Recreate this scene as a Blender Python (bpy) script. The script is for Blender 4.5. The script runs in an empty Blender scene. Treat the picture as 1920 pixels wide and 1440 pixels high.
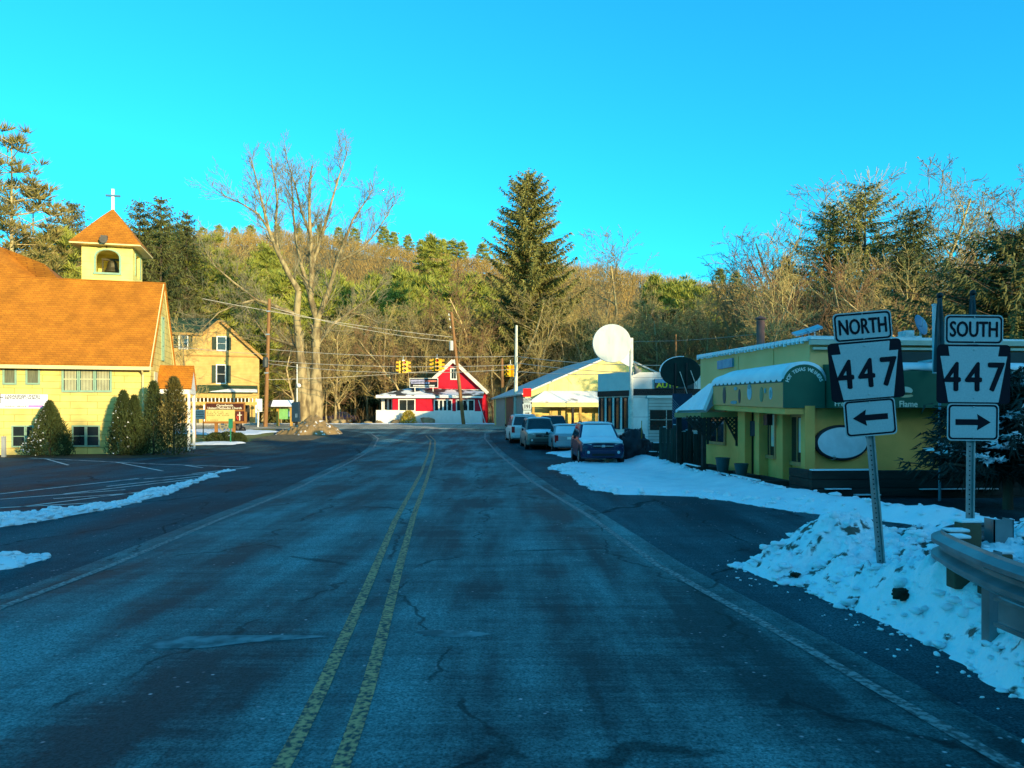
import bpy, math, random
import numpy as np
from mathutils import Vector, Matrix
S = bpy.context.scene
COL = S.collection
rad = math.radians
# ------------------------------------------------------------------ camera, sky, sun, exposure
F_PX, HZ, CAMZ = 1442.0, 780.0, 1.95
cd = bpy.data.cameras.new('camera'); cam = bpy.data.objects.new('camera', cd); COL.objects.link(cam)
cam.location = (0, 0, CAMZ); cam.rotation_euler = (math.pi/2, 0, 0)
cd.sensor_width = 36; cd.lens = F_PX/1920*36; cd.shift_y = (HZ-720)/1920
cd.clip_start = .1; cd.clip_end = 3000
S.camera = cam
SUN_EL, SUN_AZ = rad(10.0), rad(140.0)
W = bpy.data.worlds.new('World'); S.world = W; W.use_nodes = True
nt = W.node_tree; bg = nt.nodes['Background']
sky = nt.nodes.new('ShaderNodeTexSky'); sky.sky_type = 'NISHITA'; sky.sun_disc = False
sky.sun_elevation = SUN_EL; sky.sun_rotation = SUN_AZ; sky.ozone_density = 3.0
# clear cold air: saturated cyan away from the sun, warmer towards it
tc = nt.nodes.new('ShaderNodeTexCoord')
dot = nt.nodes.new('ShaderNodeVectorMath'); dot.operation = 'DOT_PRODUCT'
dot.inputs[1].default_value = (math.sin(SUN_AZ), math.cos(SUN_AZ), 0)
mr = nt.nodes.new('ShaderNodeMapRange'); mr.interpolation_type = 'SMOOTHSTEP'
mr.inputs[1].default_value = .2; mr.inputs[2].default_value = 1.0
tint = nt.nodes.new('ShaderNodeMix'); tint.data_type = 'RGBA'
tint.inputs[6].default_value = (.10, 1.02, 1.15, 1); tint.inputs[7].default_value = (.38, .80, .90, 1)
mul = nt.nodes.new('ShaderNodeMix'); mul.data_type = 'RGBA'; mul.blend_type = 'MULTIPLY'; mul.inputs[0].default_value = 1
nt.links.new(tc.outputs['Generated'], dot.inputs[0]); nt.links.new(dot.outputs['Value'], mr.inputs[0])
nt.links.new(mr.outputs[0], tint.inputs[0]); nt.links.new(sky.outputs[0], mul.inputs[6])
nt.links.new(tint.outputs[2], mul.inputs[7]); nt.links.new(mul.outputs[2], bg.inputs[0])
bg.inputs[1].default_value = .15
sd = bpy.data.lights.new('sun', 'SUN'); so = bpy.data.objects.new('sun', sd); COL.objects.link(so)
sd.energy = 3.0; sd.angle = rad(.5); sd.color = (1, .78, .42)
SUN = Vector((math.sin(SUN_AZ)*math.cos(SUN_EL), math.cos(SUN_AZ)*math.cos(SUN_EL), math.sin(SUN_EL)))
so.rotation_euler = SUN.to_track_quat('Z', 'Y').to_euler(); so.location = (30, -30, 30)
S.view_settings.view_transform = 'Standard'; S.view_settings.look = 'None'
S.view_settings.exposure = 1.4; S.view_settings.gamma = 1
S.cycles.max_bounces = 6

# ------------------------------------------------------------------ helpers
rng = np.random.default_rng(11); RD = random.Random(5)
def lin(r, g, b):
    f = lambda u: (u/255/12.92 if u <= 10 else ((u/255+.055)/1.055)**2.4)
    return (f(r), f(g), f(b))
def hsh(ix, iy, s):
    n = np.sin(ix*127.1+iy*311.7+s*74.7)*43758.5453
    return n-np.floor(n)
def vnoise(x, y, s=0):
    ix, iy = np.floor(x), np.floor(y); fx, fy = x-ix, y-iy
    fx = fx*fx*(3-2*fx); fy = fy*fy*(3-2*fy)
    return (hsh(ix, iy, s)*(1-fx)+hsh(ix+1, iy, s)*fx)*(1-fy)+(hsh(ix, iy+1, s)*(1-fx)+hsh(ix+1, iy+1, s)*fx)*fy
def fbm(x, y, s=0, o=4):
    t, a = 0, .5
    for i in range(o): t = t+a*vnoise(x*2**i, y*2**i, s+i); a *= .5
    return t
def sstep(a, b, x):
    t = np.clip((x-a)/(b-a), 0, 1); return t*t*(3-2*t)
RX = np.array([-420, -260, -160, -116, -75, -50, -17, 29, 60, 90, 133, 200, 420.])
RZ = np.array([44, 56, 61, 67, 68, 63.5, 57, 54, 48, 45, 37, 31, 28.])
def hillz(x, y):
    return np.interp(x, RX, RZ)*sstep(118, 310, y)*(1+.06*(fbm(x*.02, y*.02, 3)-.5))
def zg(x, y):
    x = np.asarray(x, float); y = np.asarray(y, float)
    return sstep(38, 78, y)*1.0+hillz(x, y)
def gz(x, y): return float(zg(x, y))
def kk(Y): return F_PX/Y
def P(px, py, Y): return Vector(((px-960)/F_PX*Y, Y, CAMZ+(HZ-py)/F_PX*Y))
def PX(px, Y): return (px-960)/F_PX*Y
def PZ(py, Y): return CAMZ+(HZ-py)/F_PX*Y

MATS = {}
def mat(name, c, c2=None, rough=.7, scale=3., detail=6, bump=0., bscale=None, metal=0., spec=.3, stretch=(1, 1, 1),
        rand=0., lo=.35, hi=.65, coat=0.):
    if name in MATS: return MATS[name]
    m = bpy.data.materials.new(name); m.use_nodes = True; N = m.node_tree.nodes; L = m.node_tree.links
    b = N['Principled BSDF']; b.inputs['Roughness'].default_value = rough; b.inputs['Metallic'].default_value = metal
    b.inputs['Specular IOR Level'].default_value = spec
    if coat: b.inputs['Coat Weight'].default_value = coat; b.inputs['Coat Roughness'].default_value = .05
    if c2 is None: c2 = tuple(v*.8 for v in c)
    t = N.new('ShaderNodeTexCoord'); mp = N.new('ShaderNodeMapping'); mp.inputs['Scale'].default_value = stretch
    L.new(t.outputs['Object'], mp.inputs[0])
    nz = N.new('ShaderNodeTexNoise'); nz.inputs['Scale'].default_value = scale; nz.inputs['Detail'].default_value = detail
    L.new(mp.outputs[0], nz.inputs['Vector'])
    r = N.new('ShaderNodeMapRange'); r.inputs[1].default_value = lo; r.inputs[2].default_value = hi
    L.new(nz.outputs['Fac'], r.inputs[0])
    mx = N.new('ShaderNodeMix'); mx.data_type = 'RGBA'; mx.inputs[6].default_value = (*c, 1); mx.inputs[7].default_value = (*c2, 1)
    if rand:
        g = N.new('ShaderNodeNewGeometry'); mm = N.new('ShaderNodeMix'); mm.inputs[0].default_value = rand
        L.new(r.outputs[0], mm.inputs[2]); L.new(g.outputs['Random Per Island'], mm.inputs[3]); L.new(mm.outputs[0], mx.inputs[0])
    else: L.new(r.outputs[0], mx.inputs[0])
    L.new(mx.outputs[2], b.inputs['Base Color'])
    if bump:
        n2 = N.new('ShaderNodeTexNoise'); n2.inputs['Scale'].default_value = bscale or scale*6; n2.inputs['Detail'].default_value = 4
        L.new(mp.outputs[0], n2.inputs['Vector'])
        bp = N.new('ShaderNodeBump'); bp.inputs['Strength'].default_value = bump; bp.inputs['Distance'].default_value = .03
        L.new(n2.outputs['Fac'], bp.inputs['Height']); L.new(bp.outputs[0], b.inputs['Normal'])
    MATS[name] = m; return m
def tile_mat(name, c1, c2, mortar, bw, rh, msize=.03, rough=.75, sharp=True, spec=.25, offset=.5, bump=.3, axis='sum'):
    """courses of shingles or boards running along x+y and rising with z"""
    m = bpy.data.materials.new(name); m.use_nodes = True; N = m.node_tree.nodes; L = m.node_tree.links
    b = N['Principled BSDF']; b.inputs['Roughness'].default_value = rough; b.inputs['Specular IOR Level'].default_value = spec
    t = N.new('ShaderNodeTexCoord'); sp = N.new('ShaderNodeSeparateXYZ'); L.new(t.outputs['Object'], sp.inputs[0])
    ad = N.new('ShaderNodeMath'); L.new(sp.outputs[0], ad.inputs[0]); L.new(sp.outputs[1], ad.inputs[1])
    cb = N.new('ShaderNodeCombineXYZ'); L.new(ad.outputs[0], cb.inputs[0]); L.new(sp.outputs[2], cb.inputs[1])
    if axis == 'vert': L.new(sp.outputs[2], cb.inputs[0]); L.new(ad.outputs[0], cb.inputs[1])
    br = N.new('ShaderNodeTexBrick'); br.inputs['Scale'].default_value = 1; br.inputs['Brick Width'].default_value = bw
    br.inputs['Row Height'].default_value = rh; br.inputs['Mortar Size'].default_value = msize*rh; br.offset = offset
    br.inputs['Color1'].default_value = (*c1, 1); br.inputs['Color2'].default_value = (*c2, 1); br.inputs['Mortar'].default_value = (*mortar, 1)
    br.inputs['Mortar Smooth'].default_value = .1
    L.new(cb.outputs[0], br.inputs['Vector'])
    nz = N.new('ShaderNodeTexNoise'); nz.inputs['Scale'].default_value = 1.3; nz.inputs['Detail'].default_value = 8
    L.new(t.outputs['Object'], nz.inputs['Vector'])
    r = N.new('ShaderNodeMapRange'); r.inputs[1].default_value = .3; r.inputs[2].default_value = .7; r.inputs[3].default_value = .76; r.inputs[4].default_value = 1.1
    L.new(nz.outputs['Fac'], r.inputs[0])
    mx = N.new('ShaderNodeMix'); mx.data_type = 'RGBA'; mx.blend_type = 'MULTIPLY'; mx.inputs[0].default_value = 1
    L.new(br.outputs['Color'], mx.inputs[6]); L.new(r.outputs[0], mx.inputs[7]); L.new(mx.outputs[2], b.inputs['Base Color'])
    bp = N.new('ShaderNodeBump'); bp.invert = True; bp.inputs['Strength'].default_value = bump; bp.inputs['Distance'].default_value = .02
    L.new(br.outputs['Fac'], bp.inputs['Height']); L.new(bp.outputs[0], b.inputs['Normal'])
    MATS[name] = m; return m

class MB:
    def __init__(s, T=None): s.v = []; s.f = []; s.m = []; s.T = T
    def add(s, vs, fs, mi=0):
        n = len(s.v)
        s.v += [(s.T @ Vector(v)) if s.T else Vector(v) for v in vs]
        s.f += [[i+n for i in f] for f in fs]; s.m += [mi]*len(fs); return s
    def box(s, x0, x1, y0, y1, z0, z1, mi=0):
        return s.add([(x0,y0,z0),(x1,y0,z0),(x1,y1,z0),(x0,y1,z0),(x0,y0,z1),(x1,y0,z1),(x1,y1,z1),(x0,y1,z1)],
                     [(0,3,2,1),(4,5,6,7),(0,1,5,4),(1,2,6,5),(2,3,7,6),(3,0,4,7)], mi)
    def bar(s, p, q, w, h=None, mi=0, up=(0, 0, 1)):
        h = h or w; p = Vector(p); q = Vector(q); d = (q-p).normalized(); u = Vector(up)
        if abs(d.dot(u)) > .98: u = Vector((0, 1, 0))
        a = d.cross(u).normalized(); b = a.cross(d)
        vs = [c+a*sx*w/2+b*sz*h/2 for c in (p, q) for sx, sz in ((-1,-1),(1,-1),(1,1),(-1,1))]
        return s.add(vs, [(0,1,2,3),(7,6,5,4),(0,4,5,1),(1,5,6,2),(2,6,7,3),(3,7,4,0)], mi)
    def prism(s, poly, a0, a1, plane='xz', mi=0):
        n = len(poly)
        mk = {'xz': lambda p, a: (p[0], a, p[1]), 'xy': lambda p, a: (p[0], p[1], a), 'yz': lambda p, a: (a, p[0], p[1])}[plane]
        vs = [mk(p, a0) for p in poly]+[mk(p, a1) for p in poly]
        return s.add(vs, [list(range(n)), list(range(2*n-1, n-1, -1))]+[(i, i+n, (i+1) % n+n, (i+1) % n) for i in range(n)], mi)
    def slab(s, q, t, mi=0):
        q = [Vector(p) for p in q]; n = (q[1]-q[0]).cross(q[2]-q[0]).normalized()
        if n.z < 0 or (abs(n.z) < 1e-6 and n.y > 0): n = -n
        k = len(q); vs = q+[p-n*t for p in q]
        return s.add(vs, [list(range(k)), list(range(2*k-1, k-1, -1))]+[(i, i+k, (i+1) % k+k, (i+1) % k) for i in range(k)], mi)
    def tube(s, pts, rs, n=8, mi=0, cap=True):
        pts = [Vector(p) for p in pts]
        if not hasattr(rs, '__len__'): rs = [rs]*len(pts)
        vs = []; u = None
        for i, p in enumerate(pts):
            d = (pts[min(i+1, len(pts)-1)]-pts[max(i-1, 0)]).normalized()
            if u is None: u = d.orthogonal().normalized()
            u = (u-d*u.dot(d)).normalized(); w = d.cross(u)
            vs += [p+(u*math.cos(2*math.pi*j/n)+w*math.sin(2*math.pi*j/n))*rs[i] for j in range(n)]
        fs = [(i*n+j, i*n+(j+1) % n, (i+1)*n+(j+1) % n, (i+1)*n+j) for i in range(len(pts)-1) for j in range(n)]
        if cap: fs += [list(range(n-1, -1, -1)), list(range((len(pts)-1)*n, len(pts)*n))]
        return s.add(vs, fs, mi)
    def lathe(s, prof, c=(0, 0, 0), n=16, mi=0, R=None):
        vs = []; c = Vector(c)
        for r, z in prof:
            for j in range(n):
                v = Vector((r*math.cos(2*math.pi*j/n), r*math.sin(2*math.pi*j/n), z))
                vs.append((R @ v if R else v)+c)
        k = len(prof); fs = [(i*n+j, i*n+(j+1) % n, (i+1)*n+(j+1) % n, (i+1)*n+j) for i in range(k-1) for j in range(n)]
        return s.add(vs, fs+[list(range(n-1, -1, -1)), list(range((k-1)*n, k*n))], mi)
    def disc(s, c, rx, rz, y0, y1, n=40, mi=0):
        return s.prism([(c[0]+rx*math.cos(2*math.pi*i/n), c[1]+rz*math.sin(2*math.pi*i/n)) for i in range(n)], y0, y1, 'xz', mi)
    def rock(s, c, r, seed=0, n=10, rough=.25, mi=0):
        c = Vector(c); vs = []; rr = random.Random(seed); off = [(rr.uniform(1, 9), rr.uniform(0, 6)) for _ in range(5)]
        for i in range(n+1):
            th = math.pi*i/n
            for j in range(2*n):
                ph = math.pi*j/n; d = Vector((math.sin(th)*math.cos(ph), math.sin(th)*math.sin(ph), math.cos(th)))
                k = 1+rough*sum(math.sin(d.x*a*1.3+b)*math.sin(d.y*a*.9+b*2)*math.cos(d.z*a+b) for a, b in off)/2
                vs.append(c+Vector((d.x*r[0], d.y*r[1], d.z*r[2]))*k)
        m = 2*n
        return s.add(vs, [(i*m+j, (i+1)*m+j, (i+1)*m+(j+1) % m, i*m+(j+1) % m) for i in range(n) for j in range(m)], mi)
    def build(s, name, mats, parent=None, smooth=False, bevel=0, segs=2, world=False):
        if not isinstance(mats, (list, tuple)): mats = [mats]
        v = s.v
        if world and parent:
            inv = ROOT[parent.name].inverted(); v = [inv @ p for p in v]
        me = bpy.data.meshes.new(name); me.from_pydata([tuple(p) for p in v], [], s.f)
        for m in mats: me.materials.append(m)
        if len(mats) > 1: me.polygons.foreach_set('material_index', s.m)
        o = bpy.data.objects.new(name, me); COL.objects.link(o)
        if parent: o.parent = parent; ROOT[o.name] = ROOT[parent.name]
        else: ROOT[o.name] = Matrix()
        fix_normals(me)
        if smooth: me.polygons.foreach_set('use_smooth', [True]*len(me.polygons))
        if bevel:
            b = o.modifiers.new('bevel', 'BEVEL'); b.width = bevel; b.segments = segs; b.limit_method = 'ANGLE'; b.angle_limit = rad(35)
        return o
import bmesh
def fix_normals(me):
    b = bmesh.new(); b.from_mesh(me); bmesh.ops.recalc_face_normals(b, faces=b.faces); b.to_mesh(me); b.free()
ROOT = {}
def tag(o, label, cat, group=None, kind=None):
    o['label'] = label; o['category'] = cat
    if group: o['group'] = group
    if kind: o['kind'] = kind
    return o
def thing(name, label, cat, loc=(0, 0, 0), rz=0., group=None, kind=None, M=None):
    o = bpy.data.objects.new(name, None); COL.objects.link(o); o.empty_display_size = .2
    if M is not None: o.matrix_world = M; ROOT[o.name] = M.copy()
    else:
        o.location = loc; o.rotation_euler = (0, 0, rz); ROOT[o.name] = Matrix.Translation(loc) @ Matrix.Rotation(rz, 4, 'Z')
    return tag(o, label, cat, group, kind)
def copy_tree(o, loc, rz=0., sc=(1, 1, 1), label=None, group=None):
    def rec(a, par):
        c = a.copy(); COL.objects.link(c)
        if par: c.parent = par
        for ch in a.children: rec(ch, c)
        return c
    c = rec(o, None); c.location = loc; c.rotation_euler = (0, 0, rz); c.scale = sc
    if label: c['label'] = label
    if group: c['group'] = group
    return c
class Fr:
    """a building's own axes: x to the right along the front, y to the back"""
    def __init__(s, x, y, rz): s.o = Vector((x, y)); s.rz = rz; s.ux = Vector((math.cos(rz), math.sin(rz))); s.uy = Vector((-math.sin(rz), math.cos(rz)))
    def xz(s, px, py, ly=0.):
        t = (px-960)/F_PX; o = s.o+s.uy*ly      # o.x+u*ux.x = t*(o.y+u*ux.y)
        u = (t*o.y-o.x)/(s.ux.x-t*s.ux.y); Y = o.y+u*s.ux.y
        return u, CAMZ+(HZ-py)/F_PX*Y
    def yz(s, px, py, lx=0.):
        t = (px-960)/F_PX; o = s.o+s.ux*lx
        v = (t*o.y-o.x)/(s.uy.x-t*s.uy.y); Y = o.y+v*s.uy.y
        return v, CAMZ+(HZ-py)/F_PX*Y
    def loc(s, z=0.): return (s.o.x, s.o.y, z)
def soup(name, V, Fc, m, parent=None, smooth=False):
    V = np.ascontiguousarray(V, np.float32); Fc = np.ascontiguousarray(Fc, np.int32); k = Fc.shape[1]
    me = bpy.data.meshes.new(name); me.vertices.add(len(V)); me.vertices.foreach_set('co', V.ravel())
    me.loops.add(Fc.size); me.loops.foreach_set('vertex_index', Fc.ravel())
    me.polygons.add(len(Fc)); me.polygons.foreach_set('loop_start', np.arange(0, Fc.size, k, dtype=np.int32))
    me.polygons.foreach_set('loop_total', np.full(len(Fc), k, np.int32))
    me.update(calc_edges=True); me.materials.append(m)
    if smooth: me.polygons.foreach_set('use_smooth', np.ones(len(Fc), bool))
    o = bpy.data.objects.new(name, me); COL.objects.link(o)
    if parent: o.parent = parent; ROOT[o.name] = ROOT[parent.name]
    return o
def blades(C, D, Ln, Wd):
    """leaf-sized triangles: centre, direction, length, width"""
    n = len(C); D = D/np.maximum(np.linalg.norm(D, axis=1, keepdims=True), 1e-6)
    r = rng.normal(size=(n, 3)); a = np.cross(D, r); a /= np.maximum(np.linalg.norm(a, axis=1, keepdims=True), 1e-6)
    Ln = np.broadcast_to(np.asarray(Ln, float), (n,))[:, None]; Wd = np.broadcast_to(np.asarray(Wd, float), (n,))[:, None]
    V = np.stack([C-a*Wd/2, C+a*Wd/2, C+D*Ln], 1).reshape(-1, 3)
    return V, np.arange(3*n).reshape(n, 3)
def tubes(segs, n=4):
    A = np.array(segs, float); p, q, r0, r1 = A[:, 0:3], A[:, 3:6], A[:, 6:7], A[:, 7:8]
    d = q-p; d /= np.maximum(np.linalg.norm(d, axis=1, keepdims=True), 1e-9)
    h = np.where(np.abs(d[:, 2:3]) > .9, np.array([[1., 0, 0]]), np.array([[0, 0, 1.]]))
    a = np.cross(d, h); a /= np.linalg.norm(a, axis=1, keepdims=True); b = np.cross(d, a)
    V = []
    for c, r in ((p, r0), (q, r1)):
        for j in range(n): V.append(c+(a*math.cos(2*math.pi*j/n)+b*math.sin(2*math.pi*j/n))*r)
    V = np.stack(V, 1).reshape(-1, 3); base = np.arange(len(A))[:, None]*2*n
    Fc = np.concatenate([base+np.array([[j, (j+1) % n, n+(j+1) % n, n+j]]) for j in range(n)], 0)
    return V, Fc
TXT = {}
def text_geo(s, size, sx=1.):
    cu = bpy.data.curves.new('t', 'FONT'); cu.body = s; cu.size = size; cu.align_x = 'CENTER'; cu.align_y = 'CENTER'; cu.resolution_u = 3
    cu.extrude = .0
    o = bpy.data.objects.new('t', cu); COL.objects.link(o); dg = bpy.context.evaluated_depsgraph_get(); dg.update()
    me = o.evaluated_get(dg).to_mesh()
    v = [Vector((p.co.x*sx, p.co.y, 0)) for p in me.vertices]; f = [list(p.vertices) for p in me.polygons]
    o.evaluated_get(dg).to_mesh_clear(); bpy.data.objects.remove(o); bpy.data.curves.remove(cu)
    return v, f
def put_text(mb, s, x, z, y, size, sx=1., bold=0., mi=0, rot=0., t=.004, fit=None):
    if fit:
        v0, _ = text_geo(s, size, 1.); sx = (fit-2*bold)/(max(p.x for p in v0)-min(p.x for p in v0))
    """lettering standing on a face that looks along -y"""
    v, f = text_geo(s, size, sx); c, sn = math.cos(rot), math.sin(rot)
    offs = [(0, 0)] if not bold else [(-bold, 0), (bold, 0), (0, bold*.7), (0, -bold*.7)]
    for i, (ox, oz) in enumerate(offs):
        pts = [(x+(p.x+ox)*c-(p.y+oz)*sn, y-t-i*.0006, z+(p.x+ox)*sn+(p.y+oz)*c) for p in v]
        mb.add(pts, f, mi)
def window(par, x0, x1, z0, z1, y=0., T=None, nx=2, ny=2, fw=.07, fm=None, gm=None, name='window', bw=.03, proud=.06, vert=0):
    b = MB(T)
    b.box(x0-fw, x0, y-proud, y+.02, z0-fw, z1+fw); b.box(x1, x1+fw, y-proud, y+.02, z0-fw, z1+fw)
    b.box(x0, x1, y-proud, y+.02, z1, z1+fw); b.box(x0, x1, y-proud-.02, y+.02, z0-fw, z0)
    for i in range(1, nx): xx = x0+(x1-x0)*i/nx; b.box(xx-bw/2, xx+bw/2, y-proud*.7, y-.004, z0, z1)
    for i in range(1, ny): zz = z0+(z1-z0)*i/ny; b.box(x0, x1, y-proud*.8, y-.003, zz-bw/2, zz+bw/2)
    o = b.build(name, fm, par)
    MB(T).box(x0, x1, y-.012, y+.02, z0, z1).build('pane', gm, o)
    return o
# ------------------------------------------------------------------ materials
M_snow = mat('snow', (.84, .85, .88), (.74, .77, .82), rough=.55, scale=2.2, bump=.5, bscale=9, spec=.3)
M_snowdirt = mat('dirty_snow', (.84, .85, .88), (.10, .09, .07), rough=.6, scale=4.2, detail=12, bump=1., bscale=16, lo=.585, hi=.64)
M_glass = mat('window_glass', (.012, .016, .02), (.02, .03, .035), rough=.06, scale=1, spec=.7)
M_white = mat('white_paint', (.78, .78, .74), (.7, .7, .66), rough=.5, scale=2)
M_trimgreen = mat('sage_trim', (.26, .42, .30), (.22, .36, .26), rough=.55)
M_black = mat('black_paint', (.012, .012, .014), rough=.5)
M_bark = mat('bark', (.58, .46, .22), (.30, .22, .11), rough=.9, scale=3, stretch=(1, 1, .3), bump=.6, bscale=12)
M_barkpale = mat('pale_bark', (.36, .28, .14), (.15, .11, .055), rough=.9, scale=2.2, detail=10, stretch=(1, 1, .4), bump=.7, bscale=9, lo=.42, hi=.62)
M_barkdark = mat('dark_bark', (.10, .075, .05), (.06, .045, .03), rough=.95, scale=3, stretch=(1, 1, .3))
M_twigpale = mat('pale_twig', (.30, .26, .15), (.16, .14, .08), rough=.9, rand=.6)
M_twig = mat('twig', (.60, .47, .17), (.31, .23, .085), rough=.9, rand=.6)
M_twigred = mat('red_brown_twig', (.30, .17, .085), (.22, .13, .06), rough=.9, rand=.7)
M_spruce = mat('spruce_needles', (.29, .25, .06), (.12, .13, .034), rough=.7, scale=.5, rand=.6)
M_pine = mat('pine_needles', (.36, .35, .05), (.15, .18, .03), rough=.65, scale=.35, rand=.55)
M_hemlock = mat('hemlock_needles', (.15, .15, .04), (.06, .075, .024), rough=.75, scale=.4, rand=.6)
M_arbor = mat('arborvitae_leaves', (.055, .075, .018), (.025, .04, .012), rough=.7, scale=2, rand=.6)
M_utility = mat('pole_wood', (.30, .15, .055), (.20, .10, .04), rough=.85, scale=2, stretch=(4, 4, .4), bump=.3)
M_steel = mat('galvanised_steel', (.50, .52, .50), (.40, .42, .41), rough=.45, metal=.6, scale=5)
M_wire = mat('wire', (.45, .42, .36), rough=.6)
M_concrete = mat('concrete', (.38, .36, .32), (.28, .27, .25), rough=.9, scale=3, bump=.2)
M_darkwood = mat('dark_timber', (.035, .034, .028), (.02, .02, .018), rough=.85, scale=2, stretch=(.4, 1, 3), bump=.4)
M_rust = mat('rusty_flue', (.20, .10, .075), (.13, .07, .06), rough=.8)
def asphalt(name, c1, c2, worn=1., spec=.12):
    m = bpy.data.materials.new(name); m.use_nodes = True; N = m.node_tree.nodes; L = m.node_tree.links; b = N['Principled BSDF']
    b.inputs['Specular IOR Level'].default_value = spec
    t = N.new('ShaderNodeTexCoord')
    def noise(scale, st, det=6):
        mp = N.new('ShaderNodeMapping'); mp.inputs['Scale'].default_value = st; mp.inputs['Rotation'].default_value = (0, 0, rad(-5)); L.new(t.outputs['Object'], mp.inputs[0])
        n = N.new('ShaderNodeTexNoise'); n.inputs['Scale'].default_value = scale; n.inputs['Detail'].default_value = det; n.inputs['Roughness'].default_value = .6
        L.new(mp.outputs[0], n.inputs['Vector']); return n.outputs['Fac'], mp
    def rng_(x, a, c, lo=0., hi=1.):
        r = N.new('ShaderNodeMapRange'); r.inputs[1].default_value = a; r.inputs[2].default_value = c; r.inputs[3].default_value = lo; r.inputs[4].default_value = hi
        L.new(x, r.inputs[0]); return r.outputs[0]
    def op(o, a, c):
        q = N.new('ShaderNodeMath'); q.operation = o
        for i, u in enumerate((a, c)):
            if isinstance(u, (int, float)): q.inputs[i].default_value = u
            else: L.new(u, q.inputs[i])
        return q.outputs[0]
    streak, _ = noise(1.0, (1.1, .09, 1)); patch, _ = noise(.55, (1, .45, 1), 9); cross, _ = noise(1.0, (.25, 2.6, 1), 5); fine, _ = noise(55, (1, 1, 1), 2)
    a = op('ADD', op('MULTIPLY', streak, .5), op('ADD', op('MULTIPLY', patch, .5), op('MULTIPLY', cross, .16)))
    scr, _ = noise(1.0, (1.4, 16, 1), 4); a = op('ADD', a, op('MULTIPLY', op('SUBTRACT', scr, .5), .13)); a = rng_(a, .51, .67)
    a = op('MULTIPLY', a, worn)
    mx = N.new('ShaderNodeMix'); mx.data_type = 'RGBA'; mx.inputs[6].default_value = (*c1, 1); mx.inputs[7].default_value = (*c2, 1); L.new(a, mx.inputs[0])
    sp = N.new('ShaderNodeMix'); sp.data_type = 'RGBA'; sp.blend_type = 'MULTIPLY'; sp.inputs[0].default_value = 1
    L.new(mx.outputs[2], sp.inputs[6]); L.new(rng_(fine, .3, .7, .4, 1.7), sp.inputs[7])
    # long thin cracks
    wn = N.new('ShaderNodeTexNoise'); wn.inputs['Scale'].default_value = 1.2; wn.inputs['Detail'].default_value = 5; L.new(t.outputs['Object'], wn.inputs['Vector'])
    wm = N.new('ShaderNodeVectorMath'); wm.operation = 'MULTIPLY_ADD'; L.new(wn.outputs['Color'], wm.inputs[0]); wm.inputs[1].default_value = (.9, .9, 0); L.new(t.outputs['Object'], wm.inputs[2])
    mp = N.new('ShaderNodeMapping'); mp.inputs['Scale'].default_value = (.42, .15, 1); L.new(wm.outputs[0], mp.inputs[0])
    vo = N.new('ShaderNodeTexVoronoi'); vo.feature = 'DISTANCE_TO_EDGE'; vo.inputs['Scale'].default_value = 1; L.new(mp.outputs[0], vo.inputs['Vector'])
    cr = rng_(vo.outputs['Distance'], .004, .011, .35, 1.)
    crn, _ = noise(.7, (1, 1, 1), 3); cr = op('MAXIMUM', cr, rng_(crn, .48, .56))
    v2 = N.new('ShaderNodeTexVoronoi'); v2.inputs['Scale'].default_value = 9; L.new(t.outputs['Object'], v2.inputs['Vector'])
    gr_, _ = noise(1.1, (1, 1, 1), 3)
    sa = N.new('ShaderNodeMix'); sa.data_type = 'RGBA'; sa.inputs[7].default_value = (.45, .46, .47, 1); L.new(sp.outputs[2], sa.inputs[6])
    L.new(op('MULTIPLY', rng_(v2.outputs['Distance'], .16, .06), rng_(gr_, .52, .62)), sa.inputs[0]); sp = sa
    ck = N.new('ShaderNodeMix'); ck.data_type = 'RGBA'; ck.blend_type = 'MULTIPLY'; ck.inputs[0].default_value = 1
    L.new(sp.outputs[2], ck.inputs[6]); L.new(cr, ck.inputs[7]); L.new(ck.outputs[2], b.inputs['Base Color'])
    L.new(rng_(a, 0, 1, .62, .85), b.inputs['Roughness'])
    bp = N.new('ShaderNodeBump'); bp.inputs['Strength'].default_value = .35; bp.inputs['Distance'].default_value = .01; L.new(fine, bp.inputs['Height']); L.new(bp.outputs[0], b.inputs['Normal'])
    MATS[name] = m; return m
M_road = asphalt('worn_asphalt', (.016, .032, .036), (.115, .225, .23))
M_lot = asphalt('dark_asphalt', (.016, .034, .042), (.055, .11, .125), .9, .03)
M_cross = asphalt('sunlit_tone_asphalt', (.26, .23, .17), (.50, .44, .33))  # low sunlight on the crossing road put into a paler tan colour
M_yline = mat('worn_yellow_paint', (.64, .31, .13), (.05, .055, .055), rough=.8, scale=26, detail=14, lo=.42, hi=.60)
M_wline = mat('worn_white_paint', (.27, .28, .27), (.085, .085, .082), rough=.75, scale=24, detail=14, lo=.40, hi=.58)
M_wlot = mat('parking_paint', (.74, .70, .66), (.16, .16, .16), rough=.7, scale=2.5, detail=10, lo=.50, hi=.70)
M_ground = mat('winter_ground', (.17, .13, .055), (.10, .075, .035), rough=.95, scale=.35, detail=10, bump=.5, bscale=3)
M_grass = mat('winter_grass', (.24, .22, .05), (.15, .13, .04), rough=.95, scale=1.2, detail=10, bump=.6, bscale=18)
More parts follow.
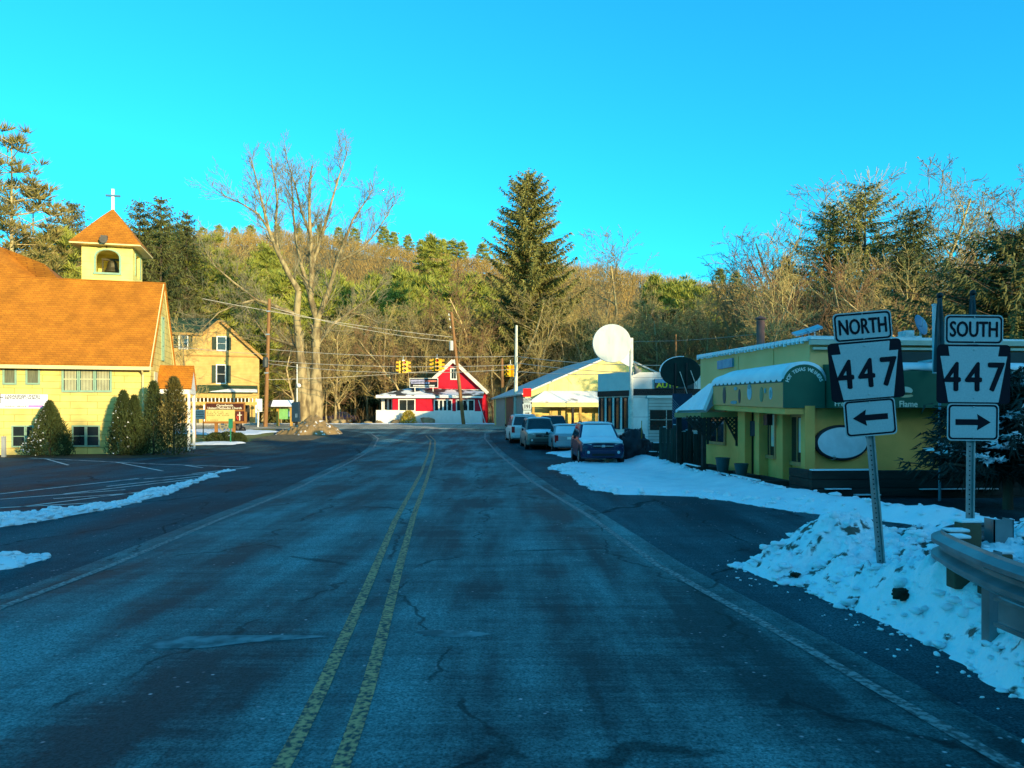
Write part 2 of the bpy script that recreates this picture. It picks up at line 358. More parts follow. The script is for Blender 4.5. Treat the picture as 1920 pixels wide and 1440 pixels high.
# ------------------------------------------------------------------ setting: ground, roads, markings
def axis(*parts):
    out = []
    for a, b, st in parts: out += list(np.arange(a, b, st))
    return np.array(out+[parts[-1][1]], float)
def grid_mesh(name, xs, ys, zf, m, smooth=True):
    X, Y = np.meshgrid(xs, ys); Z = zf(X, Y); V = np.stack([X, Y, Z], -1).reshape(-1, 3); nx, ny = len(xs), len(ys)
    i = np.arange(nx-1)[None, :]+np.arange(ny-1)[:, None]*nx
    Fc = np.stack([i, i+1, i+1+nx, i+nx], -1).reshape(-1, 4); return soup(name, V, Fc, m, smooth=smooth)
g = grid_mesh('ground', axis((-900, -300, 60), (-300, -60, 8), (-60, 60, 3), (60, 300, 8), (300, 900, 60)),
              axis((-300, -20, 20), (-20, 30, 5), (30, 125, 1), (125, 330, 6), (330, 900, 50)), zg, M_ground)
tag(g, 'brown winter ground rising to the wooded ridge', 'ground', kind='structure')
def sheet(name, pts, m, off, nx=8, dy=1., label=None, cat=None):
    """a strip given by left and right edges at each y"""
    ys = np.array([p[0] for p in pts], float); xl = np.array([p[1] for p in pts], float); xr = np.array([p[2] for p in pts], float)
    yy = np.unique(np.concatenate([np.arange(ys[0], ys[-1], dy), ys])); n = len(yy)
    L_ = np.interp(yy, ys, xl); R_ = np.interp(yy, ys, xr); t = np.linspace(0, 1, nx+1)
    X = L_[:, None]*(1-t)+R_[:, None]*t; Y = np.repeat(yy[:, None], nx+1, 1); V = np.stack([X, Y, zg(X, Y)+off], -1).reshape(-1, 3)
    i = np.arange(nx)[None, :]+np.arange(n-1)[:, None]*(nx+1)
    o = soup(name, V, np.stack([i, i+1, i+nx+2, i+nx+1], -1).reshape(-1, 4), m)
    return tag(o, label, cat, kind='structure') if label else o
LW = [(-10, -4.9), (5, -5.15), (10, -5.2), (14, -5.46), (20.8, -5.77), (33, -6.87), (45, -8.1), (54, -9.4), (60, -11), (64, -13.5), (66.5, -17)]
RW = [(-10, 4.9), (5, 2.66), (6.86, 2.4), (10, 1.9), (14.8, 1.5), (22.5, .62), (37.5, -.55), (46, -1.2), (54, -1.9), (60, -2.1), (64, -.6), (66.5, 3)]
YC = [(-10, -.45), (4.26, -.945), (5.3, -1.01), (7.03, -1.17), (9.37, -1.40), (14.8, -1.9), (23.4, -2.6), (40.2, -4.04), (52, -5.2), (59, -6.4)]
YL = [(-10, -.85), (4.26, -1.27), (5.3, -1.34), (8.8, -1.65), (14.06, -2.15), (25.6, -3.05), (40.2, -4.36), (52, -5.5), (59, -6.7)]
def at(tab, y): return float(np.interp(y, [p[0] for p in tab], [p[1] for p in tab]))
ys = [-10, 5, 10, 15, 21, 33, 45, 54, 60, 64, 68]
sheet('road', [(y, at(LW, y)-.35, at(RW, y)+.35) for y in ys], M_road, .008, 10, 1., 'worn two lane asphalt road running to the junction', 'road')
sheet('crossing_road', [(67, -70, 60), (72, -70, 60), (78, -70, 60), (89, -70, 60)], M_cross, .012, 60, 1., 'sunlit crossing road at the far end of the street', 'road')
sheet('church_parking_lot', [(-10, -40, at(LW, 0)-.3), (10, -40, -5.5), (21, -40, -6.05), (33, -40, -7.15), (36.2, -40, -7.5), (38, -21, -7.7), (45, -20.5, -8.4), (48, -18.9, -8.8), (51, -17.6, -9.3), (54, -17.8, -9.7), (60, -18.6, -11.3), (67.5, -20.9, -13)],
      M_lot, .005, 24, 1., 'dark asphalt parking lot in front of the church', 'parking lot')
sheet('restaurant_parking_lot', [(-10, 5, 30), (5, 3.0, 14), (10, 2.2, 14), (21, 1.1, 14), (37, -.2, 24), (46, -.85, 30), (54, -1.6, 34), (60, -1.8, 34), (67.5, .5, 34)], M_lot, .005, 24, 1., 'dark asphalt verge in front of the restaurant', 'parking lot')
def line(name, tab, w, m, off, y0, y1, label, cat='road marking'):
    yy = np.arange(y0, y1, .5); return sheet(name, [(y, at(tab, y)-w/2, at(tab, y)+w/2) for y in yy], m, off, 1, .5, label, cat)
line('centre_line', YC, .105, M_yline, .0125, -9, 58, 'worn yellow centre line nearer the right lane')
line('centre_line', YL, .105, M_yline, .0125, -9, 58, 'worn yellow centre line nearer the church side')
line('edge_line', LW, .11, M_wline, .0125, -9, 66, 'worn white edge line on the church side')
line('edge_line', RW, .11, M_wline, .0125, -9, 64, 'worn white edge line on the restaurant side')
# salt-bleached joints across the road
def strip(mb, p, q, w, off):
    p = Vector((p[0], p[1], 0)); q = Vector((q[0], q[1], 0)); n = max(2, int((q-p).length/1.0)); d = (q-p).normalized(); s_ = Vector((-d.y, d.x, 0))*w/2
    vs = []; fs = []
    for i in range(n+1):
        c = p+(q-p)*i/n
        for a in (c-s_, c+s_): vs.append((a.x, a.y, gz(a.x, a.y)+off))
    mb.add(vs, [(2*i, 2*i+2, 2*i+3, 2*i+1) for i in range(n)])
b = MB()
for (px0, py0, px1, py1, w) in ((45, 858, 290, 870, .11), (290, 870, 470, 876, .11), (85, 860, 128, 872, .10), (215, 866, 305, 883, .10), (345, 872, 380, 877, .10),
        (0, 926, 260, 897, .10), (0, 936, 235, 918, .10), (100, 935, 300, 921, .10), (0, 952, 270, 938, .10), (0, 966, 225, 951, .10), (40, 950, 330, 914, .10),
        (120, 926, 380, 896, .10), (200, 912, 400, 890, .10), (270, 898, 420, 885, .10), (360, 888, 465, 877, .1), (0, 974, 90, 968, .25)):
    q = []
    for px, py in ((px0, py0), (px1, py1)):
        Y = F_PX*(CAMZ-.01)/(py-HZ); q.append((PX(px, Y), Y))
    strip(b, q[0], q[1], w, .0105)
o = b.build('parking_stripes', M_wlot); tag(o, 'white stripes painted on the church parking lot', 'road marking', kind='structure')
sheet('lawn', [(44, -24, -20.4), (46, -25, -19.5), (48, -26, -18.7), (51, -30, -17.4), (58, -42, -18), (66.5, -46, -20.4)], M_grass, .0085, 14, 1., 'patchy winter lawn under the church sign board', 'lawn')
M_mulch = mat('dark_mulch', (.07, .055, .03), (.035, .035, .015), rough=.95, scale=3, detail=10, bump=.8, bscale=18)
sheet('planting_strip', [(35.6, -26.5, -17.5), (36.6, -27, -15.3), (38.2, -30, -14.6), (39.0, -31, -17)], M_mulch, .0125, 14, 1., 'dark mulched planting strip along the church wall', 'planting strip')
sheet('lawn', [(88.6, -60, 40), (92, -60, 40), (95, -60, 40)], M_grass, .0085, 60, 1., 'grass verge beyond the crossing road', 'lawn')
M_stain = mat('salt_stain', (.14, .23, .24), (.05, .09, .095), rough=.8, scale=5, detail=12, lo=.40, hi=.60)
for (pts_, lab) in (([(255, 1208), (330, 1192), (430, 1189), (560, 1188), (620, 1191), (560, 1196), (470, 1202), (380, 1213), (300, 1214)], 'pale salt stain across the joint in the left lane'), ([(775, 1183), (800, 1179), (835, 1179), (900, 1183), (925, 1187), (880, 1193), (810, 1191)], 'pale salt stain across the joint in the right lane')):
    b = MB(); vs = []
    for px, py in pts_: Y = F_PX*(CAMZ-.02)/(py-HZ); vs.append((PX(px, Y), Y, .0105))
    b.add(vs, [list(range(len(vs)))]); tag(b.build('pavement_stain', M_stain), lab, 'stain', kind='structure')
# ------------------------------------------------------------------ snow
def inside_dist(X, Y, poly):
    p = np.array(poly, float); q = np.roll(p, -1, 0); ins = np.zeros(X.shape, bool); dm = np.full(X.shape, 1e9)
    for (ax, ay), (bx, by) in zip(p, q):
        c = ((ay > Y) != (by > Y)) & (X < (bx-ax)*(Y-ay)/((by-ay) if by != ay else 1e-9)+ax); ins ^= c
        ex, ey = bx-ax, by-ay; t = np.clip(((X-ax)*ex+(Y-ay)*ey)/(ex*ex+ey*ey+1e-12), 0, 1)
        dm = np.minimum(dm, np.hypot(X-ax-t*ex, Y-ay-t*ey))
    return np.where(ins, dm, -dm)
def snow(name, label, poly, res, hmax, slope, rough, m=None, base=None, cat='snow', seed=0, ns=1.6, edge=.25, kind='stuff'):
    p = np.array(poly); xs = np.arange(p[:, 0].min()-.6, p[:, 0].max()+.6, res); ys = np.arange(p[:, 1].min()-.6, p[:, 1].max()+.6, res)
    X, Y = np.meshgrid(xs, ys); d = inside_dist(X, Y, poly)+(fbm(X*1.1, Y*1.1, seed, 5)-.48)*edge*4
    n = (fbm(X*ns, Y*ns, seed+9, 5)-.48)+.8*np.abs(fbm(X*ns*2.7+7, Y*ns*2.7, seed+19, 4)-.48); h = hmax*(1-np.exp(-np.clip(d, 0, None)*slope/hmax))
    lift = base(X, Y) if base else 0
    Z = zg(X, Y)+np.where(d > 0, h+n*rough*np.clip(d*3, 0, 1)+lift*np.clip(d*2.2, 0, 1)+.012, d*.5)
    Z = np.maximum(Z, zg(X, Y)-.12)
    nx = len(xs); ny = len(ys); i = (np.arange(nx-1)[None, :]+np.arange(ny-1)[:, None]*nx).ravel()
    k = (d.ravel() > -.3); Fc = np.stack([i, i+1, i+1+nx, i+nx], -1); Fc = Fc[k[Fc].any(1)]
    used = np.unique(Fc); mp = np.full(nx*ny, -1); mp[used] = np.arange(len(used))
    V = np.stack([X, Y, Z], -1).reshape(-1, 3)[used]
    PATCH[label] = (xs, ys, Z, d)
    o = soup(name, V, mp[Fc], m or M_snow, smooth=True); return tag(o, label, cat, kind=kind)
PATCH = {}
def mound(X, Y):
    h = .50*np.exp(-(((X-4.05)/.62)**2+((Y-9.75)/.75)**2))+.16*np.exp(-(((X-3.9)/.7)**2+((Y-8.0)/1.2)**2))
    h = h+.34*sstep(3.35, 3.8, X)*sstep(8.5, 7.0, Y)
    return h+.52*sstep(3.9, 5.4, X)*sstep(11.3, 8.6, Y)*sstep(4.4, 7.2, Y)
snow('snow_bank', 'rough snow bank at the curve of the guardrail', [(2.95, 9.9), (3.35, 8.8), (3.48, 8.3), (3.50, 7.2), (3.47, 6.2), (3.44, 5.0), (3.46, 3.6), (6.5, 2.6), (12, 4.5), (12, 10.4), (8, 11.2), (5.6, 11.6), (4.35, 11.4), (3.8, 10.4)],
     .04, .14, .6, .30, M_snowdirt, mound, seed=3, ns=3.0, edge=.16)
def ridge_line(X, Y):
    xr = np.interp(Y, [12, 15, 18, 22, 27, 33, 38], [9, 6.9, 6.3, 5.9, 5.6, 5.6, 6]); return .22*np.exp(-((X-xr)/.6)**2)
snow('snow_strip', 'smooth snow in front of the restaurant wall', [(1.5, 29.5), (1.75, 26), (2.0, 20.8), (2.6, 19.2), (3.6, 18.9), (4.4, 18.4), (5.0, 17.6), (5.3, 16.4), (6.1, 15.0), (7.4, 13.7), (9.2, 12.8), (12, 12.6), (12, 13.4), (9.4, 14.0), (7.6, 15.6), (6.75, 18.2), (6.4, 22), (6.0, 27), (6.6, 33), (7.5, 36), (5.6, 37.5), (4.2, 35), (3.8, 31.5), (2.6, 31.8)],
     .13, .07, .2, .13, None, ridge_line, seed=5, ns=1.5, edge=.22)
snow('snow_ridge', 'ploughed snow ridge along the church parking lot', [(-9.85, 27.4), (-10.0, 26.4), (-9.4, 24), (-8.9, 20.8), (-8.35, 17), (-8.5, 15.4), (-9.0, 13.5), (-12, 12.8), (-12, 13.3), (-9.3, 14.4), (-8.75, 16.6), (-9.2, 20.8), (-9.7, 24), (-10.2, 27)],
     .09, .16, .7, .16, None, seed=7, ns=2.2, edge=.13)
snow('snow_patch', 'small snow lump at the left of the road', [(-7.6, 10.6), (-6.4, 10.5), (-6.25, 9.9), (-6.6, 9.5), (-7.6, 9.4)], .07, .12, .6, .1, None, seed=8, ns=2, edge=.1)
snow('snow_patch', 'snow patch on the lawn behind the round hedge', [(-34, 62), (-26, 60), (-21, 57), (-19.5, 58.5), (-19, 63), (-24, 66), (-34, 66)], .3, .08, .2, .12, None, seed=9, edge=.3)
snow('snow_patch', 'snow patch in front of the round hedge', [(-20.5, 49.5), (-18.0, 50.5), (-17, 49.6), (-17.6, 48), (-19.8, 47.8)], .16, .1, .3, .12, None, seed=10, edge=.25)
snow('snow_verge', 'thin snow along the far side of the crossing road', [(-40, 89.3), (-10, 89), (20, 89), (40, 89), (40, 93.5), (14, 93.2), (0, 91.5), (-20, 91), (-40, 91)], .35, .1, .2, .14, None, seed=11, edge=.35)
snow('snow_patch', 'snow beside the parked cars', [(1.9, 40), (2.6, 36), (3.6, 35), (4.6, 37), (4.6, 41), (3.4, 42)], .16, .12, .4, .12, None, seed=12, edge=.2)
snow('snow_lump', 'single lump of snow on the asphalt by the restaurant', [(4.95, 11.9), (5.25, 11.9), (5.3, 12.15), (5.0, 12.2)], .04, .12, .9, .04, None, seed=13, edge=.03)

_b = bmesh.new(); bmesh.ops.create_icosphere(_b, subdivisions=2, radius=1); IV = np.array([v.co[:] for v in _b.verts]); IF = np.array([[v.index for v in f.verts] for f in _b.faces]); _b.free()
def lumps(name, label, key, n, r0, r1, d0, d1, m, cat='snow', flat=.6, seed=1):
    '''loose clods lying on a ploughed bank and along its edge'''
    r_ = np.random.default_rng(seed); xs, ys, Z, d = PATCH[key]; jj, ii = np.where((d > d0) & (d < d1)); k = r_.integers(0, len(jj), n); j, i = jj[k], ii[k]
    x = xs[i]+r_.uniform(-.03, .03, n); y = ys[j]+r_.uniform(-.03, .03, n); z = np.maximum(Z[j, i], zg(x, y)+.01); r = r0+(r1-r0)*r_.random(n)**3
    V = IV[None]*(1+.28*np.sin(IV[None]*3.1+r_.uniform(0, 6, (n, 1, 3))).sum(2, keepdims=True)/1.5)*r[:, None, None]*np.stack([r_.uniform(.8, 1.4, n), r_.uniform(.8, 1.4, n), np.full(n, flat)], 1)[:, None]
    V = (V*(1+.10*r_.normal(size=(n, len(IV), 1)))) + np.stack([x, y, z+r*.15], 1)[:, None]
    o = soup(name, V.reshape(-1, 3), (IF[None]+(np.arange(n)*len(IV))[:, None, None]).reshape(-1, 3), m, smooth=True); return tag(o, label, cat, kind='stuff')
lumps('snow_clods', 'loose snow clods on the bank by the guardrail', 'rough snow bank at the curve of the guardrail', 4200, .012, .06, -.06, 1.4, M_snow, seed=1)
lumps('snow_clods', 'loose snow crumbs scattered on the asphalt before the guardrail bank', 'rough snow bank at the curve of the guardrail', 260, .008, .022, -.45, -.03, M_snow, seed=2)
lumps('snow_clods', 'loose snow clods on the small lump left of the road', 'small snow lump at the left of the road', 260, .015, .07, -.04, .5, M_snow, seed=6)
lumps('snow_clods', 'loose snow clods along the restaurant snow strip', 'smooth snow in front of the restaurant wall', 900, .02, .09, -.05, .6, M_snow, seed=3)
lumps('snow_clods', 'loose snow clods on the ploughed ridge by the parking lot', 'ploughed snow ridge along the church parking lot', 1800, .015, .075, -.04, .8, M_snow, seed=4)
# dirt pile with snow crust at the foot of the big tree
M_dirt = mat('gravelly_dirt', (.20, .14, .065), (.10, .07, .04), rough=.95, scale=2.5, detail=10, bump=.8, bscale=8)
M_dirtsnow = mat('snow_crusted_dirt', (.24, .16, .07), (.72, .72, .70), rough=.9, scale=2.6, detail=12, bump=1., bscale=9, lo=.585, hi=.64)
cx, cy = PX(588, 60), 60
snow('dirt_pile', 'heap of dirt and gravel crusted with snow under the big bare tree', [(cx-2.6, cy-1), (cx-.8, cy-2.4), (cx+1.6, cy-2), (cx+2.2, cy), (cx+1.4, cy+2), (cx-2, cy+2)], .08, .25, .6, .5, M_dirtsnow,
     lambda X, Y: 1.05*np.exp(-(((X-cx)/1.25)**2+((Y-cy)/1.5)**2)), cat='dirt pile', seed=14, edge=.3, kind='thing', ns=3.2)
snow('gravel_spill', 'pale gravel spilled on the asphalt before the dirt pile', [(-18.5, 52), (-14.2, 51), (-13.5, 56), (-14.5, 59), (-18, 59)], .3, .02, .05, .02, M_dirt, cat='gravel', seed=15, edge=.4)
# ------------------------------------------------------------------ the church
M_siding = tile_mat('church_siding', (.74, .58, .18), (.71, .55, .17), (.42, .31, .08), 1.25, .335, .045, .7, bump=.25, offset=.37)
M_tower = tile_mat('tower_siding', (.84, .74, .22), (.82, .72, .21), (.62, .50, .13), 4, .42, .02, .7, bump=.1)
M_shingle = tile_mat('orange_shingles', (.52, .19, .014), (.43, .15, .012), (.30, .10, .010), .30, .115, .10, .85, bump=.35, offset=.43)
M_green = mat('dark_green_paint', (.03, .07, .045), (.02, .05, .035), rough=.7)
M_gutter = mat('cream_gutter', (.74, .64, .30), (.68, .58, .27), rough=.5)
CF = Fr(-18.8, 40.0, rad(15)); cz = 0.0
ch = thing('church', 'yellow clapboard church with steep orange shingle roof and square bell tower', 'church', CF.loc(), CF.rz)
ez = CF.xz(281, 676)[1]; D = 7.2; rzz = PZ(533, 43.5)
Wl = -13.0
MB().prism([(0, -.3), (D, -.3), (D, ez), (D/2, rzz-.12), (0, ez)], Wl, 0, 'yz').build('wall', M_siding, ch)
b = MB()
ov = .32; sl = (rzz-ez)/(D/2)
b.slab([(Wl, -ov, ez-ov*sl+.12), (.14, -ov, ez-ov*sl+.12), (.14, D/2, rzz+.1), (Wl, D/2, rzz+.1)], .1)
b.slab([(.14, D+ov, ez-ov*sl+.12), (Wl, D+ov, ez-ov*sl+.12), (Wl, D/2+.002, rzz+.098), (.14, D/2+.002, rzz+.098)], .1)
rf = b.build('roof', M_shingle, ch)
b = MB(); b.box(Wl, .1, -ov-.14, -ov+.02, ez-ov*sl-.12, ez-ov*sl+.06); b.tube([(-.35, -ov-.06, ez-ov*sl-.1), (-.35, -.08, ez-.75), (-.35, -.07, .1)], .05, 8); b.build('gutter', M_gutter, ch)
b = MB()
b.bar((.05, -ov, ez-ov*sl), (.05, D/2, rzz-.06), .05, .2); b.bar((.05, D+ov, ez-ov*sl), (.05, D/2, rzz-.06), .05, .2); b.build('rake_board', M_gutter, ch)
def px_win(fr, par, x0, x1, y0, y1, ly=0., **k):
    a, zt = fr.xz(x0, y0, ly); c, _ = fr.xz(x1, y0, ly); _, zb = fr.xz((x0+x1)/2, y1, ly); _, zt = fr.xz((x0+x1)/2, y0, ly)
    return window(par, a, c, zb, zt, ly, **k)
M_blind = tile_mat('vertical_blinds', (.42, .40, .22), (.36, .34, .18), (.03, .03, .025), .10, 3., .012, .6, bump=0, offset=0)
M_curtain = mat('grey_curtain', (.16, .17, .10), (.10, .11, .07), rough=.7, scale=9, stretch=(3, 3, .2))
for x0, x1 in ((9, 28), (52, 72)): px_win(CF, ch, x0, x1, 687, 718, nx=1, ny=1, fw=.09, fm=M_trimgreen, gm=M_curtain)
for x0, x1 in ((120, 144.5), (151, 175), (181, 206)):
    o = px_win(CF, ch, x0, x1, 690, 732, nx=1, ny=1, fw=.1, fm=M_trimgreen, gm=M_glass)
    a, zt = CF.xz(x0, 690); c, zb = CF.xz(x1, 732); zb = CF.xz(x1, 732)[1]
    q = MB(); q.box(a, c, -.05, -.013, (zt+zb)/2-.03, (zt+zb)/2+.03)
    n = 9
    for i in range(1, n): xx = a+(c-a)*i/n; q.box(xx-.022, xx+.022, -.03, -.014, zb, zt)
    q.build('blind_slats', mat('blind_slats', (.50, .50, .30), rough=.6), o)
for x0, x1 in ((25, 46), (50.5, 61)): px_win(CF, ch, x0, x1, 800, 836, nx=1, ny=2, fw=.07, fm=M_trimgreen, gm=M_glass)
for x0, x1 in ((138, 159), (164, 185)): px_win(CF, ch, x0, x1, 800, 835, nx=1, ny=2, fw=.07, fm=M_trimgreen, gm=M_glass)
# gable: tall narrow slit window and a door leaf
TG = Matrix.Rotation(rad(90), 4, 'Z')
o = window(ch, 3.2, 3.65, ez+.3, ez+2.6, 0., T=TG, nx=1, ny=3, fw=.08, fm=M_trimgreen, gm=M_glass)
MB(TG).box(.9, 1.7, -.05, .02, 2.9, 4.3).build('gable_shutter', mat('pale_shutter', (.6, .58, .42), rough=.6), ch)
# bell tower
ly0 = 3.72
tx0, _ = CF.xz(153, 457, ly0); tx1, tz = CF.xz(249, 457, ly0); tzb = rzz-1.5; tw = tx1-tx0
b = MB(); oz = lambda py: CF.xz(200, py, ly0)[1]
ax0 = CF.xz(180, 500, ly0)[0]; ax1 = CF.xz(224, 500, ly0)[0]; za0 = oz(511); za1 = oz(485); za2 = oz(469)
arch = [(ax0, za0), (ax0, za1)]+[(ax0+(ax1-ax0)*(.5-.5*math.cos(t)), za1+(za2-za1)*(math.sin(t)**.8)) for t in np.linspace(.25, math.pi-.25, 9)]+[(ax1, za1), (ax1, za0)]
# front face of the tower with an arched opening, built as a ring
def arch_wall(mb, x0, x1, z0, z1, arc, y0, y1):
    n = len(arc); top = arc[1:-1]
    mb.prism([(x0, z0), (arc[0][0], z0), (arc[0][0], z1), (x0, z1)], y0, y1); mb.prism([(arc[-1][0], z0), (x1, z0), (x1, z1), (arc[-1][0], z1)], y0, y1)
    mb.prism([(arc[0][0], z0), (arc[-1][0], z0), arc[-1], arc[0]], y0, y1)
    for p, q in zip(top[:-1], top[1:]): mb.prism([p, q, (q[0], z1), (p[0], z1)], y0, y1)
arch_wall(b, tx0, tx1, tzb, tz, arch, ly0, ly0+.16)
b.box(tx0, tx0+.16, ly0+.16, ly0+tw, tzb, tz)
b.box(tx1-.16, tx1, ly0+.16, ly0+.7, tzb, tz); b.box(tx1-.16, tx1, ly0+tw-.7, ly0+tw, tzb, tz); b.box(tx1-.16, tx1, ly0+.7, ly0+tw-.7, tzb, za0)
b.box(tx1-.16, tx1, ly0+.7, ly0+tw-.7, za2, tz)
b.box(tx0+.16, tx1-.16, ly0+tw-.16, ly0+tw, tzb, tz); b.box(tx0+.16, tx1-.16, ly0+.16, ly0+tw-.16, za0-.15, za0-.02)
tower = b.build('bell_tower', M_tower, ch)
b = MB()
outer = [(tx0+tw/2+(x-(tx0+tw/2))*1.16, za0-.04+(z-za0)*1.09) for x, z in arch]
for i in range(len(arch)-1): b.prism([arch[i], arch[i+1], outer[i+1], outer[i]], ly0-.05, ly0-.003)
b.build('arch_trim', M_trimgreen, tower)
b = MB(); b.box(ax0-.12, ax1+.12, ly0-.1, ly0-.002, za0-.12, za0-.005); b.build('sill', M_trimgreen, tower)
b = MB(); b.box(tx1-.02, tx1+.04, ly0+.58, ly0+.7, za0, za2); b.build('side_trim', M_trimgreen, tower)
b = MB(); b.box(tx1-.02, tx1+.04, ly0+tw-.7, ly0+tw-.58, za0, za2)
b.build('side_trim', M_trimgreen, tower)
bc = (tx0+tw/2, ly0+tw*.45); bz = za0+.1
b = MB(); b.lathe([(.42, 0), (.40, .06), (.30, .25), (.26, .5), (.2, .62), (.05, .68)], (bc[0], bc[1], bz+.12), 20); b.box(bc[0]-.55, bc[0]+.55, bc[1]-.06, bc[1]+.06, bz+.78, bz+.9)
b.bar((bc[0]-.5, bc[1], bz-.1), (bc[0]-.5, bc[1], bz+.8), .07); b.bar((bc[0]+.5, bc[1], bz-.1), (bc[0]+.5, bc[1], bz+.8), .07); b.build('bell', mat('bronze', (.10, .09, .05), rough=.5, metal=.5), tower)
# flared pyramid roof
rc = (tx0+tw/2, ly0+tw/2); apz = oz(381); prof = [(tw/2+.52, oz(459)), (tw/2+.30, oz(450)), (tw/2-.12, oz(430)), (tw/2-.75, oz(402)), (.03, apz)]
vs = []
for hw, z in prof: vs += [(rc[0]-hw, rc[1]-hw, z), (rc[0]+hw, rc[1]-hw, z), (rc[0]+hw, rc[1]+hw, z), (rc[0]-hw, rc[1]+hw, z)]
b = MB(); b.add(vs, [(i*4+j, i*4+(j+1) % 4, i*4+4+(j+1) % 4, i*4+4+j) for i in range(4) for j in range(4)]+[(3, 2, 1, 0), (16, 17, 18, 19)])
trf = b.build('tower_roof', M_shingle, ch)
b = MB(); e = tw/2+.5; b.box(rc[0]-e, rc[0]+e, rc[1]-e, rc[1]+e, oz(461)-.02, oz(459)-.004); b.build('eave_board', M_gutter, trf)
ctop = oz(342); cw = .12
b = MB(); b.box(rc[0]-cw/2-.015, rc[0]+cw/2+.015, rc[1]-.05, rc[1]+.05, apz-.1, ctop); b.build('cross', M_white, ch)
b = MB(); zc = oz(355); b.box(rc[0]-.38, rc[0]+.38, rc[1]-.06, rc[1]+.06, zc-.05, zc+.05); b.build('cross_arm', mat('cross_bar', (.10, .22, .30), rough=.4, metal=.5), ch)
b = MB(); q = (CF.xz(196, 452, ly0-.5)); b.lathe([(.05, 0), (.1, .05), (.2, .3), (.21, .32)], (q[0], ly0-.45, q[1]-.02), 12, R=Matrix.Rotation(rad(80), 3, 'X')); b.box(q[0]-.18, q[0]+.14, ly0-.62, ly0-.35, q[1]+.12, q[1]+.3); b.bar((q[0], ly0-.3, q[1]+.1), (q[0], ly0+.02, q[1]-.3), .04); b.build('loudspeaker', mat('speaker_metal', (.1, .09, .07), rough=.6), ch)
# taller sanctuary roof behind, running off the left
sp = [CF.xz(116, 531, 5.4), CF.xz(104, 518, 5.8), CF.xz(83, 495, 6.4), CF.xz(0, 462, 8.6), CF.xz(-140, 405, 9.0)]
b = MB(); lys = [5.4, 5.8, 6.4, 8.6, 9.0]
front = [(sp[i][0], lys[i], sp[i][1]) for i in range(5)]
base = [(front[0][0], 5.4, rzz-.8), (Wl, 5.4, rzz-.8)]
back = [(front[i][0]+.2+.0*i, lys[i]+6, front[i][2]-.4) for i in range(5)]
n0 = [base[1], base[0]]+front
b.add(n0+back, [(0, 1, 2, 3, 4, 5, 6)]+[(2+i, 7+i, 8+i, 3+i) for i in range(4)])
b.build('sanctuary_roof', M_shingle, ch)
# side porch on the gable
pF = lambda px, py, ly: CF.xz(px, py, ly)
zt = pF(330, 685, 2.6)[1]; zb_ = pF(330, 728, 1.55)[1]; px1 = pF(359, 728, 1.55)[0]; yr = 2.6; ye = 1.5
b = MB(); b.slab([(.02, ye, zb_), (px1, ye, zb_), (px1, yr, zt), (.02, yr, zt)], .08); b.slab([(px1, 2*yr-ye, zb_), (.02, 2*yr-ye, zb_), (.02, yr+.002, zt-.001), (px1, yr+.002, zt-.001)], .08)
pr = b.build('porch_roof', M_shingle, ch)
b = MB(); b.prism([(ye+.1, zb_-.05), (2*yr-ye-.1, zb_-.05), (yr, zt-.12)], px1-.12, px1-.05, 'yz'); b.box(.02, px1-.05, ye+.06, ye+.16, zb_-.3, zb_-.06); b.box(px1-.18, px1-.05, ye+.06, 2*yr-ye-.06, zb_-.3, zb_-.06); b.build('porch_gable', M_white, ch)
for yy in (ye+.12, 2*yr-ye-.12): MB().box(px1-.2, px1-.07, yy-.07, yy+.07, .02, zb_-.3).build('porch_post', M_white, ch)
b = MB(); b.box(px1-.16, px1-.11, ye+.2, 2*yr-ye-.2, .95, 1.03); b.box(px1-.16, px1-.11, ye+.2, 2*yr-ye-.2, .15, .22)
b.build('porch_rail', M_white, ch)
# banner on the wall
x0, zt = CF.xz(-30, 739); x1, _ = CF.xz(90, 738); zb_ = CF.xz(88, 766)[1]
bn = thing('church_banner', 'white vinyl banner with the church name hung on the yellow wall', 'banner', CF.loc(), CF.rz)
MB().box(x0, x1, -.05, -.03, zb_, zt).build('cloth', mat('vinyl', (.80, .82, .86), (.72, .76, .82), rough=.45), bn)
M_ink = mat('dark_ink', (.05, .05, .06), rough=.6); M_violet = mat('violet_ink', (.45, .45, .75), rough=.6); M_pink = mat('pink_ink', (.7, .25, .6), rough=.6)
b = MB(); cxb = CF.xz(43, 745)[0]; zz = lambda py: CF.xz(43, py)[1]
put_text(b, 'CANADENSIS UNITED', cxb, zz(742.7), -.05, .15, 1, .006, fit=1.55); put_text(b, 'METHODIST CHURCH', cxb, zz(747.2), -.05, .15, 1, .006, fit=1.55)
put_text(b, 'SUNDAY SERVICE', cxb-.3, zz(762), -.05, .11, 1.1, .003); put_text(b, 'Welcome', cxb, zz(754.5), -.05, .30, 1.3, 0, 1)
b.box(cxb+.25, cxb+.9, -.056, -.051, zz(764), zz(759.5), 2); q = CF.xz(1, 747); b.box(q[0]-.02, q[0]+.02, -.056, -.051, q[1]-.25, q[1]+.25); b.box(q[0]-.14, q[0]+.14, -.0575, -.051, q[1]+.03, q[1]+.07)
b.build('lettering', [M_ink, M_violet, M_pink], bn)
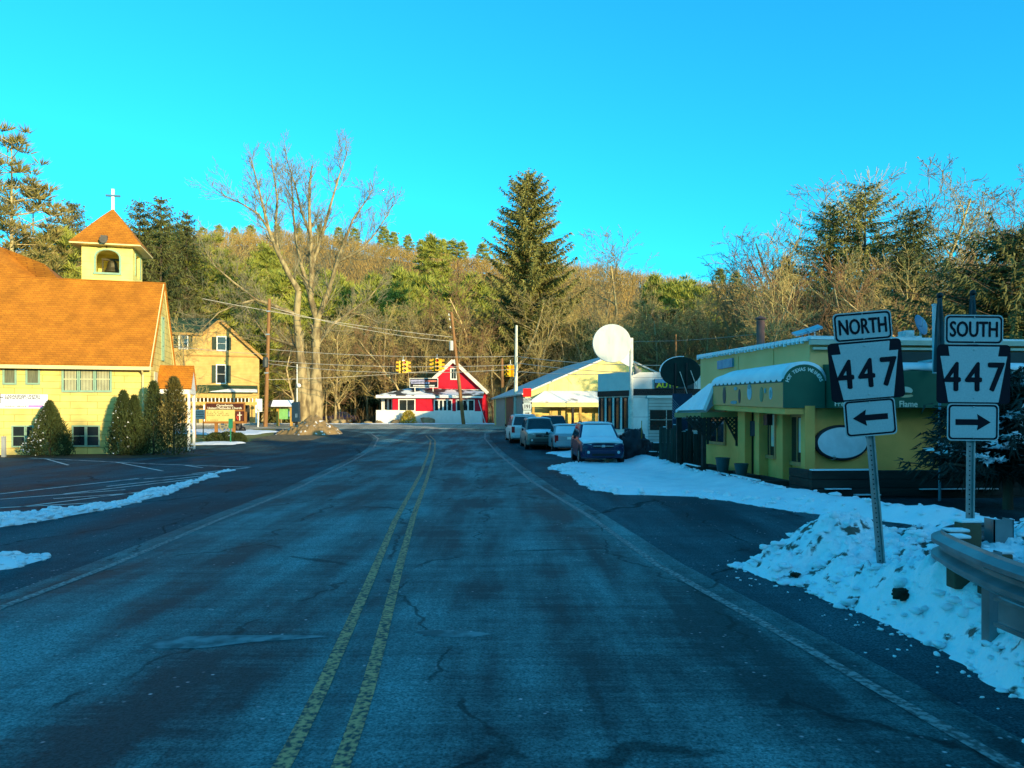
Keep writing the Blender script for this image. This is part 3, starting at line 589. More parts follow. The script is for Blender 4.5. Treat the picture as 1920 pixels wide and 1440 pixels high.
# ------------------------------------------------------------------ evergreens along the church wall
def shrub(name, label, x, y, parts, n, m, snow_side=0., bl=.13, bw=.05, group=None, cat='shrub', loose=0.):
    """parts: list of (dx, height, radius, power); leaf blades through each tapering crown"""
    z0 = gz(x, y); t = thing(name, label, cat, (x, y, z0), group=group); VV = []; FF = []; SV = []; SF = []; o = 0; so_ = 0
    for (dx, hgt, r, pw) in parts:
        u = rng.random(n)**.8; prof = r*np.clip(1-u, 0, 1)**pw*np.clip(u*9+.55, 0, 1); ang = rng.random(n)*2*np.pi
        lump = 1+.14*np.sin(ang*5+u*11)+.12*np.sin(ang*9-u*23)+.05*np.sin(ang*17+u*60)+loose*rng.normal(size=n)*.35
        rr = prof*np.sqrt(rng.uniform(.45 if not loose else .05, 1, n))*lump
        Cc = np.stack([dx+rr*np.cos(ang), rr*np.sin(ang), u*hgt*.97], 1); Dd = np.stack([np.cos(ang)*.6, np.sin(ang)*.6, np.full(n, .9)], 1)+rng.normal(size=(n, 3))*.35
        V, Fc = blades(Cc, Dd, rng.uniform(.7, 1.5, n)*bl, bw); VV.append(V); FF.append(Fc+o); o += len(V)
        if snow_side:
            k = (np.cos(ang-np.pi*1.12) > .2) & (rng.random(n) < snow_side) & (rr > prof*.80) & (np.sin(ang*9+u*31)+np.sin(u*47-ang*4) > .2)
            V, Fc = blades(Cc[k]*[1.02, 1.02, 1]+[0, 0, .02], rng.normal(size=(k.sum(), 3))*[1, 1, .3], .09, .07); SV.append(V); SF.append(Fc+so_); so_ += len(V)
    soup('leaves', np.concatenate(VV), np.concatenate(FF), m, t)
    b = MB()
    for (dx, hgt, r, pw) in parts: b.tube([(dx, 0, -.1), (dx, 0, hgt*.75)], [.06, .015], 6)
    b.build('trunk', M_barkdark, t)
    if snow_side and so_: soup('snow_dusting', np.concatenate(SV), np.concatenate(SF), M_snow, t)
    return t
def at_px(px, Y): return PX(px, Y), Y
x, y = at_px(93, 37.4); shrub('cone_shrub', 'broad cone clipped evergreen with snow on its left flank by the banner', x, y, [(0, 2.7, 1.15, .82)], 9000, M_arbor, .5)
x, y = at_px(236, 38.2); shrub('arborvitae', 'dark evergreen with twin spires beside the basement window', x, y, [(-.12, 3.25, .75, .62), (.42, 3.0, .6, .6)], 6500, M_arbor, .12)
x, y = at_px(288, 38.6); shrub('arborvitae', 'loose see-through evergreen touching the church corner', x, y, [(0, 3.75, .62, .45)], 3600, M_arbor, 0, .14, .05, loose=.5)
x, y = at_px(326, 38.3); shrub('arborvitae', 'tallest loose evergreen in front of the side porch', x, y, [(0, 3.95, .80, .45)], 5200, mat('bronze_leaves', (.13, .10, .02), (.04, .05, .015), rough=.7, scale=1.2, rand=.6), 0, .14, .05, loose=.45)
x, y = at_px(425, 50.5); shrub('round_hedge', 'low round clipped hedge under the church sign board', x, y, [(-.7, .62, .75, .35), (.1, .68, .8, .35), (.75, .6, .6, .35)], 2500, M_arbor, .0, .08, .05, cat='hedge')
# low stone edging and boulder row by the planting strip is hidden; bollard at the lot
b = MB(); x, y = at_px(7, 36.3); b.box(x-.08, x+.08, y-.08, y+.08, -.05, .95); b.box(x-.085, x+.085, y-.085, y+.085, .95, .99)
tag(b.build('bollard', mat('grey_post', (.34, .36, .34), rough=.7), bevel=.015), 'short grey post at the edge of the church parking lot', 'bollard')
# ------------------------------------------------------------------ church sign board
Ys = 53.; z0 = gz(-19, Ys)
sb = thing('church_sign_board', 'brown framed sign board with letter panel and red emblem on two posts', 'sign', (PX(418, Ys), Ys, z0))
ox, oy, oz_ = PX(418, Ys), Ys, z0
fx = lambda px: PX(px, Ys)-ox; fz = lambda py: PZ(py, Ys)-oz_
M_signwood = mat('orange_wood', (.36, .16, .045), (.28, .12, .03), rough=.7); M_maroon = mat('maroon_panel', (.085, .025, .02), rough=.5); M_cream = mat('cream_panel', (.62, .54, .20), (.56, .48, .17), rough=.5)
b = MB(); b.box(fx(383), fx(458), -.12, .12, fz(794), fz(790)); b.box(fx(385.5), fx(387), -.12, .12, fz(790), fz(757)); b.box(fx(459), fx(462), -.12, .12, fz(794), fz(772)); b.box(fx(387), fx(459), .0, .12, fz(790), fz(757)); b.box(fx(387), fx(459), -.12, .12, fz(757), fz(754.5)); b.build('frame', M_signwood, sb)
for p in (405.5, 438.5): MB().box(fx(p)-.09, fx(p)+.09, -.09, .09, -.1, fz(794)).build('post', M_signwood, sb)
MB().box(fx(387), fx(457), -.06, -.002, fz(768), fz(757)).build('title_panel', M_maroon, sb)
b = MB(); b.box(fx(386.5), fx(440.5), -.07, -.002, fz(790), fz(768.2)); b.build('letter_panel', M_cream, sb)
MB().box(fx(442), fx(458), -.06, -.002, fz(789.5), fz(771)).build('emblem_panel', M_maroon, sb)
M_redp = mat('red_paint', (.60, .05, .04), rough=.5); M_crm = mat('cream_letters', (.75, .70, .55), rough=.5)
b = MB(); put_text(b, 'Canadensis', fx(422), fz(760.2), -.06, .22, 1., .008, fit=1.15); put_text(b, 'United Methodist Church', fx(422), fz(765.3), -.06, .21, 1., .008, fit=2.35)
cxx = fx(450); b.box(cxx-.035, cxx+.035, -.072, -.061, fz(788.5), fz(772.5)); b.box(cxx-.15, cxx+.15, -.074, -.061, fz(779.2), fz(777.4))
fl = [(-.05, 0), (-.16, .12), (-.22, .28), (-.15, .44), (-.12, .56), (-.20, .42), (-.30, .25), (-.22, .06)]
b.prism([(cxx+p[0]*.8, fz(788.5)+p[1]*.95) for p in fl], -.073, -.061, 'xz', 1); b.prism([(cxx-.02-p[0]*.35-.12, fz(785)+p[1]*.6) for p in fl], -.0735, -.061, 'xz', 1)
for row, ww in ((772.5, .62), (775.5, .8), (778.5, .86), (787.5, .5)):
    x = fx(389)
    while x < fx(389)+(fx(438)-fx(389))*ww:
        w_ = RD.uniform(.05, .09); b.box(x, x+w_, -.076, -.071, fz(row+1), fz(row-.6), 2); x += w_+RD.choice((.04, .04, .16))
b.build('lettering', [M_crm, M_redp, mat('brown_letters', (.30, .22, .08), rough=.7)], sb)  # letter panel dashes are plain brown letters
Yn = 55.; w = thing('white_notice', 'small white notice board left of the church sign board', 'sign', (PX(374, Yn), Yn, gz(-21, Yn)))
zt = PZ(768, Yn)-gz(-21, Yn); zb_ = PZ(786, Yn)-gz(-21, Yn)
MB().box(-.4, .4, -.03, .03, zb_, zt).build('panel', M_white, w); b = MB(); b.box(-.3, -.24, -.02, .02, -.1, zb_); b.box(.24, .3, -.02, .02, -.1, zb_); b.build('post', M_signwood, w)
b = MB()
for r_ in range(3):
    x = -.25
    while x < .25: w_ = RD.uniform(.03, .07); b.box(x, x+w_, -.036, -.031, zt-.2-r_*.17, zt-.13-r_*.17); x += w_+.03
b.build('lettering', M_ink, w)
b = MB(); x, y = at_px(432.5, 49.0); z0 = gz(x, y); b.box(x-.03, x+.03, y-.02, y+.02, z0-.1, z0+1.0); b.box(x-.13, x+.13, y-.03, y+.03, z0+.98, z0+1.6)
tag(b.build('green_marker', mat('green_enamel', (.02, .22, .13), rough=.4)), 'narrow green marker post standing at the round hedge', 'marker post')
b = MB(); x, y = at_px(424, 62); z0 = gz(x, y); R_ = .48
for i in range(28):
    a0, a1 = 2*math.pi*i/28, 2*math.pi*(i+1)/28; b.bar((x+R_*math.cos(a0), y, z0+.55+R_*math.sin(a0)), (x+R_*math.cos(a1), y, z0+.55+R_*math.sin(a1)), .09)
for i in range(4): a0 = math.pi*i/4; b.bar((x-R_*math.cos(a0), y, z0+.55-R_*math.sin(a0)), (x+R_*math.cos(a0), y, z0+.55+R_*math.sin(a0)), .06)
b.box(x-.5, x+.5, y-.2, y+.2, z0-.1, z0+.1); tag(b.build('wagon_wheel', mat('weathered_wood', (.30, .25, .14), rough=.9)), 'old spoked wagon wheel standing behind the sign board', 'wheel')
b = MB(); x, y = at_px(447, 62); z0 = gz(x, y); b.rock((x, y, z0+.42), (.30, .3, .5), 3, 8, .5); b.rock((x+.35, y, z0+.2), (.25, .25, .25), 4, 8, .4)
tag(b.build('dark_planter', M_black, smooth=True), 'dark lumpy planter right of the wagon wheel', 'planter')
# ------------------------------------------------------------------ yellow house
M_house = tile_mat('house_clapboard', (.62, .39, .14), (.59, .37, .13), (.50, .34, .08), 6, .16, .10, .75, bump=.35)
M_groof = tile_mat('green_shingles', (.045, .10, .05), (.035, .08, .042), (.02, .04, .025), .5, .22, .1, .85, bump=.5)
Yh = 80.; hz0 = gz(-30, Yh); HF = Fr(PX(413, Yh), Yh, rad(19))
hs = thing('yellow_house', 'three storey yellow clapboard house with green roof and dark shutters', 'house', (HF.o.x, HF.o.y, hz0), HF.rz)
hx = lambda px, d=0.: HF.xz(px, 700, d)[0]
hzf = lambda py, d=0., px=413: HF.xz(px, py, d)[1]-hz0
gp = [(hx(290), -.4), (hx(486), -.4), (hx(486), hzf(667, 0, 486)), (hx(413), hzf(601)), (hx(383), hzf(628, 0, 383)), (hx(290), hzf(628, 0, 383))]
MB().prism(gp, 0, 9).build('wall', M_house, hs)
zr = hzf(601); slope = (zr-hzf(667, 0, 486))/(hx(486)-hx(413)); d2 = .35
b = MB(); xe = hx(486)+.5
b.slab([(hx(413), -d2, zr+.16), (xe, -d2, zr+.16-slope*(xe-hx(413))), (xe, 9.3, zr+.16-slope*(xe-hx(413))), (hx(413), 9.3, zr+.16)], .16)
xl = hx(381); b.slab([(hx(413)-.002, -d2, zr+.159), (hx(413)-.002, 9.3, zr+.159), (xl, 9.3, zr+.16+slope*xl), (xl, -d2, zr+.16+slope*xl)], .16)
zrg = hzf(598, 4.5); zev = hzf(626)
b.slab([(hx(285), -.4, zev+.05), (hx(384), -.4, zev+.05), (hx(413), 4.5, zrg), (hx(285), 4.5, zrg)], .14)
b.slab([(hx(285), 9.3, zev), (hx(285), 4.502, zrg-.002), (hx(413), 4.502, zrg-.002), (hx(413), 9.3, zev)], .14)
b.build('roof', M_groof, hs)
b = MB(); b.bar((hx(413), -.42, zr+.02), (xe, -.42, zr+.02-slope*(xe-hx(413))), .05, .28); b.bar((hx(413), -.43, zr+.02), (xl, -.43, zr+.02+slope*xl), .05, .28); b.box(hx(290), xl, -.45, -.40, zev-.25, zev-.02)
b.box(hx(290), hx(486)+.1, -.12, -.003, hzf(668.5), hzf(666)); b.build('trim_boards', mat('tan_trim', (.42, .24, .07), rough=.7), hs)
M_shut = mat('shutter_green', (.025, .05, .03), rough=.6)
for (x0, x1, y0, y1, s1, s2) in ((337, 351, 632, 655, (325.5, 334), (353, 361)), (408, 423, 632, 656, (397.5, 406), (425, 433.5)), (407, 422, 685, 718, (397, 405.5), (424, 433))):
    window(hs, hx(x0), hx(x1), hzf(y1), hzf(y0), 0., nx=1, ny=2, fw=.11, fm=M_white, gm=M_glass)
    for s_ in (s1, s2):
        b = MB(); b.box(hx(s_[0]), hx(s_[1]), -.06, -.003, hzf(y1), hzf(y0))
        for i in range(9): zz_ = hzf(y1)+(hzf(y0)-hzf(y1))*(i+.5)/9; b.box(hx(s_[0])+.06, hx(s_[1])-.06, -.075, -.06, zz_-.06, zz_+.02)
        b.build('shutter', M_shut, hs)
# porch with a green roof, brackets and posts
zp = hzf(727); b = MB(); b.slab([(hx(340), -2.0, hzf(735, -2.0)), (hx(483), -2.0, hzf(735, -2.0)), (hx(483), 0, hzf(722)), (hx(340), 0, hzf(722))], .12)
po = b.build('porch_roof', M_groof, hs)
b = MB(); b.slab([(hx(395), -2.02, hzf(735, -2.)+.06), (hx(482), -2.02, hzf(735, -2.)+.06), (hx(482), -1.1, hzf(730, -1.1)+.06), (hx(430), -1.1, hzf(730, -1.1)+.06)], .05); b.build('snow', M_snow, po)
pz = hzf(736, -2.)
b = MB(); b.box(hx(330), hx(482), -2.0, -1.85, pz-.55, pz-.12); b.box(hx(330), hx(482), -1.98, -1.9, pz-1.25, pz-.95); b.build('porch_beam', mat('ochre_trim', (.58, .36, .10), rough=.7), hs)
b = MB()
for i in range(22): xx = hx(335)+(hx(480)-hx(335))*i/21; b.box(xx-.05, xx+.05, -1.96, -1.9, pz-.95, pz-.55)
b.build('spindles', M_white, hs)
for px in (345, 385, 452, 466, 480): MB().box(hx(px)-.09, hx(px)+.09, -1.98, -1.8, -.3, pz-1.25).build('porch_post', M_white if px != 466 else M_darkwood, hs)
MB().box(hx(452), hx(465), -.04, -.002, 0, 2.1).build('door', M_darkwood, hs)
MB().box(hx(330), hx(484), -2.1, 0, -.4, .25).build('porch_floor', M_concrete, hs)
# ------------------------------------------------------------------ notice kiosk, blue post box stand, street lamp, poles
Yk = 74.; kz = gz(-22, Yk); ks = thing('notice_kiosk', 'small roofed notice board with green panel between wooden posts', 'notice board', (PX(528, Yk), Yk, kz))
kx = lambda px: PX(px, Yk)-PX(528, Yk); kzf = lambda py: PZ(py, Yk)-kz
M_yw = mat('golden_wood', (.50, .30, .06), (.42, .24, .05), rough=.7)
for p in (521, 546.5): MB().box(kx(p)-.11, kx(p)+.11, -.11, .11, -.3, kzf(764)).build('post', M_yw, ks)
MB().box(kx(523.5), kx(545), -.05, .05, kzf(786), kzf(766)).build('board', mat('green_board', (.22, .50, .16), rough=.6), ks)
MB().box(kx(541), kx(545), -.065, -.051, kzf(781), kzf(771)).build('paper', M_white, ks)
b = MB(); zr_ = kzf(751); ze = kzf(763); yr0 = .7
b.slab([(kx(506), -yr0, ze), (kx(551), -yr0, ze), (kx(551), 0, zr_), (kx(506), 0, zr_)], .08); b.slab([(kx(551), yr0, ze), (kx(506), yr0, ze), (kx(506), .002, zr_), (kx(551), .002, zr_)], .08); r_ = b.build('roof', M_darkwood, ks)
MB().slab([(kx(512), -yr0-.02, ze+.05), (kx(551), -yr0-.02, ze+.05), (kx(551), -.02, zr_+.04), (kx(512), -.02, zr_+.04)], .06).build('snow', M_snow, r_)
Yb = 70.; bz0 = gz(-19, Yb); x = PX(556, Yb)
q = thing('blue_sign_cabinet', 'dark blue cabinet on a post standing against the big bare tree', 'cabinet', (x, Yb, bz0))
b = MB(); zt = PZ(753, Yb)-bz0; zb_ = PZ(791, Yb)-bz0; b.prism([(-.40, zb_), (.34, zb_), (.26, zt), (-.40, zt-.1)], -.2, .2); b.build('cabinet', mat('navy_enamel', (.010, .035, .065), rough=.5), q, bevel=.02)
MB().box(-.1, .1, -.1, .1, -.3, zb_).build('post', M_black, q)
b = MB(); b.box(-.05, .02, -.215, -.201, zb_+.4, zb_+.75); b.box(.06, .13, -.215, -.201, zb_+.4, zb_+.75); b.build('plates', mat('blue_grey', (.12, .2, .28), rough=.5), q)
Yp = 72.5; pz0 = gz(-19, Yp); x = PX(557, Yp); q = thing('street_lamp', 'thin white lamp post with white globe beside the blue cabinet', 'street lamp', (x, Yp, pz0))
zt = PZ(683, Yp)-pz0; MB().tube([(0, 0, -.2), (0, 0, zt)], [.06, .045], 8).build('pole', M_white, q)
zl = PZ(723, Yp)-pz0; b = MB(); b.rock((.2, -.15, zl), (.2, .2, .2), 1, 10, 0.); b.bar((0, 0, zl-.1), (.2, -.15, zl-.1), .05); b.build('globe', M_white, q, smooth=True)
b = MB(); x, y = at_px(483.5, 71); z0 = gz(x, y); b.tube([(x, y, z0-.2), (x+.12, y, PZ(748, y))], .06, 8); zt = PZ(748, y); b.box(x-.05, x+.40, y-.1, y+.05, PZ(772, y), zt); b.rock((x+.15, y-.12, PZ(765, y)), (.24, .2, .25), 1, 8, 0)
tag(b.build('white_meter_post', M_white), 'pale post with meter boxes left of the leaning utility pole', 'post')
def utility_pole(px0, py0, px1, py1, Y, r, label, extra=None):
    z0 = gz(PX(px0, Y), Y); bx = PX(px0, Y); t = thing('utility_pole', label, 'utility pole', (bx, Y, z0))
    top = (PX(px1, Y)-bx, 0, PZ(py1, Y)-z0); MB().tube([(0, 0, -.4), top], [r, r*.72], 12).build('pole', M_utility, t)
    if extra: extra(t, top)
    return t
def ex1(t, top):
    f = lambda u: Vector(top)*u
    p = f(.50); MB().lathe([(.24, -.45), (.26, -.3), (.26, .35), (.2, .48), (.06, .5)], (p.x-.05, -.38, p.z), 14).build('transformer', mat('dark_transformer', (.05, .06, .06), rough=.5), t)
    b = MB()
    for u in (.90, .72, .42): p = f(u); b.box(p.x-.18, p.x+.18, -.22, -.1, p.z-.06, p.z+.06)
    b.build('bracket', M_steel, t)
utility_pole(497.5, 806, 505, 560, 72, .20, 'leaning brown utility pole in front of the yellow house', ex1)
def ex2(t, top):
    p = Vector(top)*.70; MB().lathe([(.22, -.55), (.24, -.5), (.24, .45), (.2, .55), (.06, .57)], (p.x-.42, -.05, p.z), 14).build('transformer', mat('pale_transformer', (.55, .56, .52), rough=.5), t)
    b = MB()
    for u in (.93, .86, .97): p = Vector(top)*u; b.box(p.x-.35, p.x+.05, -.06, .06, p.z-.04, p.z+.04); b.lathe([(.05, 0), (.06, .12), (.03, .2)], (p.x-.32, 0, p.z+.04), 8)
    b.build('insulators', M_steel, t)
utility_pole(870, 793, 846, 585, 88, .22, 'leaning utility pole with pale transformer before the red house', ex2)
utility_pole(766, 760, 767, 682, 120, .14, 'short distant utility pole behind the hanging signals')
utility_pole(943, 735, 941, 672, 84, .22, 'stub of orange brown pole beside the barn roof')
utility_pole(1268, 740, 1267, 627, 60, .10, 'slim red brown pole rising behind the dark oval sign')
Yst = 66.; t = thing('metal_pole', 'tall pale steel signal pole at the corner of the barn', 'pole', (PX(966.5, Yst), Yst, gz(0, Yst)))
MB().tube([(0, 0, -.2), (.08, 0, PZ(610, Yst)-gz(0, Yst))], [.20, .11], 14).build('shaft', mat('pale_galvanised', (.62, .64, .52), rough=.5), t)
b = MB(); b.box(-.1, .3, -.25, -.12, 2.5, 2.95); b.build('control_box', M_white, t)
# guy guards by the red house pole
for (px0, py0, px1, py1, lab) in ((911, 793, 897, 750, 'long white plastic guy wire guard leaning beside the red house'), (884, 790, 875, 752, 'shorter white plastic guy wire guard behind the utility pole')):
    Y = 88.5; z0 = gz(PX(px0, Y), Y); b = MB(); b.tube([(PX(px0, Y), Y, z0-.1), (PX(px1, Y), Y, PZ(py1, Y))], .05, 6); tag(b.build('guy_guard', M_white), lab, 'guy guard')
# ------------------------------------------------------------------ overhead wires and signals
def wire(label, p, q, sag=.6, r=.026, name='overhead_wire', grp='overhead wires at the junction'):
    p = Vector(p); q = Vector(q); pts = []
    for i in range(17): u = i/16; v = p.lerp(q, u); v.z -= sag*4*u*(1-u); pts.append(v)
    b = MB(); b.tube(pts, r, 5); return tag(b.build(name, M_wire), label, 'wire', grp)
WP = lambda px, py, Y: P(px, py, Y)
wire('highest wire sloping from the sky side down to the red house pole', WP(380, 560, 70), WP(848, 632, 88), .3)
wire('wire crossing in front of the bare tree to the transformer pole', WP(504, 575, 72), WP(850, 640, 88), .5)
wire('long level wire from the leaning pole past the steel pole', WP(505, 655, 72), WP(967, 668, 66), .3)
wire('long level wire from the steel pole towards the restaurant roof', WP(967, 668, 66), WP(1330, 684, 50), .3)
wire('second wire from the steel pole behind the round white sign', WP(967, 680, 66), WP(1330, 700, 50), .3)
wire('wire from the steel pole over the barn front', WP(967, 696, 66), WP(1130, 702, 60), .1)
wire('signal span wire between the leaning pole and the steel pole', WP(503, 676, 71.8), WP(967, 684, 66), .35)
wire('lower span wire tied below the signal heads', WP(503, 682, 71.8), WP(967, 692, 66), .55)
wire('thin wire rising right to left under the signals', WP(503, 712, 71.8), WP(860, 690, 88), .2, .022)
wire('church service wire passing in front of the yellow house', WP(262, 640, 50), WP(503, 664, 71.8), .15, .02)
wire('thin wire crossing the sunlit trees above the dark oval sign', WP(1180, 640, 90), WP(1520, 612, 70), .4, .02)
M_sig = mat('signal_yellow', (.75, .42, .01), (.68, .36, .01), rough=.5); M_lens = {'red': mat('red_lens', (.5, .03, .02), rough=.3), 'dark': mat('dark_lens', (.03, .025, .01), rough=.3)}
def signal(px, py, Y, label, lean=0.):
    c = P(px, py, Y); t = thing('traffic_signal', label, 'traffic signal', c, rz=rad(lean), group='yellow signal heads hung over the junction')
    b = MB(); b.tube([(0, 0, .55), (0, 0, .95)], .04, 6); b.box(-.1, .1, -.1, .1, .5, .6); b.build('hanger', M_steel, t)
    for a in (0, 90, 180, 270):
        T = Matrix.Rotation(rad(a), 4, 'Z'); b = MB(T); b.box(-.17, .17, -.42, -.19, -.55, .52)
        for k_ in range(3):
            zc = .34-k_*.35
            vs = []; n = 9
            for yy in (-.42, -.66):
                for i in range(n): u = math.pi*(-.1+1.2*i/(n-1)); vs.append((.14*math.cos(u), yy, zc+.14*math.sin(u)))
            b.add(vs, [(i, i+1, i+1+n, i+n) for i in range(n-1)])
        h = b.build('signal_head', M_sig, t)
        for k_ in range(3):
            b = MB(T); b.disc((0, .34-k_*.35), .12, .12, -.43, -.421, 16); b.build('lens', M_lens['red' if k_ == 0 else 'dark'], h)
signal(756, 688, 68.5, 'yellow signal cluster hanging furthest left against dark trees', 20)
signal(819.5, 684, 68.5, 'yellow signal cluster hanging beside the red gable', 8)
signal(957, 695, 69, 'yellow signal cluster hanging left of the steel pole', -35)
# ------------------------------------------------------------------ red house
M_red = tile_mat('red_clapboard', (.62, .008, .03), (.60, .008, .03), (.46, .006, .022), 6, .17, .06, .6, bump=.25)
M_roofdark = mat('dark_shingles', (.05, .05, .05), (.09, .085, .08), rough=.9, scale=3)
M_roofsnow = mat('snow_patched_roof', (.80, .80, .78), (.05, .05, .045), rough=.7, scale=.7, detail=9, lo=.46, hi=.52)
Yr = 95.; rz0 = gz(-5, Yr); RF = Fr(PX(850, Yr), Yr, 0); rh = thing('red_house', 'bright red gabled house with white base and low snowy front roof', 'house', (RF.o.x, RF.o.y, rz0))
rx = lambda px, d=0.: PX(px, Yr+d)-RF.o.x
rzf = lambda py, d=0.: PZ(py, Yr+d)-rz0
zg0 = rzf(731); MB().prism([(rx(789, 0), -.2), (rx(910), -.2), (rx(910), zg0), (rx(850), rzf(678)), (rx(789), zg0)], 0, 11).build('wall', M_red, rh)
b = MB(); za = rzf(676)+.1; sl = (za-rzf(731))/(rx(910)-rx(850)); e_ = rx(912)+.2
b.slab([(0, -.45, za), (e_, -.45, za-sl*e_), (e_, 11.3, za-sl*e_), (0, 11.3, za)], .22); b.slab([(-.002, -.45, za-.001), (-.002, 11.3, za-.001), (-e_, 11.3, za-sl*e_), (-e_, -.45, za-sl*e_)], .22); b.build('roof', M_roofsnow, rh)
b = MB(); b.bar((0, -.5, za-.12), (e_, -.5, za-.12-sl*e_), .08, .42); b.bar((0, -.51, za-.12), (-e_, -.51, za-.12-sl*e_), .08, .42); b.box(rx(790), rx(909), -.12, -.004, zg0-.12, zg0+.06); b.build('rake_board', mat('pink_white_trim', (.78, .70, .60), rough=.6), rh)
window(rh, rx(846.5), rx(855), rzf(710), rzf(692), 0., nx=2, ny=1, fw=.14, fm=M_white, gm=M_glass)
d_ = -3.0
# enclosed front porch
MB().box(rx(736, d_), rx(903, d_), d_, -.004, rzf(771, d_), rzf(742, d_)).build('porch_wall', M_red, rh)
MB().box(rx(712, d_), rx(736, d_)-.004, d_+1.2, -.004, rzf(771, d_), rzf(742, d_)).build('side_bay', M_white, rh)
b = MB(); b.box(rx(707, d_), rx(751, d_), d_-.7, d_-.15, -.3, rzf(769, d_)); b.box(rx(736, d_), rx(904, d_), d_-.1, -.01, -.3, rzf(771, d_)-.005); b.build('white_base', M_white, rh)
b = MB(); ze = rzf(741, d_); e0 = (rx(706, d_), d_-.5, ze); e1 = (rx(906, d_), d_-.5, ze); r0 = (rx(770), 0, rzf(727)); r1 = (rx(908), 0, rzf(731.5))
b.slab([e0, e1, r1, r0], .16); b.slab([(rx(706, d_), d_-.499, ze-.001), (rx(770), -.001, rzf(727)-.001), (rx(770), 4, rzf(727)), (rx(706, d_), 4, ze)], .16)
b.build('porch_roof', M_roofsnow, rh)
b = MB(); b.box(rx(706, d_), rx(906, d_), d_-.55, d_-.45, ze-.35, ze-.1); b.build('fascia', M_white, rh)
for (x0, x1, y0, y1, n) in ((749, 777, 750, 769.5, 2), (815.5, 846, 751, 769.5, 4), (857, 888, 751, 769.5, 3)):
    window(rh, rx(x0, d_), rx(x1, d_), rzf(y1, d_), rzf(y0, d_), d_, nx=n, ny=1, fw=.13, fm=M_white, gm=M_glass, bw=.18 if n > 2 else .05)
b = MB(); window(rh, rx(718, d_), rx(731, d_), rzf(768, d_), rzf(748, d_), d_+1.2, nx=2, ny=1, fw=.1, fm=M_white, gm=M_glass, bw=.25)
# sign on its roof
sg = thing('roof_sign', 'dark sign with blue and red lettering standing on the red house roof', 'sign', (rx(801, -2)+RF.o.x, Yr-2, rz0))
sx = lambda px: PX(px, Yr-2)-PX(801, Yr-2)
szf = lambda py: PZ(py, Yr-2)-rz0
MB().box(sx(769), sx(820.5), -.08, .08, szf(726), szf(710)).build('panel', M_black, sg)
b = MB(); b.box(sx(768), sx(821.5), -.12, .1, szf(710), szf(709)); b.box(sx(768), sx(821.5), -.12, .1, szf(727), szf(726)); b.box(sx(768), sx(769), -.12, .1, szf(726), szf(710)); b.box(sx(820.5), sx(821.5), -.12, .1, szf(726), szf(710))
b.bar((sx(778), 0, szf(727)), (sx(778), .1, szf(734)), .1); b.bar((sx(812), 0, szf(727)), (sx(812), .1, szf(734)), .1); b.build('frame', M_white, sg)
b = MB()
def dashes(mb, x0, x1, z0, z1, y, mi, gap=.03, w=(.10, .17)):
    x = x0
    while x < x1-.08:
        w_ = min(RD.uniform(*w), x1-x); mb.box(x, x+w_, y-.012, y, z0, z1, mi)
        if RD.random() < .75: mb.box(x+w_*.3, x+w_*.65, y-.014, y, z0+(z1-z0)*.35, z0+(z1-z0)*.7, 3)
        x += w_+gap
dashes(b, sx(770), sx(796), szf(715.5), szf(712), -.08, 0); dashes(b, sx(796), sx(819), szf(716), szf(713), -.08, 1); dashes(b, sx(771), sx(805), szf(719.5), szf(717), -.08, 0); dashes(b, sx(775), sx(815), szf(724.5), szf(722), -.08, 2)
b.build('lettering', [mat('lilac_letters', (.55, .56, .85), rough=.5), mat('coral_letters', (.75, .22, .16), rough=.5), M_white, M_black], sg)
# boulders and bush before the red house
M_rock = mat('tan_boulder', (.36, .28, .15), (.22, .16, .09), rough=.95, scale=1.5, detail=9, bump=.6, bscale=6)
for i, (px, py, w_, h_, lab) in enumerate(((634, 787, 15, 9, 'boulder beside the dark parked car'), (690, 789, 9, 5, 'flat snow topped stone left of the red house'), (711, 790, 8, 6, 'low brown stone before the white wall'), (747, 788, 15, 8, 'boulder left of the golden bush'), (803, 786, 14, 12, 'largest round boulder right of the golden bush'), (775, 793, 8, 3, 'snow topped low stone in front of the golden bush'))):
    Y = 91.2; x = PX(px, Y); z0 = gz(x, Y); k = kk(Y); b = MB(); b.rock((x, Y, z0+h_/k*.35), (w_/k, w_/k*.8, h_/k*.75), i+20, 10, .3)
    tag(b.build('boulder', M_rock, smooth=True), lab, 'boulder', 'boulders along the crossing road')
Y = 90.5; x = PX(766, Y); shrub('golden_bush', 'round golden leaved bush before the red house', x, Y, [(0, 1.55, .95, .35)], 1500, mat('golden_leaves', (.55, .42, .04), (.32, .25, .03), rough=.7, scale=2, rand=.6), 0, .16, .09, cat='bush')
# cream house behind the red one
Yc = 112.; c0 = gz(5, Yc); cw_ = thing('cream_house', 'pale cream house half hidden behind the red house and the barn', 'house', (PX(905, Yc), Yc, c0))
qx = lambda px: PX(px, Yc)-PX(905, Yc)
qz = lambda py: PZ(py, Yc)-c0
MB().box(qx(862), qx(938), 0, 9, -.3, qz(699)).build('wall', mat('cream_siding', (.74, .68, .38), (.68, .62, .34), rough=.7), cw_)
b = MB(); b.slab([(qx(855), -.5, qz(700)), (qx(942), -.5, qz(700)), (qx(925), 4.5, qz(672)), (qx(855), 4.5, qz(672))], .2); b.slab([(qx(942), 9.5, qz(700)), (qx(855), 9.5, qz(700)), (qx(855), 4.501, qz(672)-.002), (qx(925), 4.501, qz(672)-.002)], .2); b.build('roof', mat('pale_snowy_roof', (.78, .74, .60), (.55, .50, .36), rough=.8, scale=.5), cw_)
window(cw_, qx(915), qx(921), qz(730), qz(708), 0, nx=1, ny=2, fw=.1, fm=M_white, gm=M_glass)
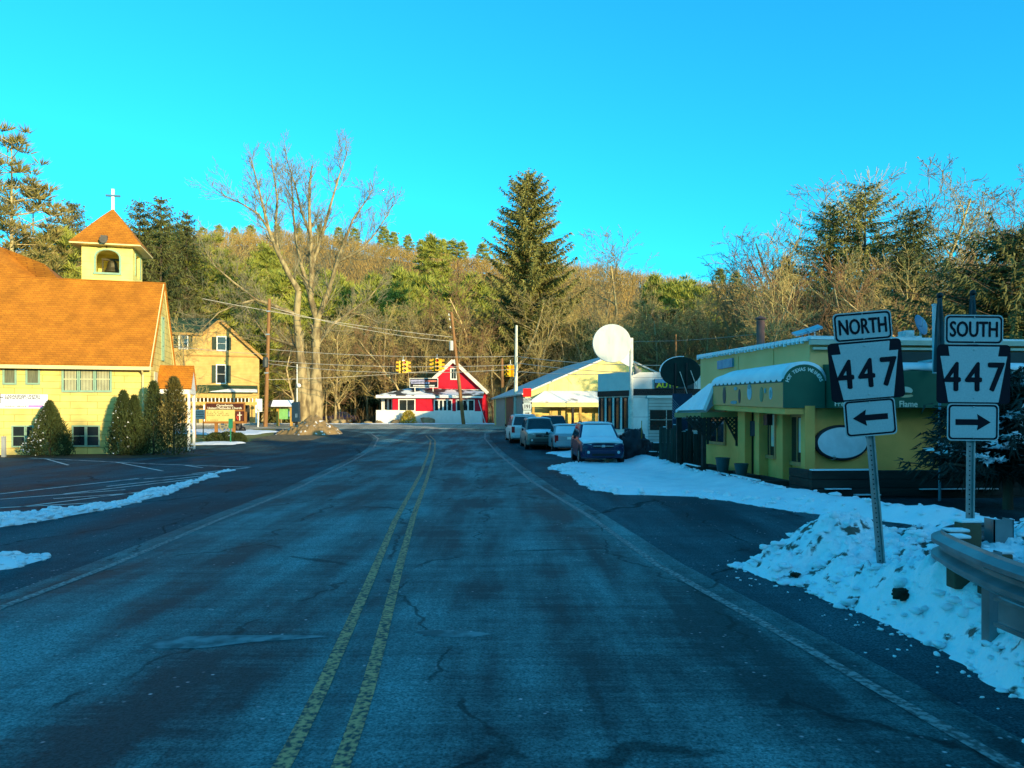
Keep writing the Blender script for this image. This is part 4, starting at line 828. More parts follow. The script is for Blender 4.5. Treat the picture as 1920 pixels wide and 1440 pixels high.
# ------------------------------------------------------------------ barn
M_barn = tile_mat('barn_cladding', (.82, .70, .25), (.78, .66, .23), (.62, .48, .10), 9, 1.2, .006, .65, bump=.1, axis='vert', offset=0)
BF = Fr(PX(985, 62), 62, rad(9.7)); bz0 = gz(1, 62); br = thing('barn', 'wide pale yellow barn with shallow grey metal roof and snowy shed roof', 'barn', BF.loc(bz0), BF.rz)
bw = BF.xz(1315, 700)[0]; be = PZ(738, 62)-bz0; ax_ = bw/2; ba = BF.xz(1150, 665)[1]-bz0; bd = 17.
MB().prism([(0, -.3), (bw, -.3), (bw, be), (ax_, ba), (0, be)], 0, bd).build('wall', M_barn, br)
M_metalroof = tile_mat('grey_metal_roof', (.56, .58, .56), (.52, .54, .52), (.38, .40, .40), 40, .9, .03, .45, bump=.2, axis='vert', offset=0, spec=.4)
b = MB(); sl = (ba-be)/ax_; e_ = .35
b.slab([(ax_, -.3, ba+.14), (bw+e_, -.3, be+.14-sl*e_), (bw+e_, bd+.3, be+.14-sl*e_), (ax_, bd+.3, ba+.14)], .12); b.slab([(ax_-.002, -.3, ba+.139), (ax_-.002, bd+.3, ba+.139), (-e_, bd+.3, be+.14-sl*e_), (-e_, -.3, be+.14-sl*e_)], .12); b.build('roof', M_metalroof, br)
TL = Matrix.Rotation(rad(-90), 4, 'Z')
M_greydoor = mat('grey_door', (.36, .33, .30), (.30, .27, .25), rough=.7)
for a, c, m_ in ((-4.5, -.8, M_greydoor), (-9.4, -5.4, M_black), (-15.5, -10., M_greydoor)):
    MB(TL).box(a, c, -.06, -.004, 0, 3.1).build('side_door', m_, br)
# shed roof along its front
f = lambda px, py, ly: BF.xz(px, py, ly)
s0 = f(993, 752, -2.2); s1 = f(1200, 752, -2.2); t0 = f(1050, 733, 0); t1 = f(1200, 733, 0)
b = MB(); b.slab([(s0[0], -2.2, s0[1]-bz0), (s1[0], -2.2, s0[1]-bz0), (t1[0], -.003, t0[1]-bz0), (t0[0]-1.3, -.003, t0[1]-bz0)], .12); shr = b.build('shed_roof', mat('mostly_snowy_roof', (.80, .80, .78), (.12, .10, .08), rough=.7, scale=.5, detail=8, lo=.56, hi=.62), br)
b = MB(); b.box(s0[0], s1[0], -2.2, -2.05, s0[1]-bz0-.45, s0[1]-bz0-.14); b.build('shed_fascia', M_barn, br)
for px in (1000, 1074, 1088, 1140): u = f(px, 760, -2.1)[0]; MB().box(u-.09, u+.09, -2.15, -1.97, -.2, s0[1]-bz0-.45).build('shed_post', M_yw if px != 1074 else M_darkwood, br)
b = MB(); b.box(f(1000, 760, -.6)[0], s1[0], -.7, -.5, -.2, s0[1]-bz0-.95); b.build('shed_wall', mat('shed_boards', (.72, .52, .14), (.66, .46, .12), rough=.7, scale=1, stretch=(3, 3, .2)), br)
MB().box(f(1030, 760, -.6)[0], f(1062, 760, -.6)[0], -.76, -.704, 0, 2.2).build('shed_door', mat('tan_door', (.6, .42, .12), rough=.7), br)
# ------------------------------------------------------------------ white service garage
M_panel = tile_mat('enamel_panels', (.74, .74, .70), (.70, .70, .66), (.30, .30, .30), 1.6, .95, .012, .35, bump=.15, offset=0, spec=.5)
M_grey = mat('grey_fascia', (.74, .70, .66), (.66, .63, .6), rough=.6)
gz0 = gz(6, 37); st = thing('service_garage', 'white enamel panelled service garage with dark stripes and tall slit windows', 'garage', (5.72, 37, gz0))
def GX(px, Y=37.): return PX(px, Y)-5.72
def GZ(py, Y=37.): return PZ(py, Y)-gz0
gtop = GZ(698)
MB().prism([(GX(1122, 38.9), 1.9), (0, 0), (9.5, 0), (9.5, 11), (1.5, 11)], -.3, gtop, 'xy').build('wall', M_panel, st)
TS = Matrix.Translation((GX(1122, 38.9), 1.9, 0)) @ Matrix.Rotation(math.atan2(-1.9, -GX(1122, 38.9)), 4, 'Z'); Lc = math.hypot(1.9, GX(1122, 38.9))
MB(TS).box(0.02, Lc-.02, -.05, -.004, GZ(734), gtop+.02).build('fascia', M_grey, st)
b = MB(TS)
for z in (GZ(733.5), GZ(737), GZ(740.5)): b.box(0, Lc, -.07, -.004, z-.045, z+.045)
b.T = None
for z in (GZ(731), GZ(735), GZ(739)): b.box(.05, 9.5, -.05, -.004, z-.05, z+.05)
b.build('stripes', M_black, st)
for u in (.12, .36, .60, .84):
    o = window(st, Lc*u-.13, Lc*u+.13, GZ(803), GZ(746), 0, T=TS, nx=1, ny=1, fw=.045, fm=M_black, gm=M_glass)
b = MB(TS); b.box(-.3, Lc*.9, -1.1, -.004, GZ(815), GZ(811)); b.build('ledge', M_panel, st)
# roll up door with glazed rows
dx0, dx1 = GX(1216), GX(1345)
b = MB(); M_door = tile_mat('door_slats', (.44, .48, .44), (.40, .44, .41), (.2, .22, .2), 20, .16, .1, .5, bump=.3)
b.box(dx0, dx1, -.06, -.003, -.2, GZ(745)); dr = b.build('garage_door', M_door, st)
b = MB(); b.box(dx0-.1, dx1, -.12, -.003, GZ(746), GZ(742)); b.build('lintel', M_white, dr)
for r0_, r1_ in ((786, 769), (806, 788)):
    for i in range(4):
        a = dx0+.06+(dx1-dx0-.06)*i/4; MB().box(a, a+(dx1-dx0)/4-.06, -.075, -.061, GZ(r0_), GZ(r1_)).build('door_pane', M_glass, dr)
b = MB(); b.box(GX(1227), GX(1300), -.14, -.004, GZ(729), GZ(711)); sgn = b.build('shop_sign', mat('dark_sign', (.02, .05, .06), rough=.5), st)
b = MB(); b.box(GX(1227), GX(1300), -.15, -.141, GZ(718), GZ(711.3)); put_text(b, 'AUTO', GX(1251), GZ(723), -.14, .32, 1.2, .012, 1); b.build('lettering', [mat('sky_blue_paint', (.10, .35, .60), rough=.5), mat('lime_letters', (.60, .62, .02), rough=.5)], sgn)
# round blank sign on a pole
Yrs = 35.4; z0 = gz(5, Yrs); rs = thing('round_sign', 'large blank white round sign on a pole at the garage corner', 'sign', (PX(1183.5, Yrs), Yrs, z0))
dxr = PX(1147, Yrs)-PX(1183.5, Yrs); zr_ = PZ(644, Yrs)-z0; rr = 36/kk(Yrs)
b = MB(); b.disc((dxr, zr_), rr, rr, -.10, .06, 48); b.build('sign_face', mat('weathered_enamel', (.62, .66, .60), (.40, .48, .48), rough=.45, scale=1.6, detail=8, stretch=(2.2, 1, .7), lo=.4, hi=.7), rs, bevel=.02)
b = MB(); b.prism([(dxr+rr*.3, zr_-rr*.86), (-.03, zr_-rr*1.25), (-.03, zr_+rr*.15), (dxr+rr*.8, zr_+rr*.1)], -.03, .03); b.build('bracket_plate', M_white, rs)
b = MB(); b.disc((dxr-rr*.42, zr_+rr*.72), .05, .05, -.112, -.101, 12); b.build('rust_spot', M_grey, rs)
MB().tube([(0, 0, -.2), (0, 0, zr_+.25)], [.10, .09], 12).build('pole', mat('peeling_white_pole', (.66, .68, .6), (.46, .5, .46), rough=.6, scale=6), rs)
b = MB(); zl = PZ(690, Yrs)-z0; b.tube([(.05, -.05, zl+.15), (.12, -.1, zl+.2), (.22, -.12, zl+.1)], .03, 6); b.lathe([(.05, .22), (.08, .15), (.10, .05), (.20, -.1), (.21, -.13)], (.23, -.13, zl-.12), 14, R=Matrix.Rotation(rad(-25), 3, 'Y')); b.build('lamp', mat('lamp_grey', (.20, .20, .18), rough=.5), rs)
# dark oval sign seen from behind
Yo = 31.; z0 = gz(6.8, Yo); os_ = thing('oval_sign', 'dark green oval sign board on two black posts above the snowy porch roof', 'sign', (PX(1276, Yo), Yo, z0)); k = kk(Yo)
zc = PZ(697, Yo)-z0; Mo = mat('dark_green_enamel', (.006, .030, .028), (.004, .02, .02), rough=.6, spec=.1)
b = MB(); b.disc((0, zc), 38/k, 28/k, -.05, .05, 48); b.build('board', Mo, os_, bevel=.015)
vs = []; n = 24
for s_ in (1.0, 1.045):
    for i in range(n+1): a = math.pi*(.45+.55*i/n); vs.append((38/k*s_*math.cos(a), 0, zc+28/k*s_*math.sin(a)))
b = MB()
for yy in (-.05, .05): b.add([(v[0], yy, v[2]) for v in vs], [(i, i+1, n+2+i, n+1+i) for i in range(n)])
b.add([(vs[n+1+i][0], yy, vs[n+1+i][2]) for yy in (-.05, .05) for i in range(n+1)], [(i, i+1, n+2+i, n+1+i) for i in range(n)]); b.build('snow_rim', M_snow, os_)
for px in (1266, 1287): u = (px-1276)/k; b = MB(); b.bar((u, .1, -.2), (u, .1, zc+.4), .1); b.bar((u, -.08, zc-.6), (u, -.08, zc+.35), .06); b.build('post', M_black, os_)
b = MB(); b.bar((.38, -.1, zc+.05), (.62, -.1, zc-.62), .03); b.bar((-.05, -.1, zc), (.25, -.1, zc-.9), .03); b.build('strut', M_steel, os_)
Yq = 30.2; z0 = gz(6.6, Yq); x = PX(1278, Yq); t = thing('lattice_screen', 'dark blue lattice screen standing under the oval sign', 'screen', (x, Yq, z0)); zt = PZ(738, Yq)-z0
b = MB(); b.box(-.36, .42, 0, .05, -.1, zt); b.build('panel', mat('navy_panel', (.02, .05, .10), rough=.6), t)
b = MB()
for i in range(-8, 14):
    for dirn in (1, -1):
        p0 = (-.36+i*.09, zt-1.0); p1 = (p0[0]+dirn*.9, zt)
        # clip to the panel
        if p1[0] > .42: u = (.42-p0[0])/(p1[0]-p0[0]); p1 = (.42, p0[1]+u*(zt-p0[1]))
        if p1[0] < -.36: u = (-.36-p0[0])/(p1[0]-p0[0]); p1 = (-.36, p0[1]+u*(zt-p0[1]))
        if -.36 <= p0[0] <= .42: b.bar((p0[0], -.01-.008*dirn, p0[1]), (p1[0], -.01-.008*dirn, p1[1]), .012, .012)
b.build('lattice', mat('pale_lattice', (.35, .42, .5), rough=.6), t)
# ------------------------------------------------------------------ restaurant
M_stucco = mat('olive_yellow_stucco', (.95, .44, .12), (.78, .35, .09), rough=.85, scale=1.1, detail=9, bump=.35, bscale=40)
M_upper = mat('pale_olive_board', (.95, .50, .20), (.86, .45, .17), rough=.8, scale=.8, bump=.15, bscale=30)
M_awn = mat('green_awning', (.012, .12, .075), (.008, .095, .06), rough=.55, scale=1.5)
M_tan = mat('faded_tan_panel', (.95, .33, .12), (.85, .32, .12), rough=.7, scale=1.4, detail=9)
M_brownframe = mat('brown_frame', (.62, .26, .10), (.5, .21, .08), rough=.7)
TF = Fr(7.5, 19.3, rad(4)); tz0 = 0.0; rt = thing('restaurant', 'yellow stucco roadside restaurant with green and tan awnings under snow', 'restaurant', TF.loc(), TF.rz)
LEN = TF.yz(1315, 700)[0]; RW_ = 12.; ztop = TF.xz(1545, 637)[1]; ztop2 = TF.yz(1325, 667)[1]; aw = TF.xz(1560, 765)[1]
# the body: a long block whose parapet climbs towards the far end
b = MB(); b.add([(0,0,-.3),(RW_,0,-.3),(RW_,LEN,-.3),(0,LEN,-.3),(0,0,ztop),(RW_,0,ztop-.12),(RW_,LEN,ztop2),(0,LEN,ztop2)], [(0,3,2,1),(4,5,6,7),(0,1,5,4),(1,2,6,5),(2,3,7,6),(3,0,4,7)]); b.build('wall', M_stucco, rt)
b = MB(); b.add([(-.03,-.03,aw+.1),(RW_,-.03,aw+.1),(RW_,-.003,aw+.1),(-.003,-.003,aw+.1),(-.03,-.03,ztop-.02),(RW_,-.03,ztop-.14),(RW_,-.003,ztop-.14),(-.003,-.003,ztop-.02)], [(0,3,2,1),(4,5,6,7),(0,1,5,4),(1,2,6,5),(2,3,7,6),(3,0,4,7)])
b.add([(-.03,-.002,aw+.1),(-.003,-.002,aw+.1),(-.003,LEN,aw+.3),(-.03,LEN,aw+.3),(-.03,-.002,ztop-.02),(-.003,-.002,ztop-.02),(-.003,LEN,ztop2-.02),(-.03,LEN,ztop2-.02)], [(0,3,2,1),(4,5,6,7),(0,1,5,4),(1,2,6,5),(2,3,7,6),(3,0,4,7)])
for yy in (2.2, 4.9): b.box(-.05, -.031, yy, yy+.03, aw+.3, ztop-.05)
b.build('upper_cladding', M_upper, rt)
# roof sheet with snow and dripping eaves
b = MB()
n = 34
for i in range(n):
    y0 = LEN*i/n; y1 = LEN*(i+1)/n; z0 = ztop+(ztop2-ztop)*i/n; z1 = ztop+(ztop2-ztop)*(i+1)/n
    b.bar((-.12, y0+.01, z0+.02), (-.12, y1-.03, z1+.02), .13, .10); b.bar((-.16, y0+.12, z0-.04), (-.16, y0+.19, z0-.04), .06, RD.uniform(.05, .12))
b.build('eave_icicles', M_snow, rt)
b = MB(); b.add([(-.05,-.1,ztop+.004),(RW_,-.1,ztop-.115),(RW_,LEN+.1,ztop2+.004),(-.05,LEN+.1,ztop2+.004),(-.05,-.1,ztop+.09),(RW_,-.1,ztop-.03),(RW_,LEN+.1,ztop2+.09),(-.05,LEN+.1,ztop2+.09)], [(0,3,2,1),(4,5,6,7),(0,1,5,4),(1,2,6,5),(2,3,7,6),(3,0,4,7)]); b.build('roof_snow', M_snow, rt)
# dark gutters and shutters band on the long front
b = MB(); b.box(1.15, 6.2, -.16, -.032, ztop-.62, ztop-.30); b.box(1.15, 6.2, -.12, -.032, ztop-.95, ztop-.78); b.build('dark_louvre', mat('teal_dark', (.02, .045, .045), rough=.6), rt)
b = MB(); b.box(-.1, RW_, -.2, -.1, ztop-.14, ztop-.02); b.box(-.0, RW_, -.17, -.1, ztop-.26, ztop-.20); b.build('gutter', mat('pale_gutter', (.5, .52, .42), rough=.5), rt)
# street awning: tan valance, barrel top under snow, green arched end
AX = -.80; y0a, y1a = -.22, TF.yz(1336, 740, AX)[0]; ax1 = .26; hb = aw; zv = TF.xz(1458, 717, y0a)[1]; zap = TF.xz(1492, 683, y0a)[1]; wc = (AX+ax1)/2; wr = (ax1-AX)/2
zfar = .16
def arc_pts(n=16): return [(wc-wr*math.cos(math.pi*i/n), zv+(zap-zv)*math.sin(math.pi*i/n)) for i in range(n+1)]
b = MB(); b.prism([(ax1, hb), (AX, hb)]+arc_pts()[0:1]+arc_pts()[1:], y0a, y0a+.04); aw_end = b.build('awning_end', M_awn, rt)
b = MB(); v, f_ = [], []
word = 'HOT TEXAS WEINERS'; nW = len(word)
for i, chh in enumerate(word):
    if chh == ' ': continue
    a = math.pi*(.93-.86*(i+.5)/nW); R1 = wr*.84; R2 = (zap-zv)*.86
    x = wc+R1*math.cos(a); z = zv-.06+R2*math.sin(a)*1.0; put_text(b, chh, x, z, y0a, .125, .95, .006, 0, math.atan2(R2*math.cos(a), R1*math.sin(a))*-1)
b.build('lettering', mat('cream_white_letters', (.72, .78, .72), rough=.5), aw_end)
def lerp_section(yy): return zfar*(yy-y0a)/(y1a-y0a)
b = MB(); yA, yB = y0a+.042, y1a
b.add([(AX,yA,hb),(AX+.05,yA,hb),(AX+.05,yB,hb+zfar),(AX,yB,hb+zfar),(AX,yA,zv),(AX+.05,yA,zv),(AX+.05,yB,zv+zfar*.6),(AX,yB,zv+zfar*.6)], [(0,3,2,1),(4,5,6,7),(0,1,5,4),(1,2,6,5),(2,3,7,6),(3,0,4,7)])
val = b.build('tan_valance', M_tan, rt)
pts = arc_pts(14); ny = 30; vs = []; fs = []
for j in range(ny+1):
    yy = yA+(yB-yA)*j/ny; q = lerp_section(yy); taper = 1-.25*sstep(.8, 1, j/ny)
    for (x, z) in pts: vs.append((x, yy, zv+(z-zv)*taper*(1-.12*j/ny)+q*.6))
m_ = len(pts); fs = [(j*m_+i, j*m_+i+1, (j+1)*m_+i+1, (j+1)*m_+i) for j in range(ny) for i in range(m_-1)]
fs.append([ny*m_+i for i in range(m_)]); fs.append([i for i in range(m_-1, -1, -1)])
b = MB(); b.add(vs, fs); b.build('awning_canopy', M_awn, rt, smooth=True)
# snow cap over the canopy with fingers sliding down its edge
vs = []; ny = 60
for j in range(ny+1):
    yy = yA-.02+(yB-yA+.04)*j/ny; q = lerp_section(yy); taper = 1-.25*sstep(.8, 1, j/ny); drop = .0 if (j % 4) else .10
    for i, (x, z) in enumerate(pts):
        th = .05+.05*math.sin(math.pi*i/14); k_ = 1+th*1.6; zz_ = zv+(z-zv)*taper*(1-.12*j/ny)+q*.6
        if i == 0: zz_ += .03+drop*.6; x = AX-.02
        elif i == 1: zz_ += .03+drop*.35; x -= .04
        else: x = wc+(x-wc)*k_; zz_ += th*.8
        vs.append((x, yy, zz_))
fs = [(j*m_+i, j*m_+i+1, (j+1)*m_+i+1, (j+1)*m_+i) for j in range(ny) for i in range(m_-1)]+[[ny*m_+i for i in range(m_)], [i for i in range(m_-1, -1, -1)]]
b = MB(); b.add(vs, fs); b.build('awning_snow', M_snow, rt, smooth=True)
# faded food pictures on the valance
TW = Matrix.Rotation(rad(-90), 4, 'Z')
b = MB(Matrix.Translation((AX, 0, 0)) @ TW); zm = (hb+zv)/2
def blob(u, z, rx_, rz_, mi, lay=0): b.disc((-u, z), rx_, rz_, -.012-.003*lay, -.002, 18, mi)
for u, z, rx_, rz_, mi in ((.55, zm+.05, .10, .16, 0), (.55, zm+.04, .06, .10, 3), (1.15, zm+.02, .12, .20, 1), (2.0, zm+.08, .16, .20, 0), (2.0, zm+.24, .12, .07, 3), (2.75, zm-.02, .08, .20, 2), (3.05, zm+.2, .12, .05, 3), (4.0, zm, .12, .24, 2), (4.0, zm+.22, .10, .06, 1), (3.2, zm-.2, .25, .05, 3), (.9, zm+.12, .05, .07, 3)):
    blob(u, z+lerp_section(u)*.8, rx_, rz_, mi, mi)
b.build('faded_pictures', [mat('faded_sky', (.45, .55, .62), rough=.7), mat('faded_moss', (.24, .26, .14), rough=.7), mat('faded_maroon', (.16, .08, .08), rough=.7), mat('faded_teal', (.25, .36, .36), rough=.7)], val)
b = MB(); b.add([(AX+.05,yA,hb-.01),(0,yA,hb-.01),(0,yB,hb+zfar-.01),(AX+.05,yB,hb+zfar-.01),(AX+.05,yA,hb-.16),(0,yA,hb-.16),(0,yB,hb+zfar-.16),(AX+.05,yB,hb+zfar-.16)], [(0,3,2,1),(4,5,6,7),(0,1,5,4),(1,2,6,5),(2,3,7,6),(3,0,4,7)]); b.build('soffit', M_stucco, rt)
# long green awning on the side facing the camera
gy = -.75; zt2 = TF.xz(1720, 684, -.1)[1]; zg2 = TF.xz(1720, 697, gy)[1]
n = 10; prof = [(gy, aw)]+[(gy*math.cos(math.pi/2*i/n*.999), zg2+(zt2-zg2)*math.sin(math.pi/2*i/n)) for i in range(n+1)]+[(-.035, aw)]
MB().prism(prof, .30, RW_, 'yz').build('long_awning', M_awn, rt)
sp_ = [(gy*1.0*math.cos(math.pi/2*i/n)-.0, zg2+(zt2-zg2)*math.sin(math.pi/2*i/n)) for i in range(0, n+1)]
vs = []; nx_ = 40
for j in range(nx_+1):
    xx = .45+(RW_-.45)*j/nx_; dr_ = .03*math.sin(j*1.7)+.03*RD.random()
    for i, (yy, zz_) in enumerate(sp_): vs.append((xx, yy*(1.0+.10*math.sin(math.pi*i/n))-.012, zz_+.02+.05*math.sin(math.pi*(i+1)/(n+2))+(-.0 if i else dr_*-.8)))
m_ = n+1
b = MB(); b.add(vs, [(j*m_+i, j*m_+i+1, (j+1)*m_+i+1, (j+1)*m_+i) for j in range(nx_) for i in range(m_-1)]); o = b.build('long_awning_snow', M_snow, rt, smooth=True)
so_ = o.modifiers.new('thick', 'SOLIDIFY'); so_.thickness = .03
b = MB(); fxx = lambda px, py: TF.xz(px, py, gy)
q = fxx(1576, 757.5); put_text(b, 'Fresh', q[0]+.05, q[1], gy, .17, 1.1, .002); q = fxx(1703, 758); put_text(b, 'Flame', q[0]+.0, q[1], gy, .21, .95, .006)
q = fxx(1697, 735); b.disc((q[0], q[1]+.03), .19, .10, gy-.006, gy-.001, 24); b.disc((q[0], q[1]-.09), .20, .045, gy-.008, gy-.001, 24, 1); b.disc((q[0], q[1]-.04), .19, .03, gy-.010, gy-.001, 24, 2)
b.build('awning_lettering', [mat('cream_paint', (.70, .72, .60), rough=.5), mat('bun_paint', (.62, .50, .30), rough=.5), mat('leaf_paint', (.05, .09, .04), rough=.5)], rt)
# street wall details: pilasters, windows, door
def street(px0, px1, ya, yb, lx=0.):
    y_n = TF.yz(max(px0, px1), ya, lx)[0]; y_f = TF.yz(min(px0, px1), ya, lx)[0]; zt_ = TF.yz((px0+px1)/2, ya, lx)[1]; zb__ = TF.yz((px0+px1)/2, yb, lx)[1]; return y_n, y_f, zb__, zt_
b = MB()
for p0, p1 in ((1510, 1519), (1456, 1468), (1416, 1424), (1384, 1397)):
    yn, yf, _, _ = street(p0, p1, 800, 900, -.25); b.box(-.26, -.003, max(yn, 0.0), yf, -.2, aw+.05)
b.build('pilaster', M_stucco, rt)
for (p0, p1, ya, yb, nm) in ((1485, 1509, 782, 866, 'w'), (1436, 1455, 776, 853, 'w'), (1332, 1360, 775, 828, 'w')):
    yn, yf, zb__, zt_ = street(p0, p1, ya, yb)
    wo_ = window(rt, -yf, -yn, zb__, zt_, 0., T=TW, nx=2, ny=1, fw=.10, fm=M_brownframe, gm=M_glass)
    if p0 > 1400: MB(TW).box(-(yn+yf)/2+.06, -yn-.02, -.016, -.0125, zb__+.25, zt_-.02).build('pane_reflection', mat('painted_reflection', (.80, .60, .34), (.42, .44, .46), rough=.6, scale=2.2, stretch=(1, 1, 1.6)), wo_)  # tan and blue reflection of the houses opposite, painted on half the glass
yn, yf, zb__, zt_ = street(1403, 1413, 778, 890)
b = MB(TW); b.box(-yf, -yn, -.05, -.003, 0, 2.1); dr = b.build('door', M_black, rt)
MB(TW).box(-yf+.1, -yn-.1, -.065, -.051, .9, 1.9).build('pane', M_glass, dr)
b = MB(TW); b.box(-yn-.02, -yn+.42, -.10, -.05, 1.35, 1.80); b.build('hanging_board', mat('chalk_board', (.03, .035, .05), rough=.6), rt)
b = MB(); b.box(-.55, -.4, 1.4, 1.65, aw-.45, aw-.16); b.build('wall_lantern', M_black, rt)
# porch at the far end with lattice brackets and snow covered roof
py0, py1 = y1a-.05, LEN+1.2; hx0, hz1 = TF.xz(1336, 718, py0)
_, zE = TF.xz(1265, 766, py1)
ex = TF.xz(1266, 766, py0+1.0)[0]; exn = TF.xz(1318, 768, py0)[0]
zE0 = TF.xz(1318, 768, py0)[1]
yD = TF.yz(1266, 766, exn)[0]
b = MB(); b.slab([(exn, py0, zE0), (AX+.02, py0, hz1), (AX+.02, py0+.45, hz1), (exn, yD, zE0)], .10); b.slab([(AX+.02, py0+.452, hz1-.001), (0, py0+.6, hz1-.001), (0, yD, zE0+.02), (exn+.01, yD+.002, zE0-.001)], .10); b.build('porch_roof_snow', M_snow, rt)
b = MB(); b.bar((exn+.02, yD, zE0-.17), (exn, py0+.05, zE0-.17), .1, .16); b.bar((exn, py0+.05, zE0-.17), (-.02, py0+.05, zE0-.15), .1, .16); b.build('porch_beam', mat('green_grey_beam', (.30, .24, .09), rough=.8), rt)
for xx, yy in ((exn+.06, py0+.1), (exn+.08, yD-.1)): MB().box(xx-.06, xx+.06, yy-.06, yy+.06, -.2, zE0-.26).build('porch_post', M_darkwood, rt)
# lattice: two triangular brackets hung from the beam, facing the camera
def lattice(x0, x1, zt_, hh, yy, flip):
    b = MB(); w_ = x1-x0
    def bot(x): u = (x-x0)/w_; u = 1-u if flip else u; return zt_-hh*(.12+.88*u)
    step = .13
    for s_ in (1, -1):
        c = -hh
        while c < w_+hh:
            # line x = x0 + c + s*(zt - z)
            seg = []
            for i in range(41):
                z = zt_-hh*i/40; x = x0+c+(s_*(zt_-z) if s_ > 0 else -(zt_-z)+0)
                if x0 <= x <= x1 and z >= bot(x): seg.append((x, z))
            if len(seg) > 2: b.bar((seg[0][0], yy+.012*s_, seg[0][1]), (seg[-1][0], yy+.012*s_, seg[-1][1]), .035, .02, up=(0, 1, 0))
            c += step
    b.bar((x0, yy-.03, bot(x0)), (x1, yy-.03, bot(x1)), .05, .05); e = x0 if flip else x1; b.bar((e, yy-.03, zt_), (e, yy-.03, bot(e)-.15), .06, .06)
    b.build('lattice', M_darkwood, rt)
za_ = zE0-.2
lattice(-1.65, -.95, za_, .75, py0+.1, False); lattice(-.92, -.42, za_, .62, py0+.08, True); lattice(-.40, -.03, za_, .8, py0+.06, False)
# white oval sign with dark rim and a small spout below
c0 = TF.xz(1577, 830, -.08); b = MB(); b.disc(c0, .70, .445, -.14, -.02, 56); ov_ = b.build('oval_frame', mat('black_rim', (.015, .02, .03), rough=.5), rt, bevel=.02)
b = MB(); b.disc(c0, .635, .385, -.155, -.141, 56); b.build('oval_panel', mat('blank_white_panel', (.78, .80, .84), rough=.4), ov_)
b = MB(); b.tube([(c0[0]-.22, -.08, c0[1]-.43), (c0[0]-.22, -.08, .98), (c0[0]-.22, -.2, .90)], .04, 8); b.build('spout', M_steel, rt)
# blue notice on the upper wall
b = MB(TW); y_n, y_f, zb__, zt_ = street(1350, 1378, 674, 690); b.box(-y_f, -y_n, -.1, -.032, zb__, zt_); b.build('upper_notice', mat('blue_notice', (.12, .25, .38), (.2, .36, .46), rough=.6, scale=3), rt)
# things on its roof
def on_roof(px, py, Y): return P(px, py, Y)
b = MB(); Y = 26.; p = P(1426, 642, Y); q = P(1426, 601, Y); b.tube([(p.x, Y, 3.9), (q.x, Y, q.z)], .135, 14); b.lathe([(.17, 0), (.2, .03), (.02, .12)], (q.x, Y, q.z+.04), 12); tag(b.build('roof_flue', M_rust, smooth=False), 'rusty brown flue pipe rising from the restaurant roof', 'flue')
t = thing('roof_rack', 'blue grey tilted panels on legs on the restaurant roof', 'roof unit', P(1512, 640, 23)); k = kk(23.)
b = MB(); b.slab([(-.38, -.2, .18), (.12, -.2, .32), (.2, .4, .45), (-.3, .4, .31)], .06); b.slab([(-.05, -.35, .26), (.34, -.35, .40), (.42, .2, .53), (.03, .2, .39)], .06); b.build('panels', mat('blue_grey_metal', (.35, .45, .52), rough=.4, metal=.4), t)
b = MB()
for u in (-.1, .1, .28): b.bar((u, 0, -.1), (u, .1, .3), .03)
b.build('legs', M_steel, t)
t = thing('satellite_dish', 'tilted blue grey satellite dish on the restaurant roof', 'satellite dish', P(1728, 636, 22)); Rm = Matrix.Rotation(rad(72), 3, 'X') @ Matrix.Rotation(rad(0), 3, 'Y')
Rm = Matrix.Rotation(rad(38), 3, 'Z') @ Rm
b = MB(); b.lathe([(.02, .10), (.18, .07), (.30, .0), (.31, -.02), (.30, -.03), (.1, .06)], (0, 0, .42), 24, R=Rm); b.build('dish', mat('dish_grey', (.16, .24, .34), rough=.5), t, smooth=True)
b = MB(); b.tube([(0, .05, -.2), (0, .05, .4)], .035, 8); b.bar((0, 0, .2), (-.2, -.45, .55), .025); b.build('mast', M_steel, t)
b = MB(); p = P(1703, 640, 22); b.box(p.x-.30, p.x+.22, 21.8, 22.4, 3.7, p.z+.12); b.box(p.x-.15, p.x+.1, 21.85, 22.3, p.z+.12, p.z+.30); b.box(p.x-.33, p.x+.25, 21.75, 22.45, p.z+.05, p.z+.13); tag(b.build('air_unit', mat('pale_unit', (.5, .58, .58), (.3, .36, .38), rough=.6, scale=8), bevel=.01), 'boxy pale ventilation unit under snow beside the dish', 'roof unit')
# furled umbrellas and a pale post standing before the long awning
for px, py, w_, lab in ((1762, 554, 15, 'furled dark parasol with ball finial beside the pale post'), (1824, 549, 13, 'furled dark parasol showing above the south sign')):
    Y = 17.6; x = PX(px, Y); zt = PZ(py, Y); t = thing('furled_parasol', lab, 'parasol', (x, Y, 0), group='furled parasols before the restaurant')
    MB().tube([(0, 0, -.1), (0, 0, zt)], .03, 8).build('pole', mat('blue_pole', (.16, .28, .36), rough=.5), t)
    b = MB(); vs = []; n = 20; rows = [(zt-.02, .035), (zt-.25, .05), (zt-.7, .07), (zt-1.3, .09), (zt-1.75, .10)]
    for z, r in rows: vs += [(r*(1+.35*math.cos(5*2*math.pi*j/n))*math.cos(2*math.pi*j/n), r*(1+.35*math.cos(5*2*math.pi*j/n))*math.sin(2*math.pi*j/n), z) for j in range(n)]
    b.add(vs, [(i*n+j, i*n+(j+1) % n, (i+1)*n+(j+1) % n, (i+1)*n+j) for i in range(len(rows)-1) for j in range(n)]); b.build('canopy', mat('dark_canvas', (.02, .035, .04), (.05, .09, .11), rough=.7, scale=4, stretch=(3, 3, .5)), t)
    b = MB(); b.rock((0, 0, zt), (.07, .07, .07), 1, 8, 0); b.build('finial', M_black, t, smooth=True)
